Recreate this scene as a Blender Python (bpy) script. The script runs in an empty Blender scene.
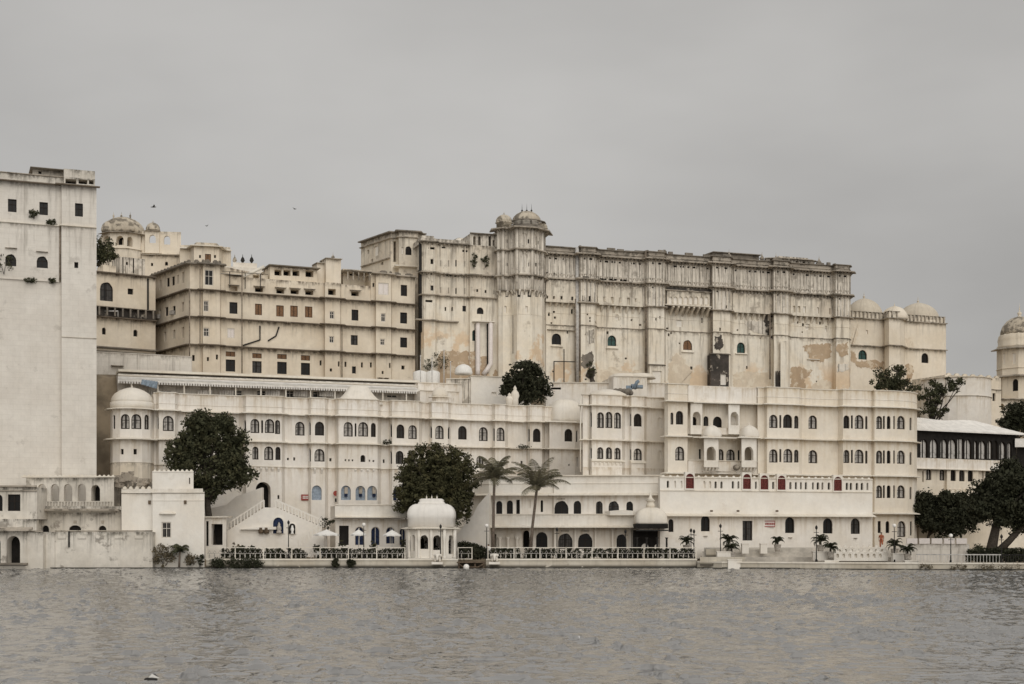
import bpy, bmesh, math, random
from mathutils import Vector, geometry
import numpy as np
random.seed(7)
C = bpy.context.scene
COL = C.collection
R = math.radians

# ------------------------------------------------------------------ camera, sky, sun
F, CX, HY, CH = 1422.2, 512.0, 537.0, 3.5
cam_d = bpy.data.cameras.new('camera'); cam = bpy.data.objects.new('camera', cam_d); COL.objects.link(cam)
cam.location = (0, 0, CH); cam.rotation_euler = (R(90), 0, 0)
cam_d.lens = 50; cam_d.sensor_width = 36; cam_d.shift_y = (HY - 342) / 1024
cam_d.clip_start = .5; cam_d.clip_end = 6000
C.camera = cam
SUN_DIR = Vector((.24, -.78, .52)).normalized()
sun_d = bpy.data.lights.new('sun', 'SUN'); sun = bpy.data.objects.new('sun', sun_d); COL.objects.link(sun)
sun_d.energy = .76; sun_d.angle = R(62); sun_d.color = (1, .965, .91)
sun.rotation_euler = (-SUN_DIR).to_track_quat('-Z', 'Y').to_euler()
C.view_settings.view_transform = 'Standard'; C.view_settings.look = 'None'
C.view_settings.exposure = .69; C.view_settings.gamma = 1

world = bpy.data.worlds.new('World'); C.world = world; world.use_nodes = True
nt = world.node_tree; nt.nodes.clear()
def N(t, typ, **kw):
    n = t.nodes.new(typ)
    for k, v in kw.items():
        if k.startswith('i_'):
            n.inputs[int(k[2:])].default_value = v
        else: setattr(n, k, v)
    return n
out = N(nt, 'ShaderNodeOutputWorld'); bg = N(nt, 'ShaderNodeBackground'); bg.inputs[1].default_value = .1
sky = N(nt, 'ShaderNodeTexSky', sky_type='NISHITA', sun_disc=False)
sky.sun_elevation = math.asin(SUN_DIR.z); sky.sun_rotation = math.atan2(SUN_DIR.x, SUN_DIR.y)
tc = N(nt, 'ShaderNodeTexCoord')
mp = N(nt, 'ShaderNodeMapping'); mp.inputs['Scale'].default_value = (1, 1, 2.6); mp.inputs['Location'].default_value = (4.3, 1.1, 2.0)
nz = N(nt, 'ShaderNodeTexNoise'); nz.inputs['Scale'].default_value = 1.7; nz.inputs['Detail'].default_value = 5; nz.inputs['Roughness'].default_value = .5
nt.links.new(tc.outputs['Generated'], mp.inputs[0]); nt.links.new(mp.outputs[0], nz.inputs['Vector'])
mr = N(nt, 'ShaderNodeMapRange'); mr.inputs[1].default_value = .3; mr.inputs[2].default_value = .7; mr.inputs[3].default_value = 2.22; mr.inputs[4].default_value = 3.32
nt.links.new(nz.outputs['Fac'], mr.inputs[0])
# the cloud deck is brighter round the veiled sun
dt = N(nt, 'ShaderNodeVectorMath', operation='DOT_PRODUCT'); dt.inputs[1].default_value = SUN_DIR
nt.links.new(tc.outputs['Generated'], dt.inputs[0])
mx0 = N(nt, 'ShaderNodeMath', operation='MAXIMUM'); mx0.inputs[1].default_value = 0
nt.links.new(dt.outputs['Value'], mx0.inputs[0])
pw = N(nt, 'ShaderNodeMath', operation='POWER'); pw.inputs[1].default_value = 2.0; nt.links.new(mx0.outputs[0], pw.inputs[0])
ma = N(nt, 'ShaderNodeMath', operation='MULTIPLY_ADD'); ma.inputs[1].default_value = .9; ma.inputs[2].default_value = 1; nt.links.new(pw.outputs[0], ma.inputs[0])
ml = N(nt, 'ShaderNodeMath', operation='MULTIPLY'); nt.links.new(ma.outputs[0], ml.inputs[0]); nt.links.new(mr.outputs[0], ml.inputs[1])
gc = N(nt, 'ShaderNodeVectorMath', operation='SCALE'); gc.inputs[0].default_value = (1.0, .975, .94)
nt.links.new(ml.outputs[0], gc.inputs['Scale'])
mxs = N(nt, 'ShaderNodeMix', data_type='RGBA'); mxs.inputs[0].default_value = .985
nt.links.new(sky.outputs[0], mxs.inputs[6]); nt.links.new(gc.outputs[0], mxs.inputs[7])
nt.links.new(mxs.outputs[2], bg.inputs[0]); nt.links.new(bg.outputs[0], out.inputs[0])

# ------------------------------------------------------------------ placement helpers
def PX(px, Y): return (px - CX) * Y / F
def PZ(py, Y): return CH + (HY - py) * Y / F
def P2(px, Y): return Vector((PX(px, Y), Y))
def P3(px, py, Y): return Vector((PX(px, Y), Y, PZ(py, Y)))
class Line:                                   # a straight wall line in plan
    def __init__(s, a, b): s.a = P2(*a); s.b = P2(*b)
    def Y(s, px):
        k = (px - CX) / F; d = s.b - s.a
        t = (k * s.a.y - s.a.x) / (d.x - k * d.y)
        return s.a.y + d.y * t
    def pt(s, px, proj=0): return P2(px, s.Y(px) - proj)
    def Z(s, px, py): return PZ(py, s.Y(px))
    def poly(s, lst): return [s.pt(a, b) for a, b in lst]

# ------------------------------------------------------------------ mesh builder
class MB:
    def __init__(s): s.v = []; s.f = []; s.m = []; s.uv = []; s.sm = []
    def face(s, pts, m=0, uv=None, smooth=False):
        n = len(s.v); s.v += [tuple(p) for p in pts]; s.f.append(tuple(range(n, n + len(pts)))); s.m.append(m); s.sm.append(smooth)
        if uv is None: uv = [(p[0] * .9 + p[1] * .5, 3.0) for p in pts]
        s.uv += [tuple(u) for u in uv]
    def prism(s, plan, z0, z1, m=0, top=True, bottom=False, skipsides=()):
        n = len(plan)
        for i in range(n):
            if i in skipsides: continue
            a = plan[i]; b = plan[(i + 1) % n]; L = math.hypot(b[0] - a[0], b[1] - a[1])
            s.face([(a[0], a[1], z0), (b[0], b[1], z0), (b[0], b[1], z1), (a[0], a[1], z1)], m, [(i * 3.1, z1 - z0), (i * 3.1 + L, z1 - z0), (i * 3.1 + L, 0), (i * 3.1, 0)])
        if top: s.face([(p[0], p[1], z1) for p in plan], m)
        if bottom: s.face([(p[0], p[1], z0) for p in reversed(plan)], m)
    def box(s, c, sx, sy, z0, z1, ang=0, m=0):
        ca, sa = math.cos(ang), math.sin(ang)
        pl = [(c[0] + x * ca - y * sa, c[1] + x * sa + y * ca) for x, y in ((-sx / 2, -sy / 2), (sx / 2, -sy / 2), (sx / 2, sy / 2), (-sx / 2, sy / 2))]
        s.prism(pl, z0, z1, m, True, True)
    def tube(s, pts, rad, seg=7, m=0, cap=True, smooth=True):
        pts = [Vector(p) for p in pts]; rings = []
        if not isinstance(rad, (list, tuple)): rad = [rad] * len(pts)
        for i, p in enumerate(pts):
            t = (pts[min(i + 1, len(pts) - 1)] - pts[max(i - 1, 0)]).normalized()
            u = t.orthogonal().normalized() if i == 0 else (u - t * u.dot(t)).normalized()
            w = t.cross(u)
            rings.append([p + (u * math.cos(2 * math.pi * k / seg) + w * math.sin(2 * math.pi * k / seg)) * rad[i] for k in range(seg)])
        for i in range(len(rings) - 1):
            for k in range(seg):
                s.face([rings[i][k], rings[i][(k + 1) % seg], rings[i + 1][(k + 1) % seg], rings[i + 1][k]], m, smooth=smooth)
        if cap: s.face(list(reversed(rings[0])), m); s.face(rings[-1], m)
    def lathe(s, c, prof, seg=28, m=0, sq=0, rib=0, ang=0, smooth=True, sx=1, sy=1):
        rings = []
        for r, z in prof:
            ring = []
            for k in range(seg):
                a = 2 * math.pi * k / seg; ca, sa = math.cos(a), math.sin(a); q = 1
                if sq: q = 1 / (abs(ca) ** sq + abs(sa) ** sq) ** (1 / sq)
                if rib: q *= 1 + .035 * (abs(math.cos(rib * a / 2)) * 2 - 1)
                x, y = r * q * ca * sx, r * q * sa * sy
                x, y = x * math.cos(ang) - y * math.sin(ang), x * math.sin(ang) + y * math.cos(ang)
                ring.append((c[0] + x, c[1] + y, c[2] + z))
            rings.append(ring)
        L = 0
        for i in range(len(rings) - 1):
            for k in range(seg):
                k2 = (k + 1) % seg
                s.face([rings[i][k], rings[i][k2], rings[i + 1][k2], rings[i + 1][k]], m, [(k * .35, 1.5), (k * .35 + .35, 1.5), (k * .35 + .35, 1), (k * .35, 1)], smooth)
        if prof[-1][0] > 1e-3: s.face(rings[-1], m)
        if prof[0][0] > 1e-3: s.face(list(reversed(rings[0])), m)
    def blob(s, c, rx, ry, rz, m=0, seg=10):
        n = seg // 2 + 1
        s.lathe((c[0], c[1], c[2]), [(math.sin(math.pi * i / n), -rz * math.cos(math.pi * i / n)) for i in range(n + 1)], seg, m, sx=rx, sy=ry)
    def build(s, name, mats, parent=None, weld=True):
        off = parent_world(parent) if parent else Vector((0, 0, 0))
        me = bpy.data.meshes.new(name)
        me.from_pydata([(v[0] - off.x, v[1] - off.y, v[2] - off.z) for v in s.v], [], s.f)
        ul = me.uv_layers.new(name='UVMap'); ul.data.foreach_set('uv', [c for u in s.uv for c in u])
        if not isinstance(mats, (list, tuple)): mats = [mats]
        for mt in mats: me.materials.append(mt)
        me.polygons.foreach_set('material_index', s.m); me.polygons.foreach_set('use_smooth', s.sm)
        if weld and any(s.sm):
            bm = bmesh.new(); bm.from_mesh(me); bmesh.ops.remove_doubles(bm, verts=bm.verts, dist=2e-4); bm.to_mesh(me); bm.free()
        o = bpy.data.objects.new(name, me); COL.objects.link(o)
        if parent: o.parent = parent
        return o
def parent_world(p):
    v = Vector((0, 0, 0))
    while p: v = v + p.location; p = p.parent
    return v
def tag(o, label=None, cat=None, group=None, kind=None):
    if label: o['label'] = label
    if cat: o['category'] = cat
    if group: o['group'] = group
    if kind: o['kind'] = kind
    return o
def thing(name, label, cat, loc, group=None):
    o = bpy.data.objects.new(name, None); COL.objects.link(o); o.location = Vector(loc); o.empty_display_size = .3
    return tag(o, label, cat, group)
def dup(root, loc, label=None, scale=None, rotz=None):
    r = root.copy(); COL.objects.link(r); r.location = loc
    if scale: r.scale = (scale,) * 3
    if rotz is not None: r.rotation_euler.z = rotz
    if label: r['label'] = label
    for ch in list(root.children):
        c = ch.copy(); COL.objects.link(c); c.parent = r
        for g in ch.children:
            d = g.copy(); COL.objects.link(d); d.parent = c
    return r

# ------------------------------------------------------------------ materials
def newmat(name):
    m = bpy.data.materials.new(name); m.use_nodes = True; t = m.node_tree; b = t.nodes['Principled BSDF']; return m, t, b
def mixc(t, fac, a, b, blend='MIX'):
    n = N(t, 'ShaderNodeMix', data_type='RGBA', blend_type=blend)
    for i, s_ in ((0, fac), (6, a), (7, b)):
        if hasattr(s_, 'links'): t.links.new(s_, n.inputs[i])
        else: n.inputs[i].default_value = s_ if i == 0 else (*s_, 1)
    return n.outputs[2]
def noise(t, vec, scale, detail=4, rough=.55, out='Fac'):
    n = N(t, 'ShaderNodeTexNoise'); n.inputs['Scale'].default_value = scale; n.inputs['Detail'].default_value = detail; n.inputs['Roughness'].default_value = rough
    t.links.new(vec, n.inputs['Vector']); return n.outputs[out]
def mrange(t, v, a, b, c=0, d=1):
    n = N(t, 'ShaderNodeMapRange'); n.interpolation_type = 'SMOOTHSTEP'
    for i, x in ((1, a), (2, b), (3, c), (4, d)): n.inputs[i].default_value = x
    t.links.new(v, n.inputs[0]); return n.outputs[0]
def mth(t, op, a, b):
    n = N(t, 'ShaderNodeMath', operation=op)
    for i, x in ((0, a), (1, b)):
        if hasattr(x, 'links'): t.links.new(x, n.inputs[i])
        else: n.inputs[i].default_value = x
    return n.outputs[0]
def plaster(name, base, warm, streak=.35, streakcol=(.10, .085, .065), grime_shade=.4, fine=.12, patch=None, patchcol=(.36, .21, .11), patch2=None, patch2col=(.1, .09, .075), slen=3.0, blocks=0, sth=(.47, .72), recess_shade=0):
    """weathered lime plaster; UV = (metres along wall, metres below the ledge above)"""
    m, t, b = newmat(name)
    gp = N(t, 'ShaderNodeNewGeometry').outputs['Position']
    uv = N(t, 'ShaderNodeUVMap'); uv.uv_map = 'UVMap'
    sx = N(t, 'ShaderNodeSeparateXYZ'); t.links.new(uv.outputs[0], sx.inputs[0])
    v = sx.outputs[1]
    n1 = noise(t, gp, .22, 6, .6); n2 = noise(t, gp, 1.5, 6, .65)
    col = mixc(t, mrange(t, n1, .35, .68), base, warm)
    col = mixc(t, mrange(t, n2, .3, .75, fine, 0), col, tuple(c * .55 for c in base))
    if blocks:                                            # faint courses of blocks under the wash
        br = N(t, 'ShaderNodeTexBrick'); br.inputs['Scale'].default_value = 1; br.inputs['Brick Width'].default_value = 1.3; br.inputs['Row Height'].default_value = .62; br.inputs['Mortar Size'].default_value = .02
        br.inputs['Color1'].default_value = (.95, .95, .95, 1); br.inputs['Color2'].default_value = (1, 1, 1, 1); br.inputs['Mortar'].default_value = (.72, .7, .66, 1)
        t.links.new(uv.outputs[0], br.inputs['Vector']); col = mixc(t, blocks, col, br.outputs['Color'], 'MULTIPLY')
    mp = N(t, 'ShaderNodeMapping'); mp.inputs['Scale'].default_value = (1.5, .10, 1); t.links.new(uv.outputs[0], mp.inputs[0])
    # rain streaks that hang down from the ledges
    st = mrange(t, noise(t, mp.outputs[0], 1.0, 6, .7), *sth)
    fall = mrange(t, v, 0, slen, 1, .12)
    sf = mth(t, 'MULTIPLY', mth(t, 'MULTIPLY', st, fall), streak)
    col = mixc(t, sf, col, streakcol)
    # dark band right under a ledge: dirt plus painted ledge shadow
    mp2 = N(t, 'ShaderNodeMapping'); mp2.inputs['Scale'].default_value = (.8, .5, 1); t.links.new(uv.outputs[0], mp2.inputs[0])
    gb = mth(t, 'MULTIPLY', mrange(t, v, 0, .8, 1, 0), mrange(t, noise(t, mp2.outputs[0], 1.3, 5, .7), .4, .62))
    col = mixc(t, mth(t, 'MULTIPLY', gb, grime_shade), col, streakcol)
    if recess_shade:                                            # dark lines paint the shade of the screen's deep carved recesses
        u = sx.outputs[0]; jl = mrange(t, mth(t, 'SINE', mth(t, 'MULTIPLY', u, 10.13), 0), .55, .95)
        mp3 = N(t, 'ShaderNodeMapping'); mp3.inputs['Scale'].default_value = (.9, .35, 1); t.links.new(uv.outputs[0], mp3.inputs[0])
        col = mixc(t, mth(t, 'MULTIPLY', mth(t, 'MULTIPLY', jl, mrange(t, noise(t, mp3.outputs[0], 1.2, 4), .36, .58)), recess_shade), col, streakcol)
    if patch:
        p = mrange(t, noise(t, gp, patch[0], 7, .62), patch[1], patch[1] + .05)
        p = mth(t, 'MULTIPLY', p, mrange(t, v, patch[2], patch[3]))
        pc = mixc(t, n2, patchcol, tuple(min(1, c * 1.45) for c in patchcol))
        col = mixc(t, mth(t, 'MULTIPLY', p, patch[4]), col, pc)
    if patch2:
        p = mrange(t, noise(t, gp, patch2[0], 8, .68), patch2[1], patch2[1] + .08)
        col = mixc(t, mth(t, 'MULTIPLY', p, patch2[2]), col, patch2col)
    t.links.new(col, b.inputs['Base Color']); b.inputs['Roughness'].default_value = .85
    b.inputs['Specular IOR Level'].default_value = .25
    bp = N(t, 'ShaderNodeBump'); bp.inputs['Strength'].default_value = .35; bp.inputs['Distance'].default_value = .08
    t.links.new(n2, bp.inputs['Height']); t.links.new(bp.outputs[0], b.inputs['Normal'])
    return m
def plain(name, colr, rough=.6, var=.25, scale=4, metallic=0, spec=.4):
    m, t, b = newmat(name); gp = N(t, 'ShaderNodeNewGeometry').outputs['Position']
    c = mixc(t, mrange(t, noise(t, gp, scale, 5), .3, .7), tuple(x * (1 - var) for x in colr), tuple(min(1, x * (1 + var)) for x in colr))
    t.links.new(c, b.inputs['Base Color']); b.inputs['Roughness'].default_value = rough; b.inputs['Metallic'].default_value = metallic
    b.inputs['Specular IOR Level'].default_value = spec
    return m
M = {}
M['white'] = plaster('white_lime_plaster', (.83, .785, .72), (.77, .71, .62), streak=.62, streakcol=(.42, .32, .20), grime_shade=.6, fine=.2, patch2=(.42, .58, .38), patch2col=(.60, .53, .44), sth=(.45, .68))
M['whitecream'] = plaster('creamy_lime_plaster', (.80, .735, .635), (.75, .67, .55), streak=.6, streakcol=(.50, .38, .22), grime_shade=.6, fine=.2, patch2=(.42, .58, .38), patch2col=(.60, .52, .42), sth=(.45, .68))
M['whiteb'] = plaster('bright_lime_plaster', (.83, .79, .72), (.78, .72, .63), streak=.3, streakcol=(.4, .34, .26), grime_shade=.35, fine=.17, patch2=(.45, .6, .35), patch2col=(.6, .54, .46))
M['tower'] = plaster('tower_plaster', (.75, .705, .635), (.68, .63, .56), streak=.75, streakcol=(.25, .22, .185), grime_shade=.75, fine=.2, patch2=(.3, .58, .35), patch2col=(.3, .27, .23), slen=6, blocks=.35)
M['cream'] = plaster('cream_plaster', (.80, .71, .575), (.69, .59, .455), streak=.62, streakcol=(.13, .10, .075), grime_shade=1.0, fine=.22, patch2=(.45, .66, .3), patch2col=(.3, .25, .19), slen=2.5)
M['creamlite'] = plaster('pale_cream_plaster', (.80, .72, .60), (.71, .62, .49), streak=.5, grime_shade=.6, fine=.2)
M['palace'] = plaster('palace_upper_plaster', (.80, .73, .61), (.70, .61, .49), streak=.8, streakcol=(.10, .082, .063), grime_shade=.95, fine=.34, patch2=(.4, .55, .6), patch2col=(.26, .22, .175), slen=5, sth=(.44, .66))
M['gallery'] = plaster('gallery_stone', (.82, .755, .655), (.70, .635, .54), streak=.68, streakcol=(.12, .102, .082), grime_shade=.9, fine=.4, patch2=(.5, .54, .6), patch2col=(.24, .21, .17), slen=7, sth=(.46, .68), recess_shade=.85)
M['palacelow'] = plaster('palace_lower_plaster', (.85, .79, .68), (.79, .70, .56), streak=.7, streakcol=(.17, .135, .10), grime_shade=.8, fine=.26, patch=(.16, .53, 2.5, 7, .8), patchcol=(.54, .40, .26), patch2=(.33, .6, .6), patch2col=(.33, .275, .21), slen=9, sth=(.46, .68))
M['brick'] = plaster('exposed_brick_wall', (.52, .395, .27), (.44, .32, .21), streak=.4, fine=.35, grime_shade=.3, patch2=(.8, .52, .75), patch2col=(.66, .57, .44))
M['burnt'] = plaster('blackened_plaster', (.05, .044, .038), (.12, .10, .085), streak=.5, streakcol=(.02, .018, .016), grime_shade=.6, fine=.5, patch2=(.75, .56, .9), patch2col=(.5, .44, .36))
M['ledge'] = plaster('stained_ledge_stone', (.52, .46, .38), (.36, .31, .25), streak=.3, fine=.5, grime_shade=.0, patch2=(.8, .5, .7), patch2col=(.1, .088, .07))
M['ledgedark'] = plaster('blackened_shaded_ledge_stone', (.17, .135, .10), (.11, .088, .065), streak=.3, fine=.5, grime_shade=.0, patch2=(.8, .6, .8), patch2col=(.5, .43, .33))  # aged black stone with the ledges' shadow mixed into the colour
M['ledgew'] = plaster('white_ledge_plaster', (.8, .75, .66), (.72, .65, .54), streak=.25, streakcol=(.3, .24, .17), fine=.22, grime_shade=.0, patch2=(.9, .67, .5), patch2col=(.3, .26, .21))
M['old'] = plaster('old_waterside_plaster', (.74, .69, .61), (.6, .55, .47), streak=.85, streakcol=(.1, .088, .07), grime_shade=.95, fine=.34, patch2=(.45, .57, .7), patch2col=(.2, .175, .145), slen=3)
M['quay'] = plaster('quay_stone', (.62, .57, .48), (.48, .42, .33), streak=.3, fine=.3, grime_shade=0, patch=(.6, .34, .5, .85, .95), patchcol=(.06, .052, .04), patch2=(.7, .62, .5), patch2col=(.2, .17, .13))
M['dome'] = plaster('dome_plaster', (.80, .75, .67), (.72, .65, .54), streak=.2, fine=.2, grime_shade=0, patch2=(.7, .68, .35), patch2col=(.35, .31, .25))
M['domewhite'] = plaster('white_dome_plaster', (.82, .79, .745), (.78, .74, .68), streak=.2, fine=.15, grime_shade=0, patch2=(.7, .68, .3), patch2col=(.4, .37, .32))
M['domeold'] = plaster('old_dome_plaster', (.62, .55, .44), (.5, .43, .335), streak=.5, fine=.35, grime_shade=.4, patch2=(.9, .48, .8), patch2col=(.14, .12, .095))
M['darkstone'] = plaster('blackened_roof_stone', (.2, .175, .145), (.3, .26, .21), streak=.4, fine=.5, grime_shade=.3, patch2=(.9, .55, .7), patch2col=(.07, .06, .05))
M['rooftin'] = plain('white_roof_sheet', (.74, .71, .66), .6, .1, 1.2)
M['tinold'] = plain('grey_roof_sheet', (.42, .39, .35), .7, .25, 1.5)
M['frame'] = plain('dark_window_frame', (.032, .024, .019), .7, .3, 8, spec=.1)
M['framew'] = plain('pale_window_frame', (.62, .57, .5), .6, .15, 8)
M['wet'] = plain('wet_algae_band', (.045, .04, .03), .6, .5, 2)
M['dark'] = plain('dark_room', (.018, .016, .014), .8, .3, 2, spec=.15)
M['brown'] = plain('brown_shutter', (.17, .085, .035), .6, .35, 6)
M['greenp'] = plain('dark_green_shutter', (.02, .065, .055), .45, .4, 6)
M['redp'] = plain('red_pattern_glass', (.13, .03, .024), .5, .6, 9, spec=.2)
M['blue'] = plain('blue_painted_niche', (.26, .31, .37), .6, .2, 4)
M['deepblue'] = plain('deep_blue_door', (.016, .024, .055), .7, .4, 4, spec=.15)
M['domecream'] = plaster('cream_dome_plaster', (.66, .59, .48), (.56, .49, .39), streak=.4, fine=.25, grime_shade=.2, patch2=(.6, .62, .5), patch2col=(.3, .25, .19))
M['scar'] = plaster('bare_brown_render', (.68, .575, .435), (.72, .62, .49), streak=.3, fine=.3, grime_shade=.0, patch2=(.7, .5, .8), patch2col=(.74, .66, .53))
M['curtainw'] = None
M['metal'] = plain('dark_metal', (.03, .028, .026), .7, .2, 6, 0, .12)
M['steel'] = plain('galvanised_pipe', (.5, .48, .45), .5, .2, 3)
M['pipe'] = plain('rusty_pipe', (.2, .16, .12), .7, .4, 3)
M['fabric'] = plain('white_canvas', (.78, .76, .72), .8, .05, 5)
M['wood'] = plain('weathered_wood', (.12, .085, .055), .8, .4, 5)
M['terracotta'] = plain('clay_pot', (.42, .38, .33), .8, .25, 5)
M['bark'] = plain('tree_bark', (.045, .036, .027), .9, .4, 6)
M['palmbark'] = plain('palm_bark', (.14, .11, .085), .9, .35, 8)
M['soil'] = plain('dry_soil', (.22, .175, .12), .95, .35, .4)
M['paving'] = plain('terrace_paving', (.5, .46, .4), .85, .2, 1.2)
M['bluetarp'] = plain('blue_tarpaulin', (.20, .25, .30), .6, .25, 4)
M['skin'] = plain('skin', (.24, .13, .08), .6, .1, 6)
M['redcloth'] = plain('rust_red_cloth', (.33, .10, .045), .8, .4, 7)
M['bird'] = plain('bird_feather', (.05, .045, .04), .7, .3, 20)
M['sign'] = plain('red_sign_paint', (.28, .04, .03), .5, .15, 4)
M['signw'] = plain('white_sign_paint', (.72, .66, .62), .5, .05, 4)
M['globe'] = plain('opal_glass_globe', (.8, .77, .72), .25, .04, 4)
def glass_mat(name, curtain, dark, thr):
    m, t, b = newmat(name)
    tc = N(t, 'ShaderNodeTexCoord').outputs['Object']; oi = N(t, 'ShaderNodeObjectInfo')
    sx = N(t, 'ShaderNodeSeparateXYZ'); t.links.new(tc, sx.inputs[0])
    rn = oi.outputs['Random']
    ph = mth(t, 'ADD', mth(t, 'MULTIPLY', sx.outputs[0], 26), mth(t, 'MULTIPLY', rn, 40))
    fold = mrange(t, mth(t, 'SINE', ph, 0), -1, 1)
    cc = mixc(t, fold, tuple(c * .62 for c in curtain), curtain)
    gap = mrange(t, mth(t, 'ABSOLUTE', mth(t, 'ADD', sx.outputs[0], mth(t, 'MULTIPLY', mth(t, 'SUBTRACT', rn, .5), .35)), 0), .05, .16)
    has = mrange(t, rn, thr, thr + .02)
    k = mth(t, 'MULTIPLY', gap, has)
    k = mth(t, 'MULTIPLY', k, mrange(t, noise(t, tc, 1.8, 3), .3, .5, .45, 1))
    t.links.new(mixc(t, k, dark, cc), b.inputs['Base Color']); b.inputs['Roughness'].default_value = .3
    b.inputs['Specular IOR Level'].default_value = .18
    return m
M['curtain'] = glass_mat('curtained_glass', (.50, .465, .42), (.03, .027, .024), .22)
M['curtainw'] = glass_mat('white_curtained_glass', (.62, .59, .55), (.03, .027, .024), .12)
M['glassdark'] = glass_mat('dark_window_glass', (.07, .064, .058), (.012, .011, .010), .62)
def leaf_mat(name, a, b_, c):
    m, t, b = newmat(name); gi = N(t, 'ShaderNodeNewGeometry')
    cc = mixc(t, gi.outputs['Random Per Island'], a, b_)
    cc = mixc(t, mrange(t, noise(t, gi.outputs['Position'], .9, 3), .45, .7), cc, c)
    t.links.new(cc, b.inputs['Base Color']); b.inputs['Roughness'].default_value = .75; b.inputs['Specular IOR Level'].default_value = .12
    return m
M['leaf'] = leaf_mat('dark_leaves', (.036, .038, .021), (.070, .072, .039), (.084, .079, .041))
M['leaf2'] = leaf_mat('dense_leaves', (.038, .038, .019), (.076, .073, .036), (.094, .084, .040))
M['leaf3'] = leaf_mat('black_green_leaves', (.024, .026, .016), (.048, .050, .029), (.044, .044, .026))
M['palmleaf'] = leaf_mat('palm_leaves', (.10, .096, .06), (.17, .155, .10), (.21, .185, .12))
M['dry'] = leaf_mat('dry_leaves', (.09, .075, .045), (.16, .13, .085), (.12, .1, .065))
# ------------------------------------------------------------------ walls with real openings
def contour(kind, w, h, n=9):
    if kind == 'r': return [(-w / 2, 0), (w / 2, 0), (w / 2, h), (-w / 2, h)]
    rise = min(w * .56, h * .6); hs = h - rise; pts = [(-w / 2, 0), (w / 2, 0)]
    for i in range(n + 1):
        t = math.pi * i / n; k = 1
        if kind == 'k': k = .9 + .10 * abs(math.cos(2.5 * t))
        pts.append((w / 2 * math.cos(t) * k if 0 < i < n else w / 2 * math.cos(t), hs + rise * math.sin(t) ** .92 * k))
    return pts
_wc = {}
STY = {'c': ('frame', 'curtain', .12, .3), 'g': ('frame', 'greenp', .06, .3), 'b': ('frame', 'brown', .05, .15), 'd': ('frame', 'glassdark', .06, .3),
       's': (None, 'dark', 0, .35), 'o': (None, 'dark', 0, 1.6), 'r': ('redp', 'redp', .10, .18), 'n': (None, 'whiteb', 0, .22), 'u': (None, 'blue', 0, .3),
       'U': ('framew', 'deepblue', .07, .3), 'v': ('frame', 'curtainw', .05, .3), 'w': ('framew', 'signw', .12, .12), 'W': ('framew', 'glassdark', .12, .2), 'x': (None, None, 0, .6)}
def win_mesh(kind, sty, w, h):
    key = (kind, sty, round(w, 2), round(h, 2))
    if key in _wc: return _wc[key]
    fm, pm, t, dep = STY[sty]
    oc = contour(kind, w, h); frame = None
    if fm:
        ic = [(x, z + t) for x, z in contour(kind, w - 2 * t, h - 2 * t)]
        f = MB(); n = len(oc); d0 = dep * .55
        for i in range(n):
            j = (i + 1) % n
            f.face([(oc[i][0], d0, oc[i][1]), (oc[j][0], d0, oc[j][1]), (ic[j][0], d0, ic[j][1]), (ic[i][0], d0, ic[i][1])])
            f.face([(ic[i][0], d0, ic[i][1]), (ic[j][0], d0, ic[j][1]), (ic[j][0], dep, ic[j][1]), (ic[i][0], dep, ic[i][1])])
        if w > .62:
            f.box((0, dep - .035), .06, .05, t * .5, h - t * .9)
            if sty in 'cdgW': f.box((0, dep - .032), w - t, .04, h * .58, h * .58 + .06)
            if sty == 'r':
                for q in range(1, 6): f.box((0, dep - .03), w - t, .04, h * q / 6.5, h * q / 6.5 + .05)
        frame = f.mesh('window', [M[fm]])
    p = MB(); p.face([(x, dep, z) for x, z in oc]); pane = p.mesh('pane', [M[pm]]) if pm else None
    _wc[key] = (frame, pane); return _wc[key]
def mesh_only(s, name, mats):
    me = bpy.data.meshes.new(name); me.from_pydata(s.v, [], s.f)
    ul = me.uv_layers.new(name='UVMap'); ul.data.foreach_set('uv', [c for u in s.uv for c in u])
    for mt in mats: me.materials.append(mt)
    me.polygons.foreach_set('material_index', s.m); me.polygons.foreach_set('use_smooth', s.sm); return me
MB.mesh = mesh_only
def put_window(root, kind, sty, w, h, pos, ang, name=None):
    fr, pn = win_mesh(kind, sty, w, h)
    nm = name or ('door' if sty == 'U' else 'niche' if sty in 'nu' else 'window'); off = parent_world(root); o = None
    if fr:
        o = bpy.data.objects.new(nm, fr); COL.objects.link(o); o.parent = root; o.location = pos - off; o.rotation_euler.z = ang
    if pn:
        q = bpy.data.objects.new('pane' if fr else nm, pn); COL.objects.link(q)
        if fr: q.parent = o
        else: q.parent = root; q.location = pos - off; q.rotation_euler.z = ang; o = q
    return o
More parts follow.
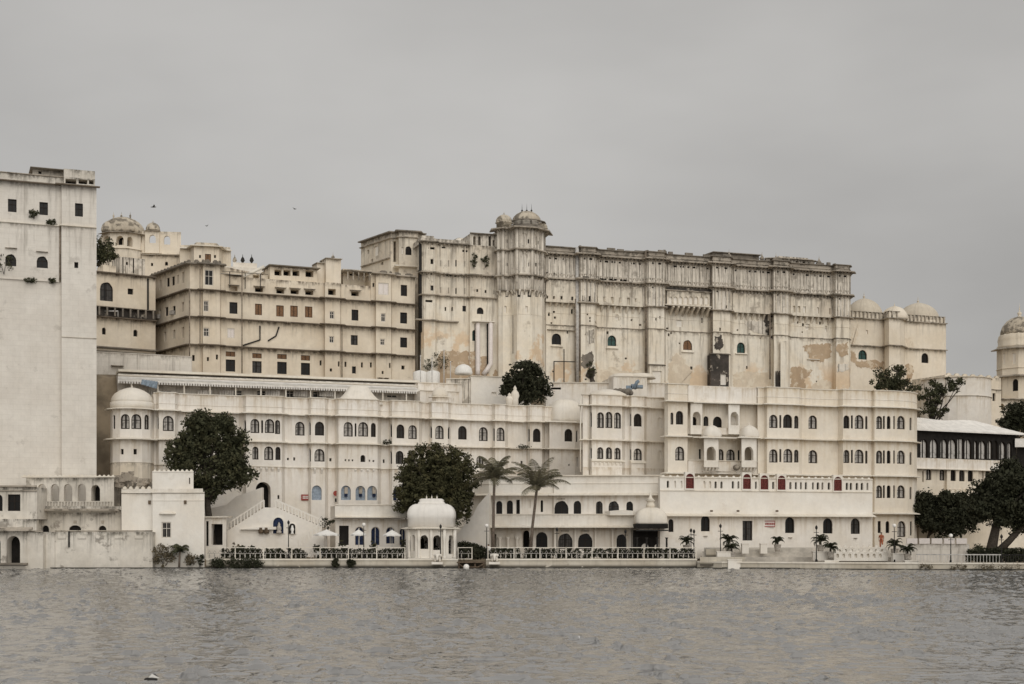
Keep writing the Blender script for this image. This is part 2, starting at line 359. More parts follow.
def panel(mb, a, b, z0, z1, holes, u0, m=0):
    """one flat wall panel from plan point a to b with holes [(u, zbottom, kind, w, h, depth)]"""
    d = b - a; L = d.length; d = d / L; nin = Vector((-d.y, d.x))          # into the wall
    def W(u, z, k=0): p = a + d * u + nin * k; return (p.x, p.y, z)
    def UV(u, z): return (u0 + u, z1 - z)
    if not holes:
        mb.face([W(0, z0), W(L, z0), W(L, z1), W(0, z1)], m, [UV(0, z0), UV(L, z0), UV(L, z1), UV(0, z1)]); return
    V = [(0, z0), (L, z0), (L, z1), (0, z1)]; E = [(0, 1), (1, 2), (2, 3), (3, 0)]; polys = []
    for (u, zb, kind, w, h, dep) in holes:
        c = [(u + x, zb + z) for x, z in contour(kind, w, h)]; n = len(V); k = len(c)
        V += c; E += [(n + i, n + (i + 1) % k) for i in range(k)]; polys.append(c)
        for i in range(k):
            p, q = c[i], c[(i + 1) % k]
            mb.face([W(*p), W(*p, dep), W(*q, dep), W(*q)], m, [(u0 + p[0], 3), (u0 + p[0], 3.2), (u0 + q[0], 3.2), (u0 + q[0], 3)])
    r = geometry.delaunay_2d_cdt([Vector(x) for x in V], E, [], 0, 1e-5)
    vs, fs = r[0], r[2]
    for f in fs:
        cx = sum(vs[i][0] for i in f) / 3; cz = sum(vs[i][1] for i in f) / 3; inside = False
        for c in polys:
            ins = False; k = len(c)
            for i in range(k):
                x1, y1 = c[i]; x2, y2 = c[(i + 1) % k]
                if (y1 > cz) != (y2 > cz) and cx < (x2 - x1) * (cz - y1) / (y2 - y1) + x1: ins = not ins
            if ins: inside = True; break
        if inside: continue
        p = [vs[i] for i in f]
        if (p[1][0] - p[0][0]) * (p[2][1] - p[0][1]) - (p[1][1] - p[0][1]) * (p[2][0] - p[0][0]) < 0: p.reverse()
        mb.face([W(*x) for x in p], m, [UV(*x) for x in p])
def facade(root, poly, zs, mat, opens=(), depth=8, name='wall', cap=True, mats=None, back=True, bvec=None):
    """front wall along poly with storey heights zs, closed by side and back walls; opens = [(px, ytop, w, h, kind, style[, partname])] in photo pixels"""
    segs = []
    for i in range(len(poly) - 1):
        segs.append((poly[i], poly[i + 1], [[] for _ in range(len(zs) - 1)]))
    wins = []
    for op in opens:
        px, yt, wp, hp, kind, sty = op[:6]; best = None
        for si, (a, b, _) in enumerate(segs):
            d = b - a; L = d.length
            def hit(q):
                k = (q - CX) / F; den = d.x - k * d.y
                if abs(den) < 1e-6: return None
                return (k * a.y - a.x) / den
            t = hit(px)
            if t is None or not (0 <= t <= 1): continue
            Y = a.y + d.y * t
            if best is None or Y < best[0]:
                t0, t1 = hit(px - wp / 2), hit(px + wp / 2)
                w = min(abs(t1 - t0) * L, L - .1) if t0 is not None and t1 is not None else .3
                u = min(max(t * L, w / 2 + .05), L - w / 2 - .05)
                best = (Y, si, u, max(w, .12))
        if best is None: print('MISS', name, op); continue
        Y, si, u, w = best; w = max(.1, round(w / .05) * .05)
        zt, zb = PZ(yt, Y), PZ(yt + hp, Y); h = max(.1, round((zt - zb) / .05) * .05)
        a, b, lv = segs[si]; L = (b - a).length
        w = min(w, L - .06)
        if w < .08: print('THIN', name, op); continue
        u = min(max(u, w / 2 + .03), L - w / 2 - .03)
        zc = (zt + zb) / 2; li = None
        for k in range(len(zs) - 1):
            if zs[k] <= zc <= zs[k + 1]: li = k
        if li is None: print('OUT', name, op, zc, zs); continue
        zb = max(zb, zs[li] + .04)
        if zb + h > zs[li + 1] - .04: h = zs[li + 1] - .04 - zb
        if h < .08: continue
        if any(abs(u - o[0]) < (w + o[3]) / 2 + .02 and abs((zb + h / 2) - (o[1] + o[4] / 2)) < (h + o[4]) / 2 + .02 for o in lv[li]): print('CLASH', name, op); continue
        lv[li].append((u, zb, kind, w, h, STY[sty][3])); wins.append((si, u, zb, kind, sty, w, h, op[6] if len(op) > 6 else 'vent_slit' if sty == 's' and wp <= 2.6 else None))
    mb = MB(); u0 = 0
    for (a, b, lv) in segs:
        for k in range(len(zs) - 1): panel(mb, a, b, zs[k], zs[k + 1], lv[k], u0, 0 if mats is None else mats[k])
        u0 += (b - a).length
    if back:
        d = (poly[-1] - poly[0]).normalized(); n = Vector((-d.y, d.x)) * depth if bvec is None else Vector(bvec)
        bk = [poly[-1], poly[-1] + n, poly[0] + n, poly[0]]
        for i in range(3):
            for k in range(len(zs) - 1): panel(mb, bk[i], bk[i + 1], zs[k], zs[k + 1], [], u0 + i * 9, 0 if mats is None else mats[k])
        if cap: mb.face([(p.x, p.y, zs[-1]) for p in list(poly) + [bk[1], bk[2]]], 0)
    mlist = mat if isinstance(mat, (list, tuple)) else [mat]
    o = mb.build(name, mlist, root)
    for (si, u, zb, kind, sty, w, h, pn) in wins:
        if sty == 'x': continue
        a, b, _ = segs[si]; d = (b - a).normalized(); p = a + d * u
        put_window(root, kind, sty, w, h, Vector((p.x, p.y, zb)), math.atan2(d.y, d.x), pn)
    return o
def offset(poly, k):
    out = []; n = len(poly)
    for i in range(n):
        ns = []
        for j in (i - 1, i):
            if 0 <= j < n - 1:
                d = (poly[j + 1] - poly[j]).normalized(); ns.append(Vector((d.y, -d.x)))
        v = sum(ns, Vector((0, 0))).normalized(); c = max(.45, v.dot(ns[0]))
        out.append(poly[i] + v * (k / c))
    return out
def ledge(root, poly, z, outw=.6, th=.12, drop=.12, mat='ledge', name='cornice', inn=.05):
    """projecting sloped eave (chajja) following a wall"""
    o = offset(poly, outw); i_ = offset(poly, -inn); mb = MB(); u = 0
    for k in range(len(poly) - 1):
        A, B, A2, B2 = i_[k], i_[k + 1], o[k], o[k + 1]; L = (B - A).length
        q = lambda p, zz: (p.x, p.y, zz)
        zt = z + th; zo = z + th - drop
        mb.face([q(A2, zo), q(B2, zo), q(B, zt), q(A, zt)], 0, [(u, 1), (u + L, 1), (u + L, .5), (u, .5)])
        mb.face([q(A2, zo - th * .6), q(B2, zo - th * .6), q(B2, zo), q(A2, zo)], 0, [(u, 1.2), (u + L, 1.2), (u + L, 1), (u, 1)])
        mb.face([q(A, z - .02), q(B, z - .02), q(B2, zo - th * .6), q(A2, zo - th * .6)], 0, [(u, 1.6), (u + L, 1.6), (u + L, 1.2), (u, 1.2)])
        if k == 0: mb.face([q(A, z - .02), q(A2, zo - th * .6), q(A2, zo), q(A, zt)])
        if k == len(poly) - 2: mb.face([q(B, zt), q(B2, zo), q(B2, zo - th * .6), q(B, z - .02)])
        u += L
    return mb.build(name, M[mat], root)
def walk(poly, step):
    """points every step metres along a polyline with direction"""
    for i in range(len(poly) - 1):
        d = poly[i + 1] - poly[i]; L = d.length; n = max(1, int(round(L / step)))
        if L < step * .5: continue
        for k in range(n): yield poly[i] + d * ((k + .5) / n), math.atan2(d.y, d.x)
def rods(root, poly, z0, z1, step, w, d, mat, name, out=0.0, zf=None):
    mb = MB()
    pl = offset(poly, out) if out else poly
    for p, a in walk(pl, step): mb.box(p, w, d, z0, z1, a)
    band(mb, pl, z1 - .04, z1 + .012, d * .7)
    return mb.build(name, M[mat], root)
def corbels(root, poly, z, h=.7, out=.6, step=.8, w=.25, mat='ledge', name='bracket_frieze'):
    mb = MB()
    for p, a in walk(poly, step):
        t = Vector((math.cos(a), math.sin(a))); n = Vector((t.y, -t.x))
        pr = [(0, z), (0, z - h), (out * .35, z - h * .7), (out, z - h * .2), (out, z)]
        for s_ in (-1, 1):
            f = [(p + n * (k - .02) + t * (w / 2 * s_)) for k, _ in pr]
            pts = [(f[i].x, f[i].y, pr[i][1]) for i in range(5)]
            mb.face(pts if s_ > 0 else list(reversed(pts)))
        for i in range(5):
            j = (i + 1) % 5; q = []
            for idx, s_ in ((i, -1), (j, -1), (j, 1), (i, 1)):
                v = p + n * (pr[idx][0] - .02) + t * (w / 2 * s_); q.append((v.x, v.y, pr[idx][1]))
            mb.face(list(reversed(q)))
    band(mb, offset(poly, .05), z - .06, z - .01, .1)
    return mb.build(name, M[mat], root)
def band(mb, poly, z0, z1, d):
    a = offset(poly, d / 2); b = offset(poly, -d / 2)
    mb.prism(list(a) + list(reversed(b)), z0, z1, 0, True, True)
def merlons(root, poly, z, step=.55, w=.34, h=.4, d=.16, mat='ledgew', name='battlement'):
    mb = MB()
    for p, a in walk(offset(poly, -.12), step):
        mb.box(p, w, d, z - .02, z + h * .7, a); mb.box(p, w * .55, d * .9, z + h * .7, z + h, a)
    band(mb, offset(poly, -.12), z - .03, z + .03, d * .8)
    return mb.build(name, M[mat], root)
ONION = [(1.0, 0), (1.03, .10), (1.03, .22), (.99, .38), (.90, .55), (.76, .71), (.58, .84), (.38, .93), (.2, .985), (.13, 1.0)]
FIN = [(.13, 1.0), (.17, 1.03), (.08, 1.07), (.06, 1.12), (.11, 1.16), (.11, 1.2), (.05, 1.26), (.02, 1.42), (0, 1.5)]
def dome(root, c, r, h, mat='dome', seg=32, rib=0, finial=.5, sq=0, ang=0, name='dome', prof=ONION, fmat=None):
    mb = MB(); mb.lathe(c, [(p * r, z * h) for p, z in prof], seg, 0, sq, rib, ang)
    o = mb.build(name, M[mat], root)
    if finial:
        f = MB(); s_ = finial
        f.lathe((c[0], c[1], c[2] + h * prof[-1][1]), [(.13 * 2.2 * s_, -.04), (.15 * 2.2 * s_, .05 * s_), (.08 * 2 * s_, .2 * s_), (.12 * 2 * s_, .34 * s_), (.15 * 2 * s_, .5 * s_), (.05 * s_, .75 * s_), (.09 * s_, .95 * s_), (.03 * s_, 1.3 * s_), (.0, 1.9 * s_)], 10)
        f.build('finial', M[fmat or mat], o)
    return o
def ngon(c, r, n, a0=0, sy=1): return [Vector((c[0] + r * math.cos(a0 + 2 * math.pi * k / n), c[1] + r * sy * math.sin(a0 + 2 * math.pi * k / n))) for k in range(n)]
def scar(root, line, pts, proj=.03, mat='scar', name='bare_render_patch', seed=0, th=.05):
    rg = np.random.default_rng(seed); o = []
    for (a, b), (c_, d) in zip(pts, pts[1:] + pts[:1]):
        n = max(2, int(math.hypot(c_ - a, d - b) / 1.3))
        for i in range(n): t = i / n; o.append((a + (c_ - a) * t + rg.uniform(-1.2, 1.2), b + (d - b) * t + rg.uniform(-1.3, 1.3)))
    if sum(a * d - c_ * b for (a, b), (c_, d) in zip(o, o[1:] + o[:1])) > 0: o.reverse()      # counter-clockwise seen from the front (pixel y points down)
    mb = MB(); f = [(*line.pt(a, proj), line.Z(a, b)) for a, b in o]; k = [(*line.pt(a, proj - th - .05), line.Z(a, b)) for a, b in o]
    uv = [(p[0], 3 + .1 * i) for i, p in enumerate(f)]; mb.face(f, 0, [(p[0], 2.5) for p in f])
    for i in range(len(f)): j = (i + 1) % len(f); mb.face([f[i], k[i], k[j], f[j]])
    return mb.build(name, M[mat], root)
def corner_posts(root, poly, z0, z1, w, mat, name='corner_pilaster'):
    for p in poly[1:-1]:
        mb = MB(); mb.lathe((p.x, p.y, z0), [(w, 0), (w, (z1 - z0))], 8); mb.build(name, M[mat], root)
# ------------------------------------------------------------------ vegetation
def leaves(mb, clumps, per, size, spread=1.0, droop=0.0, rng=None):
    for (c, r) in clumps:
        for _ in range(per):
            d = rng.normal(size=3); d /= np.linalg.norm(d) + 1e-9; rr = r * (rng.random() ** .45)
            p = np.array(c) + d * rr * np.array((1, 1, .8))
            nrm = d * .7 + rng.normal(size=3) * .6 + np.array((0, 0, .35)); nrm /= np.linalg.norm(nrm)
            t = np.cross(nrm, rng.normal(size=3)); t /= np.linalg.norm(t) + 1e-9; b = np.cross(nrm, t)
            s_ = size * (.6 + .8 * rng.random()); l = s_; w = s_ * .5
            mb.face([p - t * l * .5, p + b * w * .5 - t * .05 * l, p + t * l * .5 - nrm * l * .1, p - b * w * .5 - t * .05 * l], 0)
def crown_clumps(blobs, n, rng, cr=(.45, .9), inner=.25):
    """clump centres over (and some inside) a set of ellipsoids (cx, cy, cz, rx, ry, rz)"""
    out = []; wts = np.array([b[3] * b[5] + b[3] * b[4] for b in blobs]); wts = wts / wts.sum()
    while len(out) < n:
        b = blobs[rng.choice(len(blobs), p=wts)]
        d = rng.normal(size=3); d /= np.linalg.norm(d)
        k = rng.uniform(.82, 1.04) if rng.random() > inner else rng.uniform(.2, .8)
        out.append(((b[0] + d[0] * b[3] * k, b[1] + d[1] * b[4] * k, b[2] + d[2] * b[5] * k), rng.uniform(*cr)))
    return out
def inner_leaves(mb, bl, n, size, rng):
    for b in bl:
        for _ in range(int(n / len(bl))):
            d = rng.normal(size=3); d /= np.linalg.norm(d); k = .86 * rng.random() ** .4
            p = np.array((b[0] + d[0] * b[3] * k, b[1] + d[1] * b[4] * k, b[2] + d[2] * b[5] * k))
            t = rng.normal(size=3); t /= np.linalg.norm(t); q = np.cross(t, rng.normal(size=3)); q /= np.linalg.norm(q); s_ = size * rng.uniform(.6, 1.1) * .5
            mb.face([p - t * s_, p + q * s_ * .7, p + t * s_, p - q * s_ * .7], 0)
def tree(name, label, Y, px_blobs, base, trunk_r=.35, n=170, per=42, size=.34, mat='leaf', group=None, seed=1, cr=(.45, .95), limbs=5, inner=.25, cat='tree', core=0, dx=.8):
    """px_blobs = [(px, py, rx, ry)] in photo pixels at distance Y; base = (px, z)"""
    rng = np.random.default_rng(seed); k = Y / F
    bl = [(PX(a, Y), Y + rng.uniform(-.8, .8), PZ(b, Y), rx * k, rx * k * dx, ry * k) for a, b, rx, ry in px_blobs]
    bx, bz = PX(base[0], Y), base[1]
    root = thing(name, label, cat, (bx, Y, bz), group)
    tm = MB(); top = Vector((bl[0][0], bl[0][1], bl[0][2] - bl[0][5] * .2)); b0 = Vector((bx, Y, bz - .3))
    mid = b0.lerp(top, .45) + Vector((rng.uniform(-.3, .3), 0, 0))
    tm.tube([b0, b0.lerp(mid, .5), mid, top], [trunk_r * 1.3, trunk_r, trunk_r * .8, trunk_r * .3], 9)
    for b in bl:
        for _ in range(max(1, limbs // max(1, len(bl)) + 1)):
            e = Vector((b[0] + rng.uniform(-.7, .7) * b[3], b[1] + rng.uniform(-.7, .7) * b[4], b[2] + rng.uniform(-.2, .8) * b[5]))
            s0 = mid.lerp(top, rng.uniform(0, .6)); m1 = s0.lerp(e, .5) + Vector((rng.uniform(-.4, .4), rng.uniform(-.4, .4), rng.uniform(0, .5)))
            tm.tube([s0, m1, e], [trunk_r * .45, trunk_r * .28, trunk_r * .08], 6)
    tm.build('trunk', M['bark'], root)
    lm = MB(); leaves(lm, crown_clumps(bl, n, rng, cr, inner), per, size, rng=rng)
    if core: inner_leaves(lm, bl, core, size * 2.2, rng)
    lm.build('crown', M[mat], root, weld=False); return root
def bush(name, label, c, r, h, mat='leaf', seed=1, n=12, per=26, size=.2, group=None, cat='shrub', pot=False):
    rng = np.random.default_rng(seed); root = thing(name, label, cat, c, group)
    if pot:
        p = MB(); p.lathe(c, [(.22, 0), (.3, .1), (.36, .42), (.4, .46), (.34, .48), (.32, .44)], 14); p.build('pot', M['terracotta'], root); c = (c[0], c[1], c[2] + .4)
    tm = MB()
    for _ in range(3): tm.tube([c, (c[0] + rng.uniform(-.5, .5) * r, c[1] + rng.uniform(-.5, .5) * r, c[2] + h * rng.uniform(.5, .8))], [.035, .01], 5)
    tm.build('stem', M['bark'], root)
    lm = MB(); leaves(lm, crown_clumps([(c[0], c[1], c[2] + h * .55, r * .8, r * .8, h * .45)], int(n * 2.2), rng, (r * .25, r * .45), .3), per, size, rng=rng)
    lm.build('foliage', M[mat], root, weld=False); return root
def frond_crown(mb, c, nf, L, rise, seed, leaf=.55, wid=.055, droop=1.0, up=.2, nl=22):
    rng = np.random.default_rng(seed); c = Vector(c)
    for i in range(nf):
        a = 2 * math.pi * i / nf + rng.uniform(-.25, .25); el = rng.uniform(up - .25, up + .75) if i % 2 else rng.uniform(.85, 1.45)
        h = Vector((math.cos(a), math.sin(a), 0)); Lf = L * rng.uniform(.8, 1.08); pts = []; p = c.copy(); e = el
        for k in range(9):
            pts.append(p.copy()); p = p + (h * math.cos(e) + Vector((0, 0, 1)) * math.sin(e)) * (Lf / 8); e -= droop * (.07 + .045 * k) * 1.3
        mb.tube(pts, [.035 * L / 3 * (1 - k / 10) for k in range(9)], 4, 1, False)
        side = h.cross(Vector((0, 0, 1)))
        for k in range(nl):
            t = (k + 1.6) / (nl + 1) * 8; i0 = min(7, int(t)); q = pts[i0].lerp(pts[i0 + 1], t - i0); d = (pts[i0 + 1] - pts[i0]).normalized()
            ll = leaf * math.sin(math.pi * min(1, (k + 2) / (nl + 2)) ** .8) ** .6 + .05
            for s_ in (-1, 1):
                ld = (side * s_ * .75 + d * .55 + Vector((0, 0, -.38 - .2 * rng.random()))).normalized() * ll
                wv = d * wid * (.7 + .6 * rng.random())
                mb.face([q - wv, q + wv, q + ld * .6 + wv * .8 + Vector((0, 0, .02)), q + ld - Vector((0, 0, .05)), q + ld * .6 - wv * .8], 0)
# ------------------------------------------------------------------ skinned figures
def skin(name, verts, edges, radii, mat, parent=None, sub=1, smooth=True):
    me = bpy.data.meshes.new(name); me.from_pydata(verts, edges, []); o = bpy.data.objects.new(name, me); COL.objects.link(o)
    if parent: o.parent = parent
    sk = o.modifiers.new('Skin', 'SKIN'); sk.use_smooth_shade = True
    if not me.skin_vertices: bpy.context.view_layer.update()
    lay = me.skin_vertices[0] if me.skin_vertices else None
    if lay is None:
        bm = bmesh.new(); bm.from_mesh(me); bm.verts.layers.skin.verify(); bm.to_mesh(me); bm.free(); lay = me.skin_vertices[0]
    for i, r in enumerate(radii):
        lay.data[i].radius = (r, r) if not isinstance(r, tuple) else r; lay.data[i].use_root = (i == 0)
    s_ = o.modifiers.new('Sub', 'SUBSURF'); s_.levels = sub; s_.render_levels = sub
    me.materials.append(M[mat]); return o
# ================================================================== SETTING: lake, ground, quay edge
QP = [(-120, 163), (204, 163), (206, 160), (697, 160), (722, 156.5), (800, 154), (1110, 147)]
def quayY(x):
    pts = [(PX(a, b), b) for a, b in QP]
    if x <= pts[0][0]: return pts[0][1]
    for (x0, y0), (x1, y1) in zip(pts, pts[1:]):
        if x0 <= x <= x1: return y0 + (y1 - y0) * (x - x0) / (x1 - x0)
    return pts[-1][1]
def sstep(v, a, b): t = min(1, max(0, (v - a) / (b - a))); return t * t * (3 - 2 * t)
def groundz(x, y):
    if y < quayY(x) + 1.2: return -3.0
    d = y - .38 * x
    return (.93 if x < 22 else .72) + 24.5 * sstep(d, 198, 212) + 18 * sstep(y, 420, 1500) * (.5 + .5 * math.sin(x * .004 + y * .002))
xs = [-2500, -1200, -500, -250, -140] + list(np.arange(-110, 121, 2.0)) + [140, 200, 300, 600, 1300, 2500]
ys = [-800, -200, 60, 140] + list(np.arange(146, 176, .8)) + list(np.arange(176, 262, 2.0)) + [275, 300, 350, 420, 520, 700, 1000, 1500, 2300, 3500]
g = MB(); nx = len(xs)
g.v = [(float(x), float(y), groundz(x, y)) for y in ys for x in xs]
for j in range(len(ys) - 1):
    for i in range(nx - 1):
        q = (j * nx + i, j * nx + i + 1, (j + 1) * nx + i + 1, (j + 1) * nx + i)
        g.f.append(q); g.m.append(0); g.sm.append(False); g.uv += [(0, 0)] * 4
tag(g.build('ground', M['soil']), kind='structure')

def water_mat():
    m, t, b = newmat('lake_water')
    gp = N(t, 'ShaderNodeNewGeometry').outputs['Position']
    mp = N(t, 'ShaderNodeMapping'); mp.inputs['Scale'].default_value = (.8, 1.15, 1); mp.inputs['Rotation'].default_value = (0, 0, .2); t.links.new(gp, mp.inputs[0])
    n0 = noise(t, gp, .05, 3)
    c = mixc(t, n0, (.205, .199, .19), (.24, .233, .223))
    t.links.new(c, b.inputs['Base Color'])
    b.inputs['Roughness'].default_value = .08; b.inputs['IOR'].default_value = 2.0; b.inputs['Specular IOR Level'].default_value = .9
    mq = N(t, 'ShaderNodeMapping'); mq.inputs['Scale'].default_value = (2.1, .95, 1); mq.inputs['Rotation'].default_value = (0, 0, .12); t.links.new(gp, mq.inputs[0])
    gust = mrange(t, noise(t, gp, .16, 3, .6), .36, .62, .35, 1.25)
    n1 = mth(t, 'MULTIPLY', mrange(t, noise(t, mq.outputs[0], 1.0, 2.5, .5), .5, .78), gust); n2 = noise(t, mp.outputs[0], 4.0, 4, .6)
    bp = N(t, 'ShaderNodeBump'); bp.inputs['Strength'].default_value = 1.0; bp.inputs['Distance'].default_value = .12
    t.links.new(mth(t, 'ADD', n1, mth(t, 'MULTIPLY', n2, .09)), bp.inputs['Height']); t.links.new(bp.outputs[0], b.inputs['Normal'])
    return m
M['water'] = water_mat()
rng = np.random.default_rng(11)
ta = np.linspace(-.56, .56, 1000)
wy = [20.0]
while wy[-1] < 164.5: wy.append(wy[-1] + (.09 if wy[-1] < 66 else .15 if wy[-1] < 95 else .3))
wy = np.array(wy); TA, GY = np.meshgrid(ta, wy); GX = TA * GY; H = np.zeros_like(GX)
DXo = np.zeros_like(GX); DYo = np.zeros_like(GX)
def field(n, l0, l1, pw_, spread, f_amp):
    h = np.zeros_like(GX); dx = np.zeros_like(GX); dy = np.zeros_like(GX)
    for i in range(n):
        lam = l0 * (l1 / l0) ** (rng.random() ** pw_); k = 2 * np.pi / lam; th = R(-97) + rng.normal() * spread; ph = rng.random() * 6.283; a = f_amp(lam)
        arg = k * (GX * math.cos(th) + GY * math.sin(th)) + ph; h += a * np.sin(arg); c_ = np.cos(arg) * a; dx += c_ * math.cos(th); dy += c_ * math.sin(th)
    return h, dx, dy
def blotch(l0, l1, n):
    g_ = np.zeros_like(GX)
    for i in range(n):
        lam = rng.uniform(l0, l1); th = rng.uniform(0, 6.283); g_ += np.sin(2 * np.pi / lam * (.75 * GX * math.cos(th) + 1.1 * GY * math.sin(th)) + rng.random() * 6.28)
    return g_ / math.sqrt(n / 2)
Hl, Xl, Yl = field(26, 2.4, 7.0, 1.0, .5, lambda l: .0016 * l ** .8)
Hs, Xs, Ys_ = field(64, .40, .95, 1.0, .75, lambda l: .0054 * l)
G = np.clip(.8 * blotch(1.0, 3.0, 18) + .3 * blotch(14, 45, 10) - .2, .0, 1.6) + .4      # wavelets come and go in short gusts
sc_ = 30.0; Hs = Hs * G; Hs = (np.exp(np.clip(Hs * sc_, -1.5, 1.5)) - 1) / sc_               # peaked crests, flat troughs
H = Hl + Hs; DXo = .7 * (Xl + Xs * G); DYo = .7 * (Yl + Ys_ * G)
edge = np.clip(np.minimum((.56 - np.abs(TA)) * GY / 4, (GY - 20) / 3), 0, 1) * np.clip((168 - GY) / 14, .35, 1)
H *= edge; VX = GX + DXo * edge; VY = GY + DYo * edge
me = bpy.data.meshes.new('lake_water'); ny_, nx_ = GX.shape
co = np.stack([VX, VY, H], -1).reshape(-1, 3)
idx = np.arange(ny_ * nx_).reshape(ny_, nx_)
fq = np.stack([idx[:-1, :-1], idx[:-1, 1:], idx[1:, 1:], idx[1:, :-1]], -1).reshape(-1, 4)
y1 = float(wy[-1]); xa_, xb_ = .56 * 20, .56 * y1
fr = np.array([(-2600, -900, 0), (2600, -900, 0), (2600, 20, 0), (-2600, 20, 0), (-xa_, 20, 0), (xa_, 20, 0), (-2600, y1, 0), (-xb_, y1, 0), (xb_, y1, 0), (2600, y1, 0)], float)
b0 = len(co); co = np.concatenate([co, fr]); fq = np.concatenate([fq, b0 + np.array([(0, 1, 2, 3), (3, 4, 7, 6), (5, 2, 9, 8)])])
me.vertices.add(len(co)); me.vertices.foreach_set('co', co.ravel()); me.loops.add(fq.size); me.loops.foreach_set('vertex_index', fq.ravel().astype(np.int32))
me.polygons.add(len(fq)); me.polygons.foreach_set('loop_start', np.arange(0, fq.size, 4, dtype=np.int32)); me.polygons.foreach_set('use_smooth', np.ones(len(fq), bool))
me.update(calc_edges=True); me.materials.append(M['water'])
lake = bpy.data.objects.new('lake', me); COL.objects.link(lake); tag(lake, kind='structure')

# quay walls
def quay(pts, ztop, label, thick=2.6, mat='quay', lip=.12):
    r = thing('quay_wall', label, 'quay wall', (pts[0].x, pts[0].y, 0))
    mb = MB(); n = len(pts); ins = [Vector((p.x, p.y + thick)) for p in pts]; u = 0
    for i in range(n - 1):
        a, b = pts[i], pts[i + 1]; L = (b - a).length
        sub = max(1, int(L / 2))
        mb.face([(a.x, a.y, -2.5), (b.x, b.y, -2.5), (b.x, b.y, ztop), (a.x, a.y, ztop)], 0, [(u, ztop + 2.5 - .0), (u + L, ztop + 2.5), (u + L, 0), (u, 0)]); u += L
        mb.face([(a.x, a.y, ztop), (b.x, b.y, ztop), (ins[i + 1].x, ins[i + 1].y, ztop), (ins[i].x, ins[i].y, ztop)])
    for p, q in ((pts[0], ins[0]), (ins[-1], pts[-1])): mb.face([(q.x, q.y, -2.5), (p.x, p.y, -2.5), (p.x, p.y, ztop), (q.x, q.y, ztop)])
    mb.build('wall', M[mat], r)
    c = MB(); o = [Vector((p.x, p.y - lip)) for p in pts]
    i2 = [Vector((p.x, p.y + .35)) for p in pts]
    for i in range(n - 1): c.prism([o[i], o[i + 1], i2[i + 1], i2[i]], ztop - .1, ztop + .06, 0, True, True)
    c.build('coping', M['ledgew'], r)
    c = MB(); o = [Vector((p.x, p.y - .03)) for p in pts]
    for i in range(n - 1): c.prism([o[i], o[i + 1], pts[i + 1], pts[i]], -.5, .1 + .07 * (i % 2), 0, True)
    c.build('algae_band', M['wet'], r)
    return r
quay([P2(206, 160), P2(330, 160.05), P2(458, 160)], .98, 'stained low quay wall under the balustrade west of the jetty')
quay([P2(486, 160), P2(600, 160.05), P2(697, 160)], .98, 'stained low quay wall under the balustrade before the veranda house')
quay([P2(458.2, 161.6), P2(485.8, 161.6)], .6, 'short recessed landing wall between the two white statues')
quay([P2(697.3, 159.2), P2(722, 156.5), P2(800, 154), P2(960, 150), P2(1110, 147)], .74, 'pale low quay plinth along the stepped terrace and the railing')

# ================================================================== WEST TOWER HOUSE (frame left)
L1 = Line((0, 165), (97, 169))
r = thing('tower_house', 'tall blank plastered tower house with small dark windows near its top', 'tower', (*L1.pt(40), 1))
poly = [L1.pt(-90), L1.pt(61), L1.pt(61.6, .55), L1.pt(96.5, .55)]
zT = [.9, L1.Z(40, 225), L1.Z(40, 184)]
facade(r, poly, zT, M['tower'], [(12.3, 199, 8.5, 13, 'r', 'd'), (43.7, 202, 8.5, 13, 'r', 'd'), (79, 203.5, 8, 13, 'r', 'd'), (10.8, 254, 11, 12, 'k', 'd'), (42.3, 256, 11, 12, 'k', 'd'), (76.3, 262, 4, 6, 'r', 's')], depth=11)
ledge(r, poly, zT[1], .25, .14, .05, 'ledgew')
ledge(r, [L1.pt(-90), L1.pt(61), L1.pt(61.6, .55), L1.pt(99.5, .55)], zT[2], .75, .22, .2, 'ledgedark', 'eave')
zp = zT[2] + .2
o_ = [L1.pt(-90, -.4), L1.pt(63.5, -.4)]
facade(r, o_, [zp, L1.Z(40, 175)], M['old'], [], 9, 'parapet'); ledge(r, o_, L1.Z(40, 175), .2, .12, .02)
p2 = [L1.pt(33, -1.5), L1.pt(64, -1.5)]
facade(r, p2, [zp, L1.Z(48, 166)], M['old'], [(40, 171, 3, 3, 'r', 's')], 5, 'rooftop_room'); ledge(r, [L1.pt(30, -1.2), L1.pt(84, -1.2)], L1.Z(48, 166), .9, .12, .25, 'darkstone', 'rooftop_eave', inn=5)
facade(r, [L1.pt(64, .2), L1.pt(95, .2)], [zp, L1.Z(70, 177.6), L1.Z(70, 169.5)], M['old'], [(71, 179, 11, 4.6, 'r', 'o'), (83, 179.4, 9, 4.6, 'r', 'o'), (91.3, 179.8, 5, 4.4, 'r', 'o')], 5, 'rooftop_loggia')
for x, y in ((42, 252.3), (11, 248.5)): ledge(r, [L1.pt(x - 6), L1.pt(x + 6)], L1.Z(x, y), .3, .1, .04, 'ledge', 'window_hood')
mb = MB(); pt = L1.pt(60, .12); mb.tube([(pt.x, pt.y, L1.Z(60, 282)), (pt.x, pt.y, L1.Z(60, 227))], .10, 8); mb.build('drainpipe', M['pipe'], r)
ledge(r, [L1.pt(-90), L1.pt(59)], L1.Z(20, 280), .22, .12, .04, 'tower', 'string_course')
ledge(r, [L1.pt(61.6, .55), L1.pt(96.5, .55)], L1.Z(80, 339), .08, .1, .02, 'ledge', 'string_course')
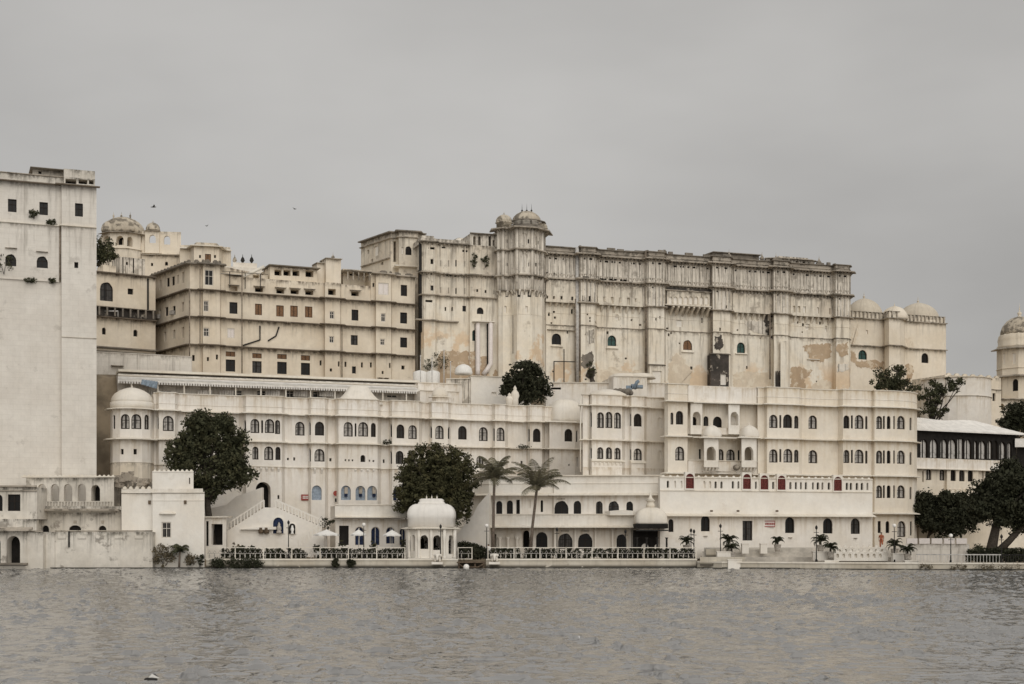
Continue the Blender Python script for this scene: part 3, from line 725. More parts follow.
for i, (x, y, w, h, lab) in enumerate(((4, 265, 1.3, 2.3, 'bushy weed on the tower wall beside an arched window at the frame edge'), (34, 214, .7, 1.3, 'leafy shrub rooted between two square tower windows'), (51, 223, .65, .6, 'small weed on the tower string course beside the drainpipe'), (52, 281, .5, .6, 'small weed beside the foot of the tower drainpipe'), (31, 281, .8, .5, 'low weed on the tower ledge under an arched window'))):
    q = L1.pt(x, .25); bush('wall_weed', lab, (q.x, q.y, L1.Z(x, y) - h * .5), w, h, 'leaf', 30 + i, 7, 20, .22, cat='weed')

# ================================================================== OLD SMALL HOUSE + WALL BEHIND IT
LH = Line((90, 201), (155, 206))
r = thing('weathered_house', 'small weathered cream house with black stained ledges beside the tall tower', 'house', (*LH.pt(124), 22))
ph = [LH.pt(78), LH.pt(155.5)]; z0, z1, z2, z3 = [LH.Z(124, y) for y in (352, 319, 309, 275)]
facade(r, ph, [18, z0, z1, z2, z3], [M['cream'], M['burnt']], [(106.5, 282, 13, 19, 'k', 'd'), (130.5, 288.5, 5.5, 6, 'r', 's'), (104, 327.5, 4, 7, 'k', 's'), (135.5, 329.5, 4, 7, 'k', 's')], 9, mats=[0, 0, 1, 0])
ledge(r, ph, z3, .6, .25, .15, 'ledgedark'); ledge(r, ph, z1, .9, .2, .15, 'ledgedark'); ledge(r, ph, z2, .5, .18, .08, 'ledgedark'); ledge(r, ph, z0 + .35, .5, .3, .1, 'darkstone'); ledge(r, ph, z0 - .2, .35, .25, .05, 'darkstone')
rods(r, ph, z1 + .2, z2, 1.1, .22, .25, 'darkstone', 'balcony_post', .7)
facade(r, [LH.pt(120, -3), LH.pt(145, -3)], [z3, LH.Z(130, 253.5)], M['gallery'], [(123, 256, 1.5, 18, 'r', 's'), (133.5, 255, 1.5, 18, 'r', 's'), (127, 262, 2, 3, 'r', 's')], 4, 'rooftop_block')
facade(r, [LH.pt(103, -2.5), LH.pt(116, -2.5)], [z3, LH.Z(110, 262)], M['creamlite'], [], 3, 'rooftop_step')
mb = MB(); q = LH.pt(118, .95); mb.tube([(q.x - 2.6, q.y, z1 + .9), (q.x, q.y, z1 + .9), (q.x, q.y, z1 + .1)], .09, 6); mb.build('pipe', M['steel'], r)
mb = MB(); q = LH.pt(148, .1); mb.tube([(q.x, q.y, z2), (q.x, q.y, z3 - .2)], .14, 6); mb.build('drainpipe', M['metal'], r)
LW = Line((92, 192), (192, 197.5))
r = thing('retaining_wall', 'bare grey retaining wall with a dark slab niche left of the low awning terrace', 'wall', (*LW.pt(140), 15))
pw_ = [LW.pt(80), LW.pt(192)]
facade(r, pw_, [1, LW.Z(140, 354.5)], M['tower'], [], 3); ledge(r, pw_, LW.Z(140, 354.5), .12, .12, .02, 'tower', 'coping')
ledge(r, [LW.pt(111), LW.pt(123)], LW.Z(117, 366.5), .8, .18, .1, 'darkstone', 'stone_slab')
rods(r, [LW.pt(128), LW.pt(190)], LW.Z(160, 373), LW.Z(160, 355), 3.3, .1, .12, 'tower', 'joint_rib')

# ================================================================== DOMED ROOFTOP PAVILION, ARCHED SCREEN, BELVEDERE (behind, upper left)
YD = 236; k = YD / F
r = thing('domed_pavilion', 'cream domed rooftop pavilion with dark arches above the small weathered house', 'pavilion', (PX(118, YD), YD, 30))
c = (PX(118.5, YD), YD + 3.0); pl = ngon(c, 3.5, 8, R(22.5)); vis = [pl[4], pl[5], pl[6], pl[7], pl[0]]
vis = [Vector(v) for v in vis]
zE, zB = PZ(232, YD), PZ(248, YD)
facade(r, vis, [PZ(275, YD), zB, zE], M['creamlite'], [(108.8, 235, 7, 9, 'k', 'o'), (120, 235.5, 7.5, 9.5, 'k', 'o'), (130, 236.5, 5.5, 10, 'k', 'o')], 4.5)
ledge(r, vis, zE, .75, .14, .2, 'ledge', 'eave'); ledge(r, vis, zB - .1, .2, .12, .03, 'creamlite')
dome(r, (c[0], c[1], zE + .12), 3.4, PZ(214, YD) - zE, 'domeold', 32, 0, 0)
for dx in (-1.6, -.3, 1.2): m2 = MB(); m2.lathe((c[0] + dx, c[1] - .2, PZ(214.5, YD)), FIN and [(.18, -.1), (.1, .2), (.2, .4), (.06, .6), (0, 1.1)], 8); m2.build('finial', M['domeold'], r)
for dx, yy in ((-1.9, .55), (1.7, .55)):
    m2 = MB(); m2.lathe((c[0] + dx * 1.0, c[1] - 2.9, zE + .12), [(1.0, 0), (1.02, .5), (.8, 1.1), (.4, 1.5), (.0, 1.75)], 14, sy=.5); m2.build('dome_gable', M['domeold'], r)
r = thing('arched_screen', 'cream rooftop wall with see-through arches and a small cupola', 'wall', (PX(160, YD), YD, 30))
LS = Line((138, 238), (186, 239)); ps = [LS.pt(136), LS.pt(144), LS.pt(145, .5), LS.pt(159, .5), LS.pt(160), LS.pt(181)]
zs_ = [LS.Z(160, 272), LS.Z(160, 254), LS.Z(160, 231.5)]
facade(r, ps, zs_, M['creamlite'], [(139.3, 234.5, 5, 8, 'k', 'x'), (152.5, 234.5, 6.5, 8.5, 'k', 'x'), (167, 235.5, 6.5, 9, 'k', 'x')], .6, back=False)
ledge(r, ps, zs_[1], .5, .14, .15, 'creamlite', 'cornice'); ledge(r, [LS.pt(145, .5), LS.pt(160, .5)], zs_[2], .4, .12, .1, 'ledge', 'eave', inn=.8)
dome(r, (LS.pt(153, -.2).x, LS.pt(153).y + .2, zs_[2] + .1), 1.15, 1.4, 'domeold', 16, 0, .35)
facade(r, [LS.pt(142, 1.5), LS.pt(186, 1.5)], [22, LS.Z(165, 257)], M['cream'], [(152, 263, 2, 3, 'r', 's'), (166.5, 261.5, 3, 4, 'k', 's')], 5, 'lower_wall'); ledge(r, [LS.pt(142, 1.5), LS.pt(186, 1.5)], LS.Z(165, 257), .5, .15, .12)
LV = Line((180, 231), (230, 233)); r = thing('belvedere', 'low pale polygonal belvedere with one brown shutter behind the cream roof edge', 'pavilion', (*LV.pt(205), 28))
pv = [LV.pt(180, -2), LV.pt(190, -1.8), LV.pt(194, .8), LV.pt(219, .8), LV.pt(223, -1.8), LV.pt(231, -2)]
facade(r, pv, [26, LV.Z(205, 247)], M['creamlite'], [(208, 254, 6, 8, 'r', 'b'), (200, 255, 2, 3, 'r', 's'), (215, 255, 2, 3, 'r', 's')], 6)
ledge(r, pv, LV.Z(205, 247), .7, .18, .2, 'ledgew', 'eave'); facade(r, offset(pv, -.5), [LV.Z(205, 246.8), LV.Z(205, 243)], M['creamlite'], [], 5, 'parapet')
r = thing('finial_roof', 'low pale roof with dark pot finials right of the belvedere', 'roof', (PX(246, 226), 226, 26)); mb = MB()
mb.prism([P2(223, 226), P2(263, 228), P2(263, 236), P2(223, 234)], 20, PZ(266, 226)); mb.prism([P2(233, 227), P2(257, 228), P2(257, 232), P2(233, 231)], 20, PZ(261, 226)); mb.build('roof', M['whiteb'], r)
for x in (233.5, 241.5, 250.5):
    m2 = MB(); m2.lathe((PX(x, 227.5), 228.5, PZ(261, 226)), [(.2, -.3), (.1, .15), (.36, .55), (.22, .95), (.06, 1.15), (.03, 1.5), (0, 1.6)], 10); m2.build('finial', M['metal'] if x > 236 else M['domeold'], r)

# ================================================================== CREAM FIVE-STOREY HOUSE
LC = Line((190, 200), (416, 213.2))
r = thing('cream_house', 'long cream house of four storeys with dark ledges and square shuttered windows', 'house', (*LC.pt(290), 20))
wing = Line((150, 211.5), (190, 200))
pc = [wing.pt(150), wing.pt(190)] + LC.poly([(202, 0), (203, .7), (220, .7), (221, 0), (324, 0), (325, .8), (340, .8), (341, 0), (375, 0), (376, .8), (391, .8), (392, 0), (415, 0)])
zc = [17, LC.Z(190, 345), LC.Z(190, 317), LC.Z(190, 290)]
cw = []
for x, y, w, h, s_ in ((205, 306, 5.5, 11, 'W'), (233.5, 308, 8, 11.5, 'd'), (258.5, 309.5, 7, 11, 'b'), (280, 311, 7.5, 11, 'b'), (294, 311.3, 7.5, 11, 'b'), (308.7, 312, 7.5, 11, 'b'), (332, 315, 5, 8, 'W'), (355, 315, 7, 11, 'd'), (383.3, 317.5, 5, 8.5, 'W'), (403.7, 318, 7, 11, 'd'),
                     (204.5, 332, 6, 9, 'W'), (231, 333, 7.5, 10, 'w'), (331.7, 339.5, 5, 7, 'W'), (354.3, 340, 7, 10, 'd'), (382.5, 342, 5, 6.5, 'W'), (403.7, 342.5, 7, 10, 'd'),
                     (230.5, 354, 9.5, 5, 'r'), (230.5, 365.5, 9.5, 12, 'd'), (257, 355.7, 9.5, 5, 'r'), (257, 367, 9.5, 12, 'd'), (282, 356.5, 9.5, 5, 'r'), (282, 368, 9.5, 12, 'd'), (305.5, 358, 9, 5, 'r'), (305.5, 369, 9, 12, 'd'),
                     (320.7, 363, 2, 5, 's'), (339, 364, 1.8, 5, 's'), (345.5, 364.3, 2, 5, 's'), (362, 365, 2, 5, 's'), (371, 365, 2, 5, 's'), (354, 370, 4, 7, 'd'), (331, 370, 2.2, 3, 's'), (403, 367.5, 3.2, 4, 's'), (390, 365.5, 1.6, 5, 's'), (382.7, 372.5, 2, 3, 's'), (208, 359, 2, 4, 's'), (217, 357, 2, 5, 's'), (193.5, 358, 2.5, 6, 's'),
                     (160, 314, 2, 9, 's'), (166.6, 311.5, 3, 9, 'd'), (174, 310.5, 3, 9, 'd'), (182.8, 307, 2.2, 9, 's'), (165, 336.5, 2.2, 9, 's'), (174, 334.5, 2.4, 9, 's'), (183, 332.5, 2.2, 11, 's')):
    cw.append((x, y - h / 2, w, h, 'r', 'b' if s_ == 'r' else s_))
facade(r, pc, zc, M['cream'], cw, 10)
zt = LC.Z(190, 264)
pcl = [wing.pt(150), wing.pt(190)] + LC.poly([(202, 0), (203, .7), (220, .7), (221, 0), (224, 0)])
top = [(160.5, 284.6, 2, 10, 's'), (168, 282.3, 3, 9, 'd'), (173.2, 281, 3, 9, 'd'), (177.8, 279.5, 2, 9, 's'), (183, 277.5, 2.2, 11, 's'), (152.5, 293, 4, 7, 'd'), (209, 277.5, 9, 16, 'W')]
facade(r, pcl, [zc[-1], zt], M['cream'], [(x, y - h / 2, w, h, 'r', s_) for x, y, w, h, s_ in top], 9)
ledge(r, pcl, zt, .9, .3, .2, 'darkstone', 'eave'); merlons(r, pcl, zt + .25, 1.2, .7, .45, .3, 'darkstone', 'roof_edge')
pcr = LC.poly([(371, 0), (375, 0), (376, .8), (391, .8), (392, 0), (415, 0)])
facade(r, pcr, [zc[-1], LC.Z(380, 275)], M['cream'], [(383.5, 283, 10.5, 12, 'r', 'w'), (404, 285, 6.5, 11, 'r', 'd'), (373.5, 283, 2, 4, 'r', 's')], 9)
ledge(r, pcr, LC.Z(380, 275), .7, .28, .15, 'ledge', 'eave'); merlons(r, pcr, LC.Z(380, 275) + .22, 1.6, 1.1, .35, .25, 'darkstone', 'roof_edge')
pcm = LC.poly([(224.3, -.2), (324, -.2), (325, .6), (340, .6), (341, -.2), (370.7, -.2)])
facade(r, pcm, [zc[-1], LC.Z(300, 281)], M['cream'], [(233.5, 286, 8, 5, 'r', 'o'), (259, 287.5, 8, 4.5, 'r', 'o'), (280.3, 289, 8, 4.5, 'r', 'o'), (294.7, 289.5, 8, 4.5, 'r', 'o'), (309.3, 290.5, 8, 4.5, 'r', 'o'), (332, 289, 7.5, 6, 'r', 'o'), (355, 291.5, 7.5, 4.5, 'r', 'o')], 8)
for x, y in ((233.5, 285), (259, 286.3), (280.3, 287.6), (294.7, 288.2), (309.3, 289), (332, 287.5), (355, 290.3)): ledge(r, [LC.pt(x - 5.5, -.2), LC.pt(x + 5.5, -.2)], LC.Z(x, y), .7, .1, .12, 'ledge', 'window_hood')
facade(r, LC.poly([(270, -1.2), (317, -1.2)]), [LC.Z(300, 281.2), LC.Z(300, 267)], M['cream'], [(278, 269.5, 7, 6, 'r', 'o'), (287, 269.7, 7, 6, 'r', 'o'), (296, 270, 7, 6, 'r', 'o'), (309.5, 270.5, 8, 6.5, 'r', 'o')], 6, 'rooftop_loggia')
ledge(r, LC.poly([(268, -1.2), (319, -1.2)]), LC.Z(293, 266), .8, .22, .1, 'darkstone', 'rooftop_eave', inn=4)
facade(r, LC.poly([(221, -2), (268, -2)]), [LC.Z(240, 281), LC.Z(240, 271)], M['creamlite'], [(236, 273, 12, 6, 'r', 'o'), (256, 274, 6, 6, 'r', 'o')], 5, 'terrace_room'); ledge(r, LC.poly([(219, -1), (245, -1)]), LC.Z(232, 273.5), 1.2, .1, .2, 'tinold', 'canopy_roof', inn=2)
rods(r, LC.poly([(222, .3), (268, .3)]), LC.Z(245, 289), LC.Z(245, 273), 2.3, .1, .1, 'metal', 'canopy_post')
mb = MB(); a = LC.pt(243, .2); b = LC.pt(264, -.5); mb.tube([(a.x, a.y, LC.Z(243, 277)), (b.x, b.y, LC.Z(264, 266))], .28, 4); mb.build('stair_rail', M['ledgew'], r)
facade(r, LC.poly([(343, -3), (372, -3)]), [LC.Z(358, 283), LC.Z(358, 266)], M['creamlite'], [(351, 269.5, 3, 6, 'r', 's'), (357.5, 269.8, 3, 6, 'r', 's'), (364, 270, 3, 6, 'r', 's')], 5, 'terrace_room'); rods(r, LC.poly([(345, -.6), (372, -.6)]), LC.Z(358, 279.5), LC.Z(358, 271), .9, .16, .16, 'ledge', 'roof_post'); ledge(r, LC.poly([(344, -.6), (373, -.6)]), LC.Z(358, 270.5), .4, .14, .08, 'ledge', 'rooftop_eave', inn=3)
facade(r, LC.poly([(326, -1.5), (341, -1.5)]), [LC.Z(333, 282), LC.Z(333, 257)], M['creamlite'], [], 4, 'roof_turret'); ledge(r, LC.poly([(325, -1.5), (341.5, -1.5)]), LC.Z(333, 257), .5, .16, .1, 'ledge', 'turret_eave', inn=3)
facade(r, LC.poly([(317, -2.5), (326, -2.5)]), [LC.Z(321, 282), LC.Z(321, 260)], M['creamlite'], [], 3, 'roof_turret'); ledge(r, LC.poly([(316, -2.5), (326.5, -2.5)]), LC.Z(321, 260), .4, .14, .1, 'ledge', 'turret_eave', inn=2.4)
m2 = MB(); q = LC.pt(333, -3); m2.lathe((q.x, q.y, LC.Z(333, 256.5)), [(.3, 0), (.12, .3), (.3, .5), (.05, .8), (0, 1.3)], 8); m2.build('finial', M['ledge'], r)
for z, h in ((zc[3], .22), (zc[2], .2), (zc[1], .22)): ledge(r, pc, z, .85, h, .16, 'ledgedark')
for x in (331, 383): corbels(r, LC.poly([(x - 6, .8), (x + 6, .8)]), LC.Z(x, 378.5), .5, .4, .9, .5, 'wood')
q = LC.pt(208, .72); corbels(r, LC.poly([(199, .75), (213, .75)]), LC.Z(208, 373.5), .5, .4, .9, .5, 'wood')
for x, ya, yb, rr in ((189.6, 290, 376, .10), (242, 272, 374, .09), (342, 325, 380, .08), (200, 270, 346, .07)):
    q = LC.pt(x, .95); mb = MB(); mb.tube([(q.x, q.y, LC.Z(x, yb)), (q.x, q.y, LC.Z(x, ya))], rr, 6); mb.build('drainpipe', M['pipe'], r)
for pts in (((260, 326), (260, 340), (243, 345.5)), ((279, 327), (276, 336), (268, 341))):
    mb = MB(); mb.tube([(*LC.pt(a, .12), LC.Z(a, b)) for a, b in pts], .11, 6); mb.build('waste_pipe', M['metal'], r)
for x, ya in ((172, 313), (158, 317)):
    q = wing.pt(x, .3); mb = MB(); mb.box(q, .8, .5, PZ(ya + 2, wing.Y(x)), PZ(ya - 2, wing.Y(x)), -.9); mb.build('air_conditioner', M['tinold'], r)

# ================================================================== THE GREAT PALACE
LP = Line((425, 212), (848, 235))
r = thing('old_palace', 'huge weathered stone palace with grey galleries and tall semi-octagonal buttress towers', 'palace', (*LP.pt(630), 20))
zB, zM, zS, zE, zTop = 39.5, 43.1, 36.0, 46.9, 48.0
def seg(lst): return LP.poly(lst)
# corner bastion
ba = [P2(361, 225), P2(391, 217.4)] + [P2(397.5, 217.8), P2(399, 216.4), P2(418, 217.2), P2(420, 218.6), P2(425, 219)]
zbt = 50.0
facade(r, ba, [18, zM, zbt], M['palace'], [(408.5, 246, 6, 9, 'k', 'd'), (395, 241, 3, 21, 'r', 'o'), (368, 250, 2, 4, 'r', 's'), (376, 246, 4, 10, 'r', 'n'), (372, 259, 2, 3, 'r', 's'), (382, 262, 2.5, 3, 'r', 's'), (402.5, 247, 2, 7, 'r', 'n'), (414, 247, 2, 7, 'r', 'n')], 12)
ledge(r, ba, zbt - .9, .35, .2, .05); ledge(r, ba, zbt, .6, .3, .15, 'darkstone', 'eave'); ledge(r, ba[2:6], 44.6, .7, .3, .1, 'ledgew', 'balcony_ledge')
facade(r, [P2(422, 214), P2(434, 214.6)], [44, 48.9], M['gallery'], [], 3, 'roof_turret'); ledge(r, [P2(422, 214), P2(434, 214.6)], 48.2, .4, .2, .1, 'darkstone', 'turret_eave')
ledge(r, [P2(362, 224.7), P2(390.5, 217.5)], PZ(263, 221), .3, .2, .02, 'ledge', 'string_course')
# west range
pB = seg([(421, -.3), (424, .6), (435, .6), (437, 0), (469, 0), (470, .5), (497.5, .5)])
wB = [(432, 259, 3, 5, 'r', 's'), (441, 260, 2, 6.5, 'r', 's'), (449, 260, 2, 6.5, 'r', 's'), (456.3, 260, 2, 6.5, 'r', 's'), (465, 261, 2, 5.5, 'r', 's'), (432, 247, 6, 2.4, 'r', 's'), (443, 246.5, 5, 1.8, 'r', 's'), (465, 250, 5.5, 2, 'r', 's'),
      (449, 274.3, 5.5, 2, 'r', 's'), (456.5, 274.8, 5.5, 2, 'r', 's'), (465, 275, 6, 2, 'r', 's'), (432, 285.5, 3, 5, 'r', 'd'), (441, 287, 2, 6, 'r', 's'), (449, 287.5, 2, 6, 'r', 's'), (456.3, 288, 2, 6, 'r', 's'), (465, 288, 2, 6, 'r', 's'), (477.3, 289, 2, 3, 'r', 's'), (485.6, 290, 2, 3, 'r', 's'), (493.5, 290, 2, 4, 'r', 's'), (432, 273, 3, 2, 'r', 's'),
      (445.5, 307, 1.5, 4, 'r', 's'), (452.2, 307, 1.5, 4, 'r', 's'), (464.2, 306, 3.5, 5.5, 'r', 'd'), (480.2, 307.5, 6.5, 6.5, 'a', 'd'), (429, 300, 7, 2.2, 'r', 's'), (474.5, 330, 4.5, 11, 'a', 'g'),
      (477.5, 237.5, 4, 2, 'r', 's'), (485, 238, 4, 2, 'r', 's')]
facade(r, pB, [18, zB, zM, zE + .5], [M['palacelow'], M['palace']], wB, 12, mats=[0, 1, 1], bvec=(-.6, 12)); mb = MB(); q = LP.pt(420.6, -.2); mb.tube([(q.x, q.y, 34), (q.x, q.y, 47.4)], .26, 8); mb.build('drainpipe', M['metal'], r)
facade(r, seg([(470, .5), (497.5, .5)]), [zE + .5, 49.1], M['gallery'], [(474.5, 236.5, 2.5, 9, 'a', 'o'), (479.5, 236.5, 2.5, 9, 'a', 'o'), (489.8, 237.5, 2.5, 10, 'r', 'o'), (493.5, 240, 2, 6, 'r', 'o')], 5, 'roof_arcade')
ledge(r, seg([(470, .5), (497.5, .5)]), 49.1, .5, .2, .1, 'darkstone', 'arcade_eave')
ledge(r, pB, zM - .25, .8, .26, .18); ledge(r, pB, zB, .5, .22, .1); ledge(r, pB[:5], zE + .5, .55, .25, .12, 'darkstone', 'eave')
facade(r, seg([(421, -.8), (469, -.8)]), [zE + .6, zE + 1.35], M['gallery'], [], 6, 'parapet')
mb = MB(); a_, b_ = LP.pt(448, -3), LP.pt(497, -3); e1, e2 = LP.pt(458, -4), LP.pt(494, -4); z_a, z_b = LP.Z(470, 243.5), LP.Z(470, 231.5)
bk = Vector((-2, 6)); A = [(*a_, z_a), (*b_, z_a), (*(b_ + bk), z_a), (*(a_ + bk), z_a)]; B = [(*(e1 + Vector((0, 1))), z_b), (*(e2 + Vector((0, 1))), z_b), (*(e2 + Vector((-1, 3))), z_b), (*(e1 + Vector((-1, 3))), z_b)]
for i in range(4): j = (i + 1) % 4; mb.face([A[i], A[j], B[j], B[i]], 0, [(i * 5, 1), (i * 5 + 4, 1), (i * 5 + 4, 0), (i * 5, 0)])
mb.face(B); mb.prism([a_ + Vector((.5, .5)), b_ + Vector((-.5, .5)), b_ + bk, a_ + bk], zE, z_a); mb.build('pavilion_roof', M['gallery'], r)
for x in (432, 437, 445, 453, 461, 469): pass
rods(r, pB, zB + .2, zM - .3, 1.25, .14, .16, 'palace', 'pilaster_strip'); rods(r, pB[:5], zM + .1, zE + .4, 1.25, .14, .16, 'palace', 'pilaster_strip')
ledge(r, seg([(415, .7), (424, .7), (435, .7), (437, .1), (458, .1)]), LP.Z(435, 322), .5, .25, .05, 'ledge', 'service_ledge')
for x in (474, 485): pass
scar(r, LP, [(438, 392), (438, 357), (441, 351), (452, 350), (462, 352), (469, 351), (469.5, 392)], .08, 'brick', 'exposed_brick', 5); scar(r, LP, [(470.5, 392), (470.5, 352), (475, 351), (476, 362), (475, 392)], .58, 'brick', 'exposed_brick', 6); scar(r, LP, [(481, 392), (481.5, 358), (487, 356), (488, 392)], .58, 'brick', 'exposed_brick', 7); scar(r, LP, [(493, 392), (494, 372), (497, 370), (497, 392)], .58, 'brick', 'exposed_brick', 8)
for x, pr in ((477.8, 1.0), (490.6, 1.4)):
    q = LP.pt(x, pr); mb = MB(); zt_, zb_ = LP.Z(x, 324.5), LP.Z(x, 374)
    pts = [(q.x, q.y + 1, zt_), (q.x, q.y + .1, zt_ - .1), (q.x, q.y, zt_ - 1), (q.x, q.y, zb_ + 1.4), (q.x - (.0 if x < 480 else .5), q.y - .1, zb_ + .5), (q.x - (.0 if x < 480 else 1.1), q.y - .2, zb_ - .3)]
    mb.tube(pts, .36, 12); mb.build('duct', M['signw'], r)
    q2 = LP.pt(x - 3, pr - .6); mb = MB(); mb.tube([(q2.x, q2.y, zb_), (q2.x, q2.y, zt_)], .13, 6); mb.build('drainpipe', M['metal'], r)
ledge(r, seg([(472, .6), (494, .9)]), LP.Z(483, 323.5), .8, .16, .02, 'ledgew', 'duct_shelf')
# octagonal tower
ot = [(497, 0), (498.5, 1.7), (503, 2.3), (510.5, 2.2), (512, 2.6), (517, 4.0), (532, 4.2), (542, 3.0), (545.5, 0)]
po = seg(ot)
facade(r, po, [18, 40.4, zM - .5, 46.6, 49.9], [M['palacelow'], M['gallery']], [(529, 239, 2.5, 4.5, 'r', 's'), (507, 239.5, 2, 3.5, 'r', 's'), (519, 262.5, 2, 4, 'r', 's'), (529.3, 262.5, 2, 4, 'r', 's'), (507, 263, 2, 3, 'r', 's'), (538, 241, 1.8, 3.5, 'r', 's'), (519, 241, 1.8, 3, 'r', 's'), (536, 263, 1.6, 3.5, 'r', 's'),
        (507, 288, 3, 9, 'a', 's'), (519, 286, 3.2, 11, 'a', 's'), (529.5, 287, 4, 10, 'a', 's'), (537, 288, 3, 9, 'a', 's'), (503.5, 235, 3, 10, 'a', 'n'), (515, 233, 3, 11, 'a', 'n'), (524.5, 233, 5, 12, 'a', 'n'), (535, 234, 3, 11, 'a', 'n'), (503.5, 255, 3, 12, 'a', 'n'), (524.5, 253, 5, 14, 'a', 'n'), (515, 254, 2.6, 13, 'a', 'n'), (533, 254, 2.6, 13, 'a', 'n'), (540.5, 254, 2, 13, 'a', 'n'), (505.5, 306, 2.5, 7, 'r', 'n'), (526.5, 306, 2.5, 7, 'r', 'n')], 8, mats=[0, 1, 1, 1])
corner_posts(r, po, 40.5, 49.8, .27, 'gallery'); corbels(r, po, 49.75, .45, .5, .7, .2, 'ledge'); corbels(r, po, 46.45, .4, .35, .6, .2, 'ledge'); corbels(r, po, zM - .55, .4, .4, .6, .2, 'ledge')
rods(r, po, 40.6, zM - .7, .62, .16, .2, 'gallery', 'pilaster_strip'); rods(r, po, zM + .1, 46.3, .85, .14, .18, 'gallery', 'pilaster_strip'); rods(r, po, 47, 49.7, .85, .14, .18, 'gallery', 'pilaster_strip')
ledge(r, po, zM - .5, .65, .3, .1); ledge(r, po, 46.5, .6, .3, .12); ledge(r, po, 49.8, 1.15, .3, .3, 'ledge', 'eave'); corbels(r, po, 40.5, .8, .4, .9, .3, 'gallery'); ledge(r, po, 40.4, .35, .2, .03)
q = LP.pt(526.5, -.6); dome(r, (q.x, q.y, 50.02), 3.35, .95, 'darkstone', 32, 8, 0, prof=[(1, 0), (1.0, .2), (.9, .55), (.76, .9), (.7, 1)], name='lower_roof'); dome(r, (q.x, q.y, 50.9), 2.25, .8, 'gallery', 16, 8, 0, prof=[(1, 0), (1, .35), (.93, .45), (.95, .8), (.9, 1)], name='dome_drum')
ledge(r, [Vector(v) for v in ngon(q, 2.5, 12, .1)[5:12]] + [ngon(q, 2.5, 12, .1)[0]], 51.55, .55, .18, .2, 'darkstone', 'drum_eave')
dome(r, (q.x, q.y, 51.6), 2.05, 1.75, 'domeold', 28, 8, 0)
for dx in (-.85, .05, .95): m2 = MB(); m2.lathe((q.x + dx * .8, q.y - .1, 53.1), [(.3, -.3), (.1, .15), (.16, .35), (.04, .5), (0, 1.5)], 8); m2.build('finial', M['metal'], r)
q = LP.pt(504, .4); mb = MB(); mb.lathe((q.x, q.y, 50.0), [(1.15, 0), (1.15, 1.0), (1.35, 1.05), (1.3, 1.15), (1.05, 1.3)], 16); mb.build('dome_drum', M['domeold'], r)
dome(r, (q.x, q.y, 51.2), 1.15, 1.15, 'domeold', 20, 8, .35); q = LP.pt(541.5, .4); mb = MB(); mb.lathe((q.x, q.y, 50.0), [(.85, 0), (.85, .6), (1.0, .65), (.95, .75)], 14); mb.build('dome_drum', M['domeold'], r); dome(r, (q.x, q.y, 50.7), .85, .9, 'domeold', 18, 8, .25)
ledge(r, po, LP.Z(520, 318.5), .03, .08, .0, 'palacelow', 'string_course')
# section between tower and first buttress, and the three gallery bays
X = [(546, 577, 0), (597, 643, 1), (666, 711, 2), (732, 772, 3), (790, 832, 3)]
Bt = [(578.5, 581, 595, 597), (643.6, 649, 664, 666), (711.3, 713, 730, 732), (772.4, 774, 788, 790), (832.4, 836, 849, 850.5)]
low = [(546, 0), (577.5, 0)]; up = [(546, .55), (577.8, .55)]
for a, b, c_, d in Bt: low += [(a, 0), (b, 1.5), (c_, 1.5), (d, 0)]; up += [(a + .3, .75), (b - .2, 2.0), (c_ + .2, 2.0), (d - .2, .75)]
plow, pup = seg(low), seg(up)
wl = [(556.5, 333.5, 9.5, 11, 'a', 'd'), (612, 335.5, 8.5, 10.5, 'a', 'g'), (687.6, 340, 9, 10, 'k', 'b'), (741, 342.5, 8, 10.5, 'a', 'g'), (813, 348, 8.5, 9.5, 'a', 'g'),
      (549, 312, 2, 4, 'r', 's'), (554, 311, 2, 2.2, 'r', 's'), (550, 316, 2, 2.2, 'r', 's'), (555, 316.5, 2, 2.2, 'r', 's'), (572, 309, 2, 5, 'r', 's'), (587.5, 313, 1.5, 2.2, 'r', 's'), (590, 317, 1.5, 2.2, 'r', 's'), (590, 320, 1.5, 2, 'r', 's'), (617, 314.5, 4, 5, 'a', 'n'), (679.5, 320, 6, 7, 'r', 'n'), (656, 318, 1.6, 2.5, 'r', 's'), (660, 316, 1.6, 2.5, 'r', 's'), (807.5, 324, 4, 6, 'r', 'n'), (826, 326, 2.5, 6, 'r', 'n'), (720, 322, 2, 8, 'r', 'n'), (702, 318, 1.5, 5, 'r', 's'), (848, 383, 1, 1, 'r', 's')]
rgh = random.Random(9)
for _ in range(46):
    x = rgh.uniform(548, 832); wl.insert(0, (x, rgh.uniform(318, 384), rgh.choice((1.4, 1.7, 2.2)), rgh.choice((1.5, 2.0, 3.0)), 'r', 's', 'putlog_hole'))
facade(r, plow, [18, zS, zB], [M['palacelow']], wl[:-1], 14, mats=[0, 0])
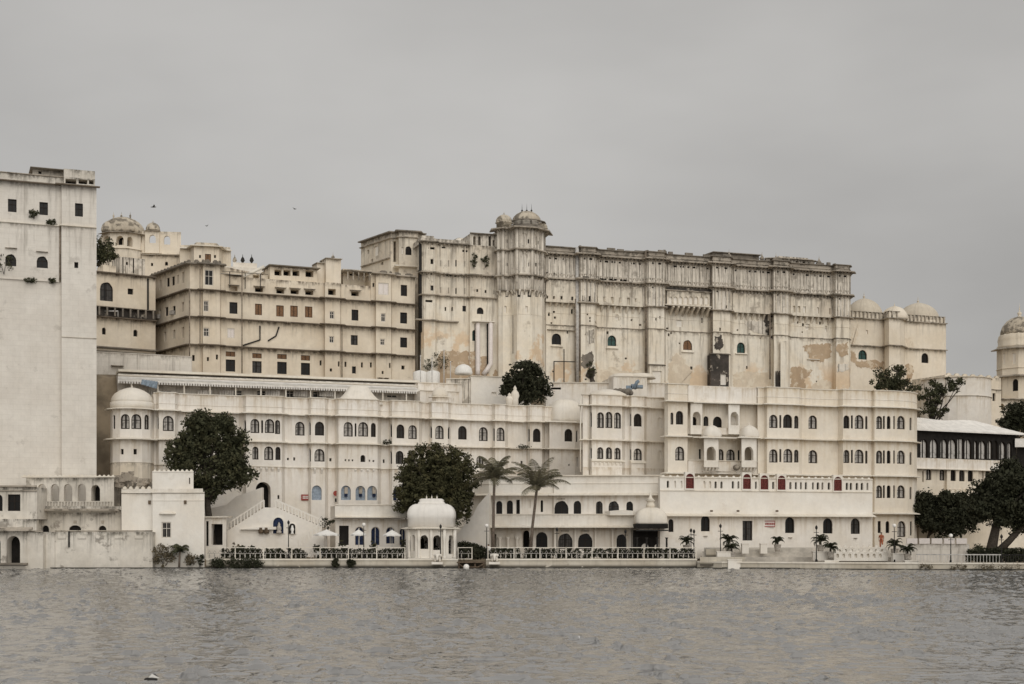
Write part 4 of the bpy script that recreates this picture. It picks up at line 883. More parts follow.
wu = [(546.8, 295.5, 2, 3, 'r', 's'), (554, 296, 2, 3, 'r', 's'), (561.6, 296, 2, 3.5, 'r', 's'), (572.4, 296.5, 2, 4, 'r', 's'), (547, 272, 2, 2.2, 'r', 's'), (554, 272.6, 2, 2.2, 'r', 's'), (562, 273, 2, 2.4, 'r', 's'), (556.7, 252, 2, 2, 'r', 's'), (562, 252.5, 2, 2, 'r', 's'), (556, 257.5, 3, 2, 'r', 's'), (562.7, 258, 2.4, 2, 'r', 's'), (549.5, 257.3, 3, 1.6, 'r', 's'),
      (583.3, 295.5, 2, 5.5, 'r', 's'), (589.3, 296, 2, 5.5, 'r', 's'), (597.5, 296.5, 2.2, 5.5, 'r', 's'), (604.4, 296.7, 2.2, 5.5, 'r', 's'), (612.2, 297, 2.6, 6.5, 'r', 's'), (620.3, 297.5, 2, 5.5, 'r', 's'), (628.6, 297.8, 3, 7, 'r', 's'), (636, 298.5, 2, 3.5, 'r', 's'),
      (727, 305.5, 2, 3, 'r', 's'), (731.5, 306, 2, 3, 'r', 's'), (789.3, 305.5, 2.4, 6.5, 'r', 's'), (794.2, 305.7, 2.4, 6.5, 'r', 's'), (799, 306, 2.6, 6.5, 'r', 's'), (804.6, 306.5, 2.4, 6, 'r', 'n'), (818, 307.5, 2, 6, 'r', 'n'), (830, 308.5, 2, 6, 'r', 's'), (838, 309.5, 2, 5, 'r', 'n'),
      (586, 277, 7, 2.2, 'r', 's'), (602, 278, 9, 2.4, 'r', 's'), (613, 278.5, 8, 2.2, 'r', 's'), (623.5, 279, 7, 2.4, 'r', 's')]
for a, b, i in [(548, 576, 0)] + X[1:] + [(b_, c_, 9) for _, b_, c_, _ in Bt]:
    n = max(2, int((b - a) / 6.2))
    for k in range(n):
        x = a + (b - a) * (k + .5) / n; Yq = LP.Y(x) - (.75 if i < 9 else 2.0)
        if (k * 7 + i * 3) % 5 != 1: wu.append((x, HY - (46.35 - CH) * F / Yq, 4.2 if k % 3 else 2.4, 1.9, 'r', 's', 'vent_slit'))
        if (k * 5 + i) % 4 != 2 and not (580 < x < 628): wu.append((x, HY - (42.55 - CH) * F / Yq, 3.6 if k % 2 else 2.2, 1.6, 'r', 's', 'vent_slit'))
rgv = random.Random(5)
facade(r, pup, [zB + .02, zM, zE], M['gallery'], wu, 14)
facade(r, seg([(546, 1.0), (577, 1.0)]), [zB - .05, zM - .3], M['palace'], [(a, b, c_, d, k_, s_) for a, b, c_, d, k_, s_ in wu[:4]], .5, 'pale_panel')
facade(r, seg([(598, .95), (643, .95)]), [zB - .05, zM - .6], M['palace'], [(a, b, c_, d, k_, s_) for a, b, c_, d, k_, s_ in wu[14:20] if a > 599], .3, 'pale_panel')
facade(r, seg([(733, .95), (772, .95)]), [zB - .05, zM - .6], M['palace'], [], .3, 'pale_panel')
facade(r, seg([(790.5, .95), (832, .95)]), [zB - .05, zM - .6], M['palace'], [(a, b, c_, d, k_, s_) for a, b, c_, d, k_, s_ in wu[22:28] if a > 791], .3, 'pale_panel')
rods(r, pup, zM + .35, zE - .25, .78, .16, .2, 'gallery', 'pilaster_strip'); rods(r, pup, zB + .3, zM - .5, .92, .13, .16, 'palace', 'pilaster_strip')
rods(r, pup, zM + .5, zM + .75, .78, .5, .1, 'ledge', 'panel_sill', .02)
corbels(r, pup, zM - .12, .42, .5, .62, .2, 'ledge'); corbels(r, pup, zE - .02, .42, .6, .62, .2, 'ledge'); corbels(r, pB, zM - .27, .4, .5, .7, .2, 'ledge'); corbels(r, pB[:5], zE + .45, .4, .4, .7, .2, 'ledge')
ledge(r, pup, zM - .1, .75, .34, .16); ledge(r, pup, zE, .95, .26, .24, 'ledge', 'eave'); ledge(r, pup, zE - .45, .2, .14, .02)
zpp = seg([(546, -.1), (577.8, -.1)] + [(x, p_ - .65) for x, p_ in up[2:]])
facade(r, zpp, [zE + .1, zTop], M['ledge'], [], 12, 'parapet'); ledge(r, zpp, zTop, .3, .2, .03, 'darkstone', 'coping'); ledge(r, zpp, zTop - .55, .12, .1, .02)
for (a, b, i) in X:
    corbels(r, seg([(a + 1, 0), (b - 1, 0)]), zB + .02, 1.15 if i else .7, .62, 1.05, .32, 'palace'); ledge(r, seg([(a, 0), (b, 0)]), zB - .05, .74, .16, .02, 'ledge', 'gallery_sill')
for j, (a, b, c_, d) in enumerate(Bt): ledge(r, seg([(a, 0), (b, 1.5), (c_, 1.5), (d, 0)]), zB - .1, .55, .24, .05, 'ledge', 'buttress_cornice')
ledge(r, plow, zS, .14, .16, .03, 'ledge', 'string_course'); ledge(r, seg([(547, 0), (575, 0)]), LP.Z(560, 330.5), .4, .14, .05, 'ledge', 'window_hood')
ledge(r, plow, LP.Z(640, 318), .05, .08, .0, 'palacelow', 'string_course')
# carved balcony between two buttresses
pbal = seg([(666.5, .3), (667, 1.9), (710, 1.9), (710.5, .3)])
zb0, zb1 = LP.Z(690, 308), LP.Z(690, 294)
facade(r, pbal, [zb0, zb1], M['palace'], [(670.5 + i * 5.15, 296.5, 3.8, 8, 'a', 'n') for i in range(8)], 1.5, 'carved_balcony'); ledge(r, pbal, zb1, .2, .2, .03); ledge(r, pbal, zb0 - .1, .25, .22, .03, 'ledgew'); corbels(r, seg([(668, .8), (709, .8)]), zb0 - .1, 1.1, 1.2, .85, .3, 'palace')
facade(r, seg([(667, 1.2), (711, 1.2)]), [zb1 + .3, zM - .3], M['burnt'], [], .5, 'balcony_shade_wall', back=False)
# sills of lower windows, pipes and stained buttress foot
for x, y in ((556.5, 347), (612, 349), (687.6, 352.8), (741, 354.5), (813, 360)): ledge(r, seg([(x - 6, 0), (x + 6, 0)]), LP.Z(x, y), .3, .16, .02, 'ledgew', 'window_sill')
for x, ya, yb, rr, mt in ((577.2, 249, 384, .3, 'steel'), (579.6, 300, 372, .12, 'pipe'), (646, 252, 378, .22, 'pipe'), (575.5, 300, 382, .12, 'pipe'), (711.6, 262, 388, .16, 'pipe'), (770, 316, 380, .12, 'pipe'), (513, 318, 356, .07, 'pipe'), (526, 318, 356, .06, 'pipe'), (554, 362, 384, .08, 'metal'), (564, 350, 384, .08, 'metal')):
    q = LP.pt(x, 1.0 if x not in (513, 526) else 2.9); mb = MB(); mb.tube([(q.x, q.y, LP.Z(x, yb)), (q.x, q.y, LP.Z(x, ya))], rr, 8); mb.build('drainpipe', M[mt], r)
q0, q1 = LP.pt(554, .8), LP.pt(577, .8); mb = MB(); mb.tube([(*q0, LP.Z(554, 362)), (*q1, LP.Z(577, 362.5))], .07, 6); mb.build('pipe', M['metal'], r)
facade(r, seg([(709.5, .9), (710.5, 1.9), (728, 1.95), (730, 1.0)]), [18, LP.Z(720, 356)], M['burnt'], [(723.5, 374, 6, 11, 'r', 'n')], 1, 'stained_buttress_foot')
ledge(r, seg([(709.5, .9), (710.5, 1.9), (728, 1.95), (730, 1.0)]), LP.Z(720, 356), .15, .2, .04, 'darkstone')
facade(r, seg([(649, 1.5), (649.6, 2.1), (664, 2.1), (664.5, 1.5)]), [18, LP.Z(656, 367)], M['palacelow'], [(657, 371, 9, 14, 'r', 'n')], 1, 'buttress_foot'); ledge(r, seg([(649, 1.5), (649.6, 2.1), (664, 2.1), (664.5, 1.5)]), LP.Z(656, 367), .2, .2, .05, 'darkstone')
mb = MB(); 
for a0, a1 in ((0, 1), (1, 2)): pass
q = [LP.pt(781, 1.7), LP.pt(787, 1.7)]
mb.prism([LP.pt(780.5, 2.3), LP.pt(786.5, 2.3), LP.pt(785, 1.5), LP.pt(782, 1.5)], 18, LP.Z(784, 343)); mb.build('buttress_rib', M['palacelow'], r)
facade(r, seg([(775.5, 1.62), (782, 1.62)]), [18, LP.Z(778, 372)], M['burnt'], [], .3, 'stained_patch', back=False)
scar(r, LP, [(803, 347), (812, 344), (831, 344), (831.5, 357), (822, 362), (811, 361), (808, 355)], .05, 'brick', seed=11); scar(r, LP, [(791, 368), (800, 367), (812, 370), (810, 376), (804, 378), (806, 395), (791, 395)], .05, 'brick', seed=12)
scar(r, LP, [(733, 374), (746, 371), (760, 373), (771, 370), (771, 395), (733, 395)], .04, 'scar', seed=13); scar(r, LP, [(812, 384), (822, 379), (831, 382), (831, 395), (812, 395)], .04, 'scar', seed=14); scar(r, LP, [(668, 366), (676, 352), (682, 356), (692, 372), (688, 395), (668, 395)], .04, 'scar', seed=15); scar(r, LP, [(598, 371), (612, 367), (628, 372), (642, 369), (642, 395), (598, 395)], .04, 'scar', seed=16)
scar(r, LP, [(837, 346), (848, 344), (848, 356), (840, 358), (837, 353)], 1.56, 'brick', seed=17); scar(r, LP, [(838, 366), (848, 364), (848, 371), (838, 373)], 1.56, 'gallery', seed=18); scar(r, LP, [(582, 357), (592, 352), (594, 362), (590, 370), (582, 368)], 1.56, 'darkstone', seed=19); scar(r, LP, [(588, 372), (594.5, 366), (594.5, 384), (591, 384), (586, 377)], 1.57, 'burnt', seed=20); scar(r, LP, [(585, 334), (593, 331), (594, 344), (588, 347)], 1.56, 'gallery', seed=21)
scar(r, LP, [(715, 338), (721, 336), (724, 345), (720, 352), (714, 350)], 1.57, 'burnt', seed=22); scar(r, LP, [(745, 322), (768, 320), (771, 337), (760, 333), (748, 329)], .06, 'gallery', seed=23); scar(r, LP, [(763, 315.5), (771.5, 315.5), (771.5, 338), (767, 336)], .08, 'burnt', seed=24)
mb = MB(); rgp = random.Random(31); band(mb, zpp[1:], zTop + .1, zTop + .2, .3)
for p, a in walk(zpp[1:], 1.7):
    if rgp.random() < .62: mb.box(p, rgp.uniform(.5, 1.6), .3, zTop + .1, zTop + rgp.uniform(.22, .62), a)
mb.build('broken_parapet', M['darkstone'], r)
# roof structures
facade(r, seg([(713, -2), (759, -2)]), [zTop - .5, LP.Z(735, 251.5)], M['darkstone'], [], 6, 'roof_room'); ledge(r, seg([(712, -2), (760, -2)]), LP.Z(735, 251.5), .5, .2, .1, 'darkstone', 'roof_eave', inn=3)
facade(r, seg([(774, -2), (778, -1), (809, -1), (812, -2)]), [zTop - .5, LP.Z(792, 257)], M['gallery'], [(788, 261, 3, 4, 'r', 's'), (797, 261, 3, 4, 'r', 's'), (804, 261.5, 3, 4, 'r', 's')], 5, 'roof_pavilion'); ledge(r, seg([(765, -2), (778, -1), (809, -1), (815, -2)]), LP.Z(792, 257.5), .7, .2, .25, 'ledge', 'roof_eave', inn=3)
facade(r, seg([(779, -2), (808, -2)]), [LP.Z(792, 257), LP.Z(792, 254.5)], M['gallery'], [], 4, 'roof_parapet')
for x in (776, 762, 819, 729):
    q = LP.pt(x, -1.5); m2 = MB(); m2.lathe((q.x, q.y, zTop - .1), [(.35, 0), (.3, .8), (.45, .9), (.15, 1.3), (.05, 1.6), (0, 2.1)], 10); m2.build('finial', M['ledge'], r)
ledge(r, seg([(546, -.8), (572, -.8)]), LP.Z(560, 247.2), .2, .3, .03, 'darkstone', 'roof_edge', inn=3)
# green weeds and vine stains on the palace
for i, (x, y, w, h, lab) in enumerate(((474, 262, .6, 2.4, 'dark vine hanging on the palace wall below the roof arcade, nearest the west range'), (485.5, 263, .9, 1.8, 'dark vine on the white wall panel left of the octagonal tower'), (591, 372, 1.0, 2.8, 'straggly creeper at the foot of the first buttress beside the grey pipe'), (441, 362, 1.6, 2.4, 'bushy shrub at the palace foot beside the exposed brick'), (430, 366, 1.2, 2.0, 'shrub behind the small white chhatri at the end of the cream house'))):
    q = LP.pt(x, 1.0 if x < 580 else 2.1); bush('wall_plant', lab, (q.x, q.y, LP.Z(x, y) - h * .5), w, h, 'leaf', 50 + i, 9, 18, .24, cat='creeper')

# ================================================================== DOMED WING RIGHT OF THE PALACE
LR = Line((850, 238), (946, 245))
r = thing('domed_wing', 'cream palace wing with two large domes and a rounded turret', 'palace wing', (*LR.pt(900), 20))
pr_ = LR.poly([(846, 0), (884, 0), (885, 1.2), (889, 2.6), (900, 2.6), (904, 1.2), (905, 0), (946, 0)])
zr = [15, LR.Z(880, 347), LR.Z(880, 320)]
facade(r, pr_, zr, M['creamlite'], [(862.7, 350, 8.5, 9.5, 'a', 'g'), (925, 353, 7, 10, 'a', 'd'), (873, 361, 2, 2.5, 'r', 's'), (867, 330, 2, 4, 'r', 'n')], 12)
ledge(r, pr_, zr[1], .55, .2, .12); ledge(r, pr_, zr[2], .5, .22, .1)
pp = offset(pr_, -.2); facade(r, [p for p in pp], [zr[2] + .2, LR.Z(880, 313.5)], M['creamlite'], [], 10, 'parapet', cap=False); rods(r, pp, zr[2] + .25, LR.Z(880, 312.5), .8, .18, .5, 'ledge', 'parapet_post')
q = LR.pt(864, -4); dome(r, (q.x, q.y, LR.Z(864, 318)), 3.1, 3.9, 'domecream', 32, 0, .75)
q = LR.pt(918, -4.5); dome(r, (q.x, q.y, LR.Z(918, 320)), 3.5, 3.6, 'domecream', 32, 0, .75); mb = MB(); mb.lathe((q.x, q.y, LR.Z(918, 322)), [(3.75, 0), (3.75, .5), (3.5, .6)], 28); mb.build('dome_drum', M['creamlite'], r)
q = LR.pt(894.5, 0); dome(r, (q.x, q.y, LR.Z(895, 320)), 2.15, 2.3, 'creamlite', 24, 0, .45)
q = LR.pt(876, -3); dome(r, (q.x, q.y, LR.Z(876, 318)), 1.2, 2.2, 'domecream', 18, 0, .4); q = LR.pt(884.5, -2); mb = MB(); mb.tube([(q.x, q.y, zr[2]), (q.x, q.y, zr[2] + 1.6)], .2, 8); mb.build('post', M['ledge'], r)
for pts in (((873, 326), (863, 338)), ): pass
scar(r, LR, [(853, 326), (859, 321), (858, 334), (853, 346), (851, 346)], .04, 'scar', seed=1)
scar(r, LR, [(850, 351), (855, 352), (857, 361), (872, 360), (884, 362), (884, 369), (870, 369), (858, 367), (850, 360)], .04, 'brick', seed=2)
scar(r, LR, [(906, 339), (910, 338), (913, 342), (914, 347), (906, 347)], .04, 'scar', seed=3); scar(r, LR, [(906, 364), (912, 366), (913, 374), (910, 382), (906, 384)], .04, 'brick', seed=4)

# ================================================================== FAR RIGHT TOWER AND PLAIN APSE
LT = Line((1003, 240), (1060, 242))
r = thing('chhatri_tower', 'tall cream corner tower with a ribbed grey dome cut by the frame edge', 'tower', (PX(1030, 244), 244, 15))
c = (PX(1019.5, 246), 246.0); pl = ngon(c, 3.75, 8, R(22.5)); vis = [Vector(v) for v in (pl[3], pl[4], pl[5], pl[6], pl[7], pl[0])]
zt_ = [10, PZ(428, 241), PZ(399, 241), PZ(375, 242), PZ(347, 242)]
facade(r, vis, zt_[2:], M['creamlite'], [(1015.5, 379, 5.5, 12, 'a', 'd'), (1014, 353, 3.5, 11, 'r', 'n'), (1004, 353, 2.5, 11, 'r', 'n')], 6, bvec=(2.3, 6))
lw = [P2(995.5, 241.5), P2(1060, 243)]; facade(r, lw, zt_[:3], M['creamlite'], [(1002, 403.5, 4.5, 6, 'a', 'o'), (1017, 403, 5, 7, 'a', 'o')], 9, 'lower_wall', bvec=(3.2, 9))
ledge(r, vis, zt_[4], 1.0, .3, .25, 'ledge', 'eave'); ledge(r, vis, zt_[3], .9, .25, .25, 'ledge', 'eave'); ledge(r, vis, zt_[3] + 1.3, .15, .15, .02, 'creamlite'); ledge(r, lw, zt_[2], .7, .2, .1); ledge(r, lw, zt_[1], .7, .25, .1)
mb = MB(); mb.lathe((c[0], c[1], zt_[4] + .25), [(3.55, 0), (3.6, .5), (3.4, .55), (3.5, 1.4), (3.35, 2.2), (3.0, 2.5)], 32, rib=16); mb.build('dome_drum', M['creamlite'], r)
dome(r, (c[0], c[1], zt_[4] + 2.6), 3.15, 3.1, 'domeold', 40, 16, 1.35, fmat='creamlite', prof=[(1, 0), (.98, .2), (.88, .48), (.68, .75), (.42, .93), (.2, 1.0)])
YA = 228; r = thing('apse_house', 'plain pale round-ended building with no windows behind the restaurant roof', 'house', (PX(965, YA), YA, 10))
c = (PX(967, YA), YA + 6); half = [Vector((c[0] + 5.6 * math.cos(a), c[1] + 6 * math.sin(a))) for a in np.linspace(R(180), R(345), 12)]
facade(r, half, [5, PZ(396, YA), PZ(377, YA)], M['white'], [], 7); ledge(r, half, PZ(396, YA), .12, .14, .02, 'ledge', 'string_course'); ledge(r, half, PZ(377, YA), .2, .2, .03, 'creamlite', 'coping')
facade(r, [P2(945, 231), P2(1001, 236)], [5, PZ(388, 232), PZ(375.5, 232)], M['creamlite'], [(994, 393, 3, 8, 'r', 's'), (976, 384, 5, 1.5, 'r', 's')], 8); ledge(r, [P2(945, 231), P2(1001, 236)], PZ(388, 232), .2, .16, .03); merlons(r, [P2(945, 231), P2(1001, 236)], PZ(375.5, 232), 1.6, .9, .35, .3, 'creamlite', 'battlement')
# ================================================================== LOW AWNING TERRACE BEHIND THE HOTEL ROOF
LA = Line((128, 186.5), (430, 200.5))
r = thing('awning_terrace', 'long low white terrace building with a scalloped awning behind the hotel roof', 'terrace building', (*LA.pt(280), 14))
pa = [LA.pt(118), LA.pt(418)]
facade(r, LA.poly([(118, -2), (418, -2)]), [10, LA.Z(280, 388), LA.Z(280, 378)], M['tower'], [(x, 390, 11, 8, 'r', 'W') for x in (166, 202, 237, 262, 290, 318, 348, 392)], 5)
ledge(r, pa, LA.Z(280, 382), .3, .2, .05, 'ledgew', 'awning_fascia', inn=.1)
mb = MB(); A, B = LA.pt(118, .4), LA.pt(418, .4); A2, B2 = LA.pt(118, -2.4), LA.pt(418, -2.4); ze, zr_ = LA.Z(280, 387) , LA.Z(280, 377.5)
mb.face([(*A, ze), (*B, ze), (*B2, zr_), (*A2, zr_)]); mb.face([(*A, ze - .08), (*A2, zr_ - .08), (*B2, zr_ - .08), (*B, ze - .08)])
n = 118
for i in range(n):
    a, b = A.lerp(B, i / n), A.lerp(B, (i + .55) / n); mb.face([(*a, ze - .3), (*b, ze - .3), (*b, ze), (*a, ze)])
mb.build('awning', M['rooftin'], r)
ledge(r, LA.poly([(118, -2.4), (418, -2.4)]), LA.Z(280, 376.5), .5, .5, .1, 'ledgew', 'roof_curb', inn=4)
rods(r, pa, LA.Z(280, 402), ze, 3.4, .16, .16, 'ledgew', 'post')
for i, x in enumerate((152, 204, 226, 272, 300, 326)):
    q = LA.pt(x, -.6 + .2 * (i % 2)); mb = MB(); w = 1.0
    for k in range(12):
        x0, x1 = -w + k * w / 6, -w + (k + 1) * w / 6; f = .07 * (-1) ** k
        mb.face([(q.x + x0, q.y + f, LA.Z(x, 396)), (q.x + x1, q.y - f, LA.Z(x, 396)), (q.x + x1, q.y - f + .35, LA.Z(x, 389.6)), (q.x + x0, q.y + f + .35, LA.Z(x, 389.6))])
    o = mb.build('drying_cloth', M['tinold'], None)
    tag(o, ('white sheet hung on the awning terrace nearest the round corner dome', 'pale sheet hung on the terrace behind the hotel roof, second from the left', 'pale sheet hung on the terrace, third from the left', 'pale sheet hung on the terrace, fourth from the left', 'pale sheet hung on the terrace, fifth from the left', 'pale sheet hung on the terrace just left of the curved bangla roof')[i], 'sheet', 'sheets hung on the awning terrace')
q = LA.pt(148.5, 1.2); mb = MB()
for k in range(6): mb.face([(q.x - 1 + k * .35, q.y + .12 * (k % 2), LA.Z(148, 385.5) - .1 * k), (q.x - .65 + k * .35, q.y + .12 * ((k + 1) % 2), LA.Z(148, 385.5) - .1 * k), (q.x - .65 + k * .35, q.y + .5, LA.Z(148, 380) - .05 * k), (q.x - 1 + k * .35, q.y + .5, LA.Z(148, 380) - .05 * k)])
tag(mb.build('tarpaulin', M['bluetarp']), 'small crumpled blue tarpaulin at the left end of the awning terrace', 'tarpaulin')
# roofs and tanks between hotel and palace
def block(name, label, cat, pts, ytop, Y, mat='whiteb', zb=8, depth=5, opens=(), cop=True):
    rr = thing(name, label, cat, (pts[0].x, pts[0].y, zb)); facade(rr, pts, [zb, PZ(ytop, Y)], M[mat], opens, depth)
    if cop: ledge(rr, pts, PZ(ytop, Y), .15, .14, .02, 'ledgew', 'coping')
    return rr
block('roof_house', 'plain white flat-roofed block left of the dark roof tree', 'house', [P2(471, 203), P2(531, 206)], 377, 204, opens=[(494, 392, 5, 4, 'r', 'n')])
block('grey_shed', 'grey streaked wall block beside the plain white block', 'shed', [P2(446, 203.5), P2(470.5, 203)], 379, 203, 'gallery', depth=4)
block('white_terrace', 'low white parapet block behind the tiny white chhatri', 'terrace', [P2(418, 200.5), P2(462, 203)], 384, 202, 'white')
block('white_terrace', 'stepped white block in front of the grey shed', 'terrace', [P2(420, 198), P2(459, 200)], 391.5, 199, 'white', depth=3)
rr = block('long_roof', 'long white roof slab right of the dark roof tree', 'roof', [P2(546, 204), P2(665, 205)], 383, 204, 'white', opens=[(556, 387.5, 10, 2, 'r', 's')])
rr = block('roof_hut', 'pale hut with corrugated walls and a shallow humped roof behind the middle block', 'hut', [P2(613.5, 202), P2(647, 203)], 376.5, 202, 'white', depth=6); rods(rr, [P2(613.5, 202), P2(647, 203)], 25, PZ(377, 202), .45, .08, .1, 'ledgew', 'sheet_rib')
for cx_ in (624, 640):
    mb = MB(); mb.lathe((PX(cx_, 205), 205, PZ(376.5, 202)), [(2.3, 0), (2.1, .4), (1.4, .7), (0, .85)], 18, sy=1); mb.build('roof', M['dome'], rr)
mb = MB(); Yt = 198
for k, (x0, y0, x1, y1) in enumerate(((626, 388, 632, 385.5), (631, 386, 637, 384), (636, 385.5, 643, 385))): mb.prism([P2(x0, Yt), P2(x1, Yt), P2(x1, Yt + 1.6), P2(x0, Yt + 1.6)], PZ(y0 + 2, Yt), PZ(y1, Yt), 0, True, True)
mb.tube([P3(634, 389, Yt), P3(637, 382, Yt), P3(639, 380.8, Yt)], .25, 6); tag(mb.build('tarpaulin', M['bluetarp']), 'crumpled blue tarpaulin on the roof beside the pale hut', 'tarpaulin')
mb = MB()
for k in range(9): mb.blob((PX(614 + k * 2.1, 197), 197 + .3 * (k % 3), PZ(392.5, 197) + .25 * (k % 2)), .42, .4, .38)
tag(mb.build('rubble_heap', M['darkstone']), 'small heap of dark rubble on the white roof below the blue tarpaulin', 'rubble')
r = thing('small_chhatri', 'tiny white roof chhatri with a pointed dome right of the awning terrace', 'chhatri', (PX(440, 195), 195, 18))
c = (PX(440, 196), 196.0)
facade(r, [Vector(v) for v in ngon(c, 1.15, 8, R(22.5))[3:8]], [14, PZ(404, 195), PZ(396.5, 195)], M['white'], [], 2); ledge(r, [Vector(v) for v in ngon(c, 1.15, 8, R(22.5))[3:8]], PZ(396.5, 195), .5, .12, .15, 'ledgew', 'eave'); dome(r, (c[0], c[1], PZ(396, 195)), 1.1, 1.35, 'dome', 20, 0, .32)
for i, (x, lab) in enumerate(((420, 'white roof tank between the cream house and the palace shrubs'), (433, 'white roof tank right beside the grey pole on the roof'))):
    mb = MB(); cc = (PX(x, 206), 206, PZ(384, 206)); mb.lathe(cc, [(.95, 0), (1, .1), (1, 1.6), (.9, 1.75), (.3, 1.95), (0, 2)], 18); tag(mb.build('water_tank', M['fabric']), lab, 'water tank', 'roof water tanks')
mb = MB(); mb.lathe((PX(463.5, 205), 205, PZ(374.5, 205)), [(1.25, 0), (1.3, .3), (1.15, .9), (.8, 1.25), (.3, 1.45), (0, 1.5)], 20); tag(mb.build('water_tank', M['fabric']), 'round white tank in front of the exposed brick of the palace', 'water tank', 'roof water tanks')
for i, (x, ya, yb, lab) in enumerate(((420.5, 356, 388, 'slim pale pole at the right end of the cream house'), (432, 358, 386, 'slim pale pole beside the white roof tank'), (444, 350, 384, 'slim pale pole before the exposed brick'), (450.5, 362, 384, 'short pale pole right before the exposed brick'))):
    mb = MB(); Y = 204; mb.tube([P3(x, yb + 8, Y), P3(x, ya, Y)], [.09, .06], 6); mb.blob(P3(x, ya, Y), .12, .12, .12); tag(mb.build('roof_pole', M['steel']), lab, 'pole', 'poles on the roofs')
mb = MB(); c = P3(730, 378, 206); mb.lathe((c.x, c.y, c.z), [(.0, -.1), (.5, 0), (.75, .2)], 14)
r = thing('hotel_roof_pots', 'white finial urns standing on the hotel roof edge by the roof tree', 'urns', P3(517, 402, 193)); del r['label']; bpy.data.objects.remove(r)
for i, (x, y, lab) in enumerate(((515, 402, 'white pointed urn at the hotel roof edge under the dark roof tree'), (509.5, 403, 'smaller white urn left of the pointed urn on the hotel roof'))):
    mb = MB(); p = P3(x, y, 196); h = 2.1 - .8 * i; mb.lathe(p, [(.5, -.6), (.45, .2 * h), (.6, .4 * h), (.5, .62 * h), (.2, .8 * h), (.25, .9 * h), (0, 1.1 * h)], 14); tag(mb.build('roof_urn', M['dome']), lab, 'urn', 'urns on the hotel roof')

# ================================================================== HOTEL, LEFT WING
LH1 = Line((110, 172), (580, 194))
H1 = LH1
r = thing('hotel_wing', 'long white three-storey hotel wing with arched windows, projecting bays and a round domed corner', 'hotel', (*LH1.pt(340), 1))
z0 = .9; zL3 = LH1.Z(240, 467); zL2 = LH1.Z(240, 442.2); zEv = LH1.Z(240, 413.2); zPar = LH1.Z(240, 396.5)
bay = lambda a, b, p, c: [(a, 0), (a + c, p), (b - c, p), (b, 0)]
b1 = [(153.5, 0)] + bay(156, 178, 1.2, 3) + bay(243, 285, 1.2, 3.2) + bay(308, 328, 1.1, 3) + bay(335, 381, 1.3, 3.5) + bay(389, 422, 1.2, 3.2) + bay(429, 451, 1.1, 3.2) + bay(492, 508, 1.0, 3) + bay(527, 545, 1.1, 3) + [(556, 0)]
wtop = [(168.3, 416, 11, 15, 'a', 'c'), (157.6, 416, 2, 13, 'a', 'd'), (194, 417, 9, 14, 'a', 'c'), (211, 418, 9, 14, 'a', 'c'), (226.6, 419, 9.5, 14, 'a', 'c'), (255, 419, 9, 14, 'a', 'c'), (269.6, 419, 9.5, 14, 'a', 'c'), (277.6, 420, 5, 14, 'a', 'c'), (245, 420, 2.4, 12, 'a', 'd'), (262.2, 420, 1.8, 13, 'a', 'd'),
        (300, 421.5, 9.5, 14, 'a', 'c'), (309.6, 422, 2.2, 13, 'a', 'd'), (319.6, 421.5, 9.5, 14, 'a', 'c'), (348.3, 422, 9, 14.5, 'a', 'c'), (355.6, 423, 1.8, 13.5, 'a', 'd'), (363.3, 422, 10, 14.5, 'a', 'c'), (373.4, 423, 5, 14, 'a', 'c'), (391, 424, 2.4, 13, 'a', 'd'), (400.5, 424.3, 8, 14, 'a', 'c'), (412.7, 425, 8.5, 14, 'a', 'c'),
        (430.8, 426, 2.2, 12, 'a', 'd'), (439.6, 425.5, 8.5, 13.5, 'a', 'c'), (448.8, 426.5, 2.4, 12.5, 'a', 'd'), (462.5, 426, 8.5, 13.5, 'a', 'c'), (483.4, 427, 9, 14, 'a', 'c'), (493.6, 428, 2, 13, 'a', 'd'), (501.5, 427.5, 8, 13.5, 'a', 'c'), (528.6, 428.5, 2.2, 13, 'a', 'd'), (536.8, 428.5, 7.5, 13.5, 'a', 'c')]
wmid = [(255.5, 446.5, 6, 13, 'a', 'c'), (268.8, 446.5, 9, 13.5, 'a', 'c'), (278, 447, 5, 13, 'a', 'c'), (288, 458, 2, 2.2, 'r', 's'), (294.3, 457.5, 2, 3, 'r', 's'), (309.8, 448.5, 2, 13, 'a', 'd'), (319.6, 449, 10, 12.5, 'a', 'c'), (330.5, 458.3, 2.2, 3, 'r', 's'), (363, 455, 5, 7, 'a', 's'), (383.8, 459, 2, 4, 'a', 's'), (349, 459.5, 1.6, 1.8, 'r', 's'), (352.5, 459.5, 1.6, 1.8, 'r', 's'), (345.5, 459.3, 1.6, 1.8, 'r', 's'), (369.5, 459.8, 1.6, 1.8, 'r', 's'), (373.5, 460, 1.8, 2, 'r', 's'),
        (391, 451, 2.2, 13, 'a', 'd'), (399.7, 451, 8, 13, 'a', 'd'), (440, 453, 8, 13, 'a', 'c'), (480, 456, 7, 12, 'a', 'c'), (521.7, 461, 2, 4, 'r', 's')]
wlow = [(263.2, 482, 15, 32, 'a', 'o', 'doorway'), (316.8, 485.5, 10, 14.5, 'a', 'u'), (346, 485.5, 10, 14.5, 'a', 'u'), (360.5, 485.8, 10, 14.5, 'a', 'u'), (374, 486, 10, 14.3, 'a', 'u'), (397.5, 487, 9, 14, 'a', 'U', 'window'), (249, 494, 2, 4, 'a', 's'), (278.5, 495, 2, 4, 'a', 's')]
P1 = LH1.poly(b1)
facade(r, P1, [z0, zL3, zL2, zEv, zPar], M['white'], wtop + wmid + wlow, 9)
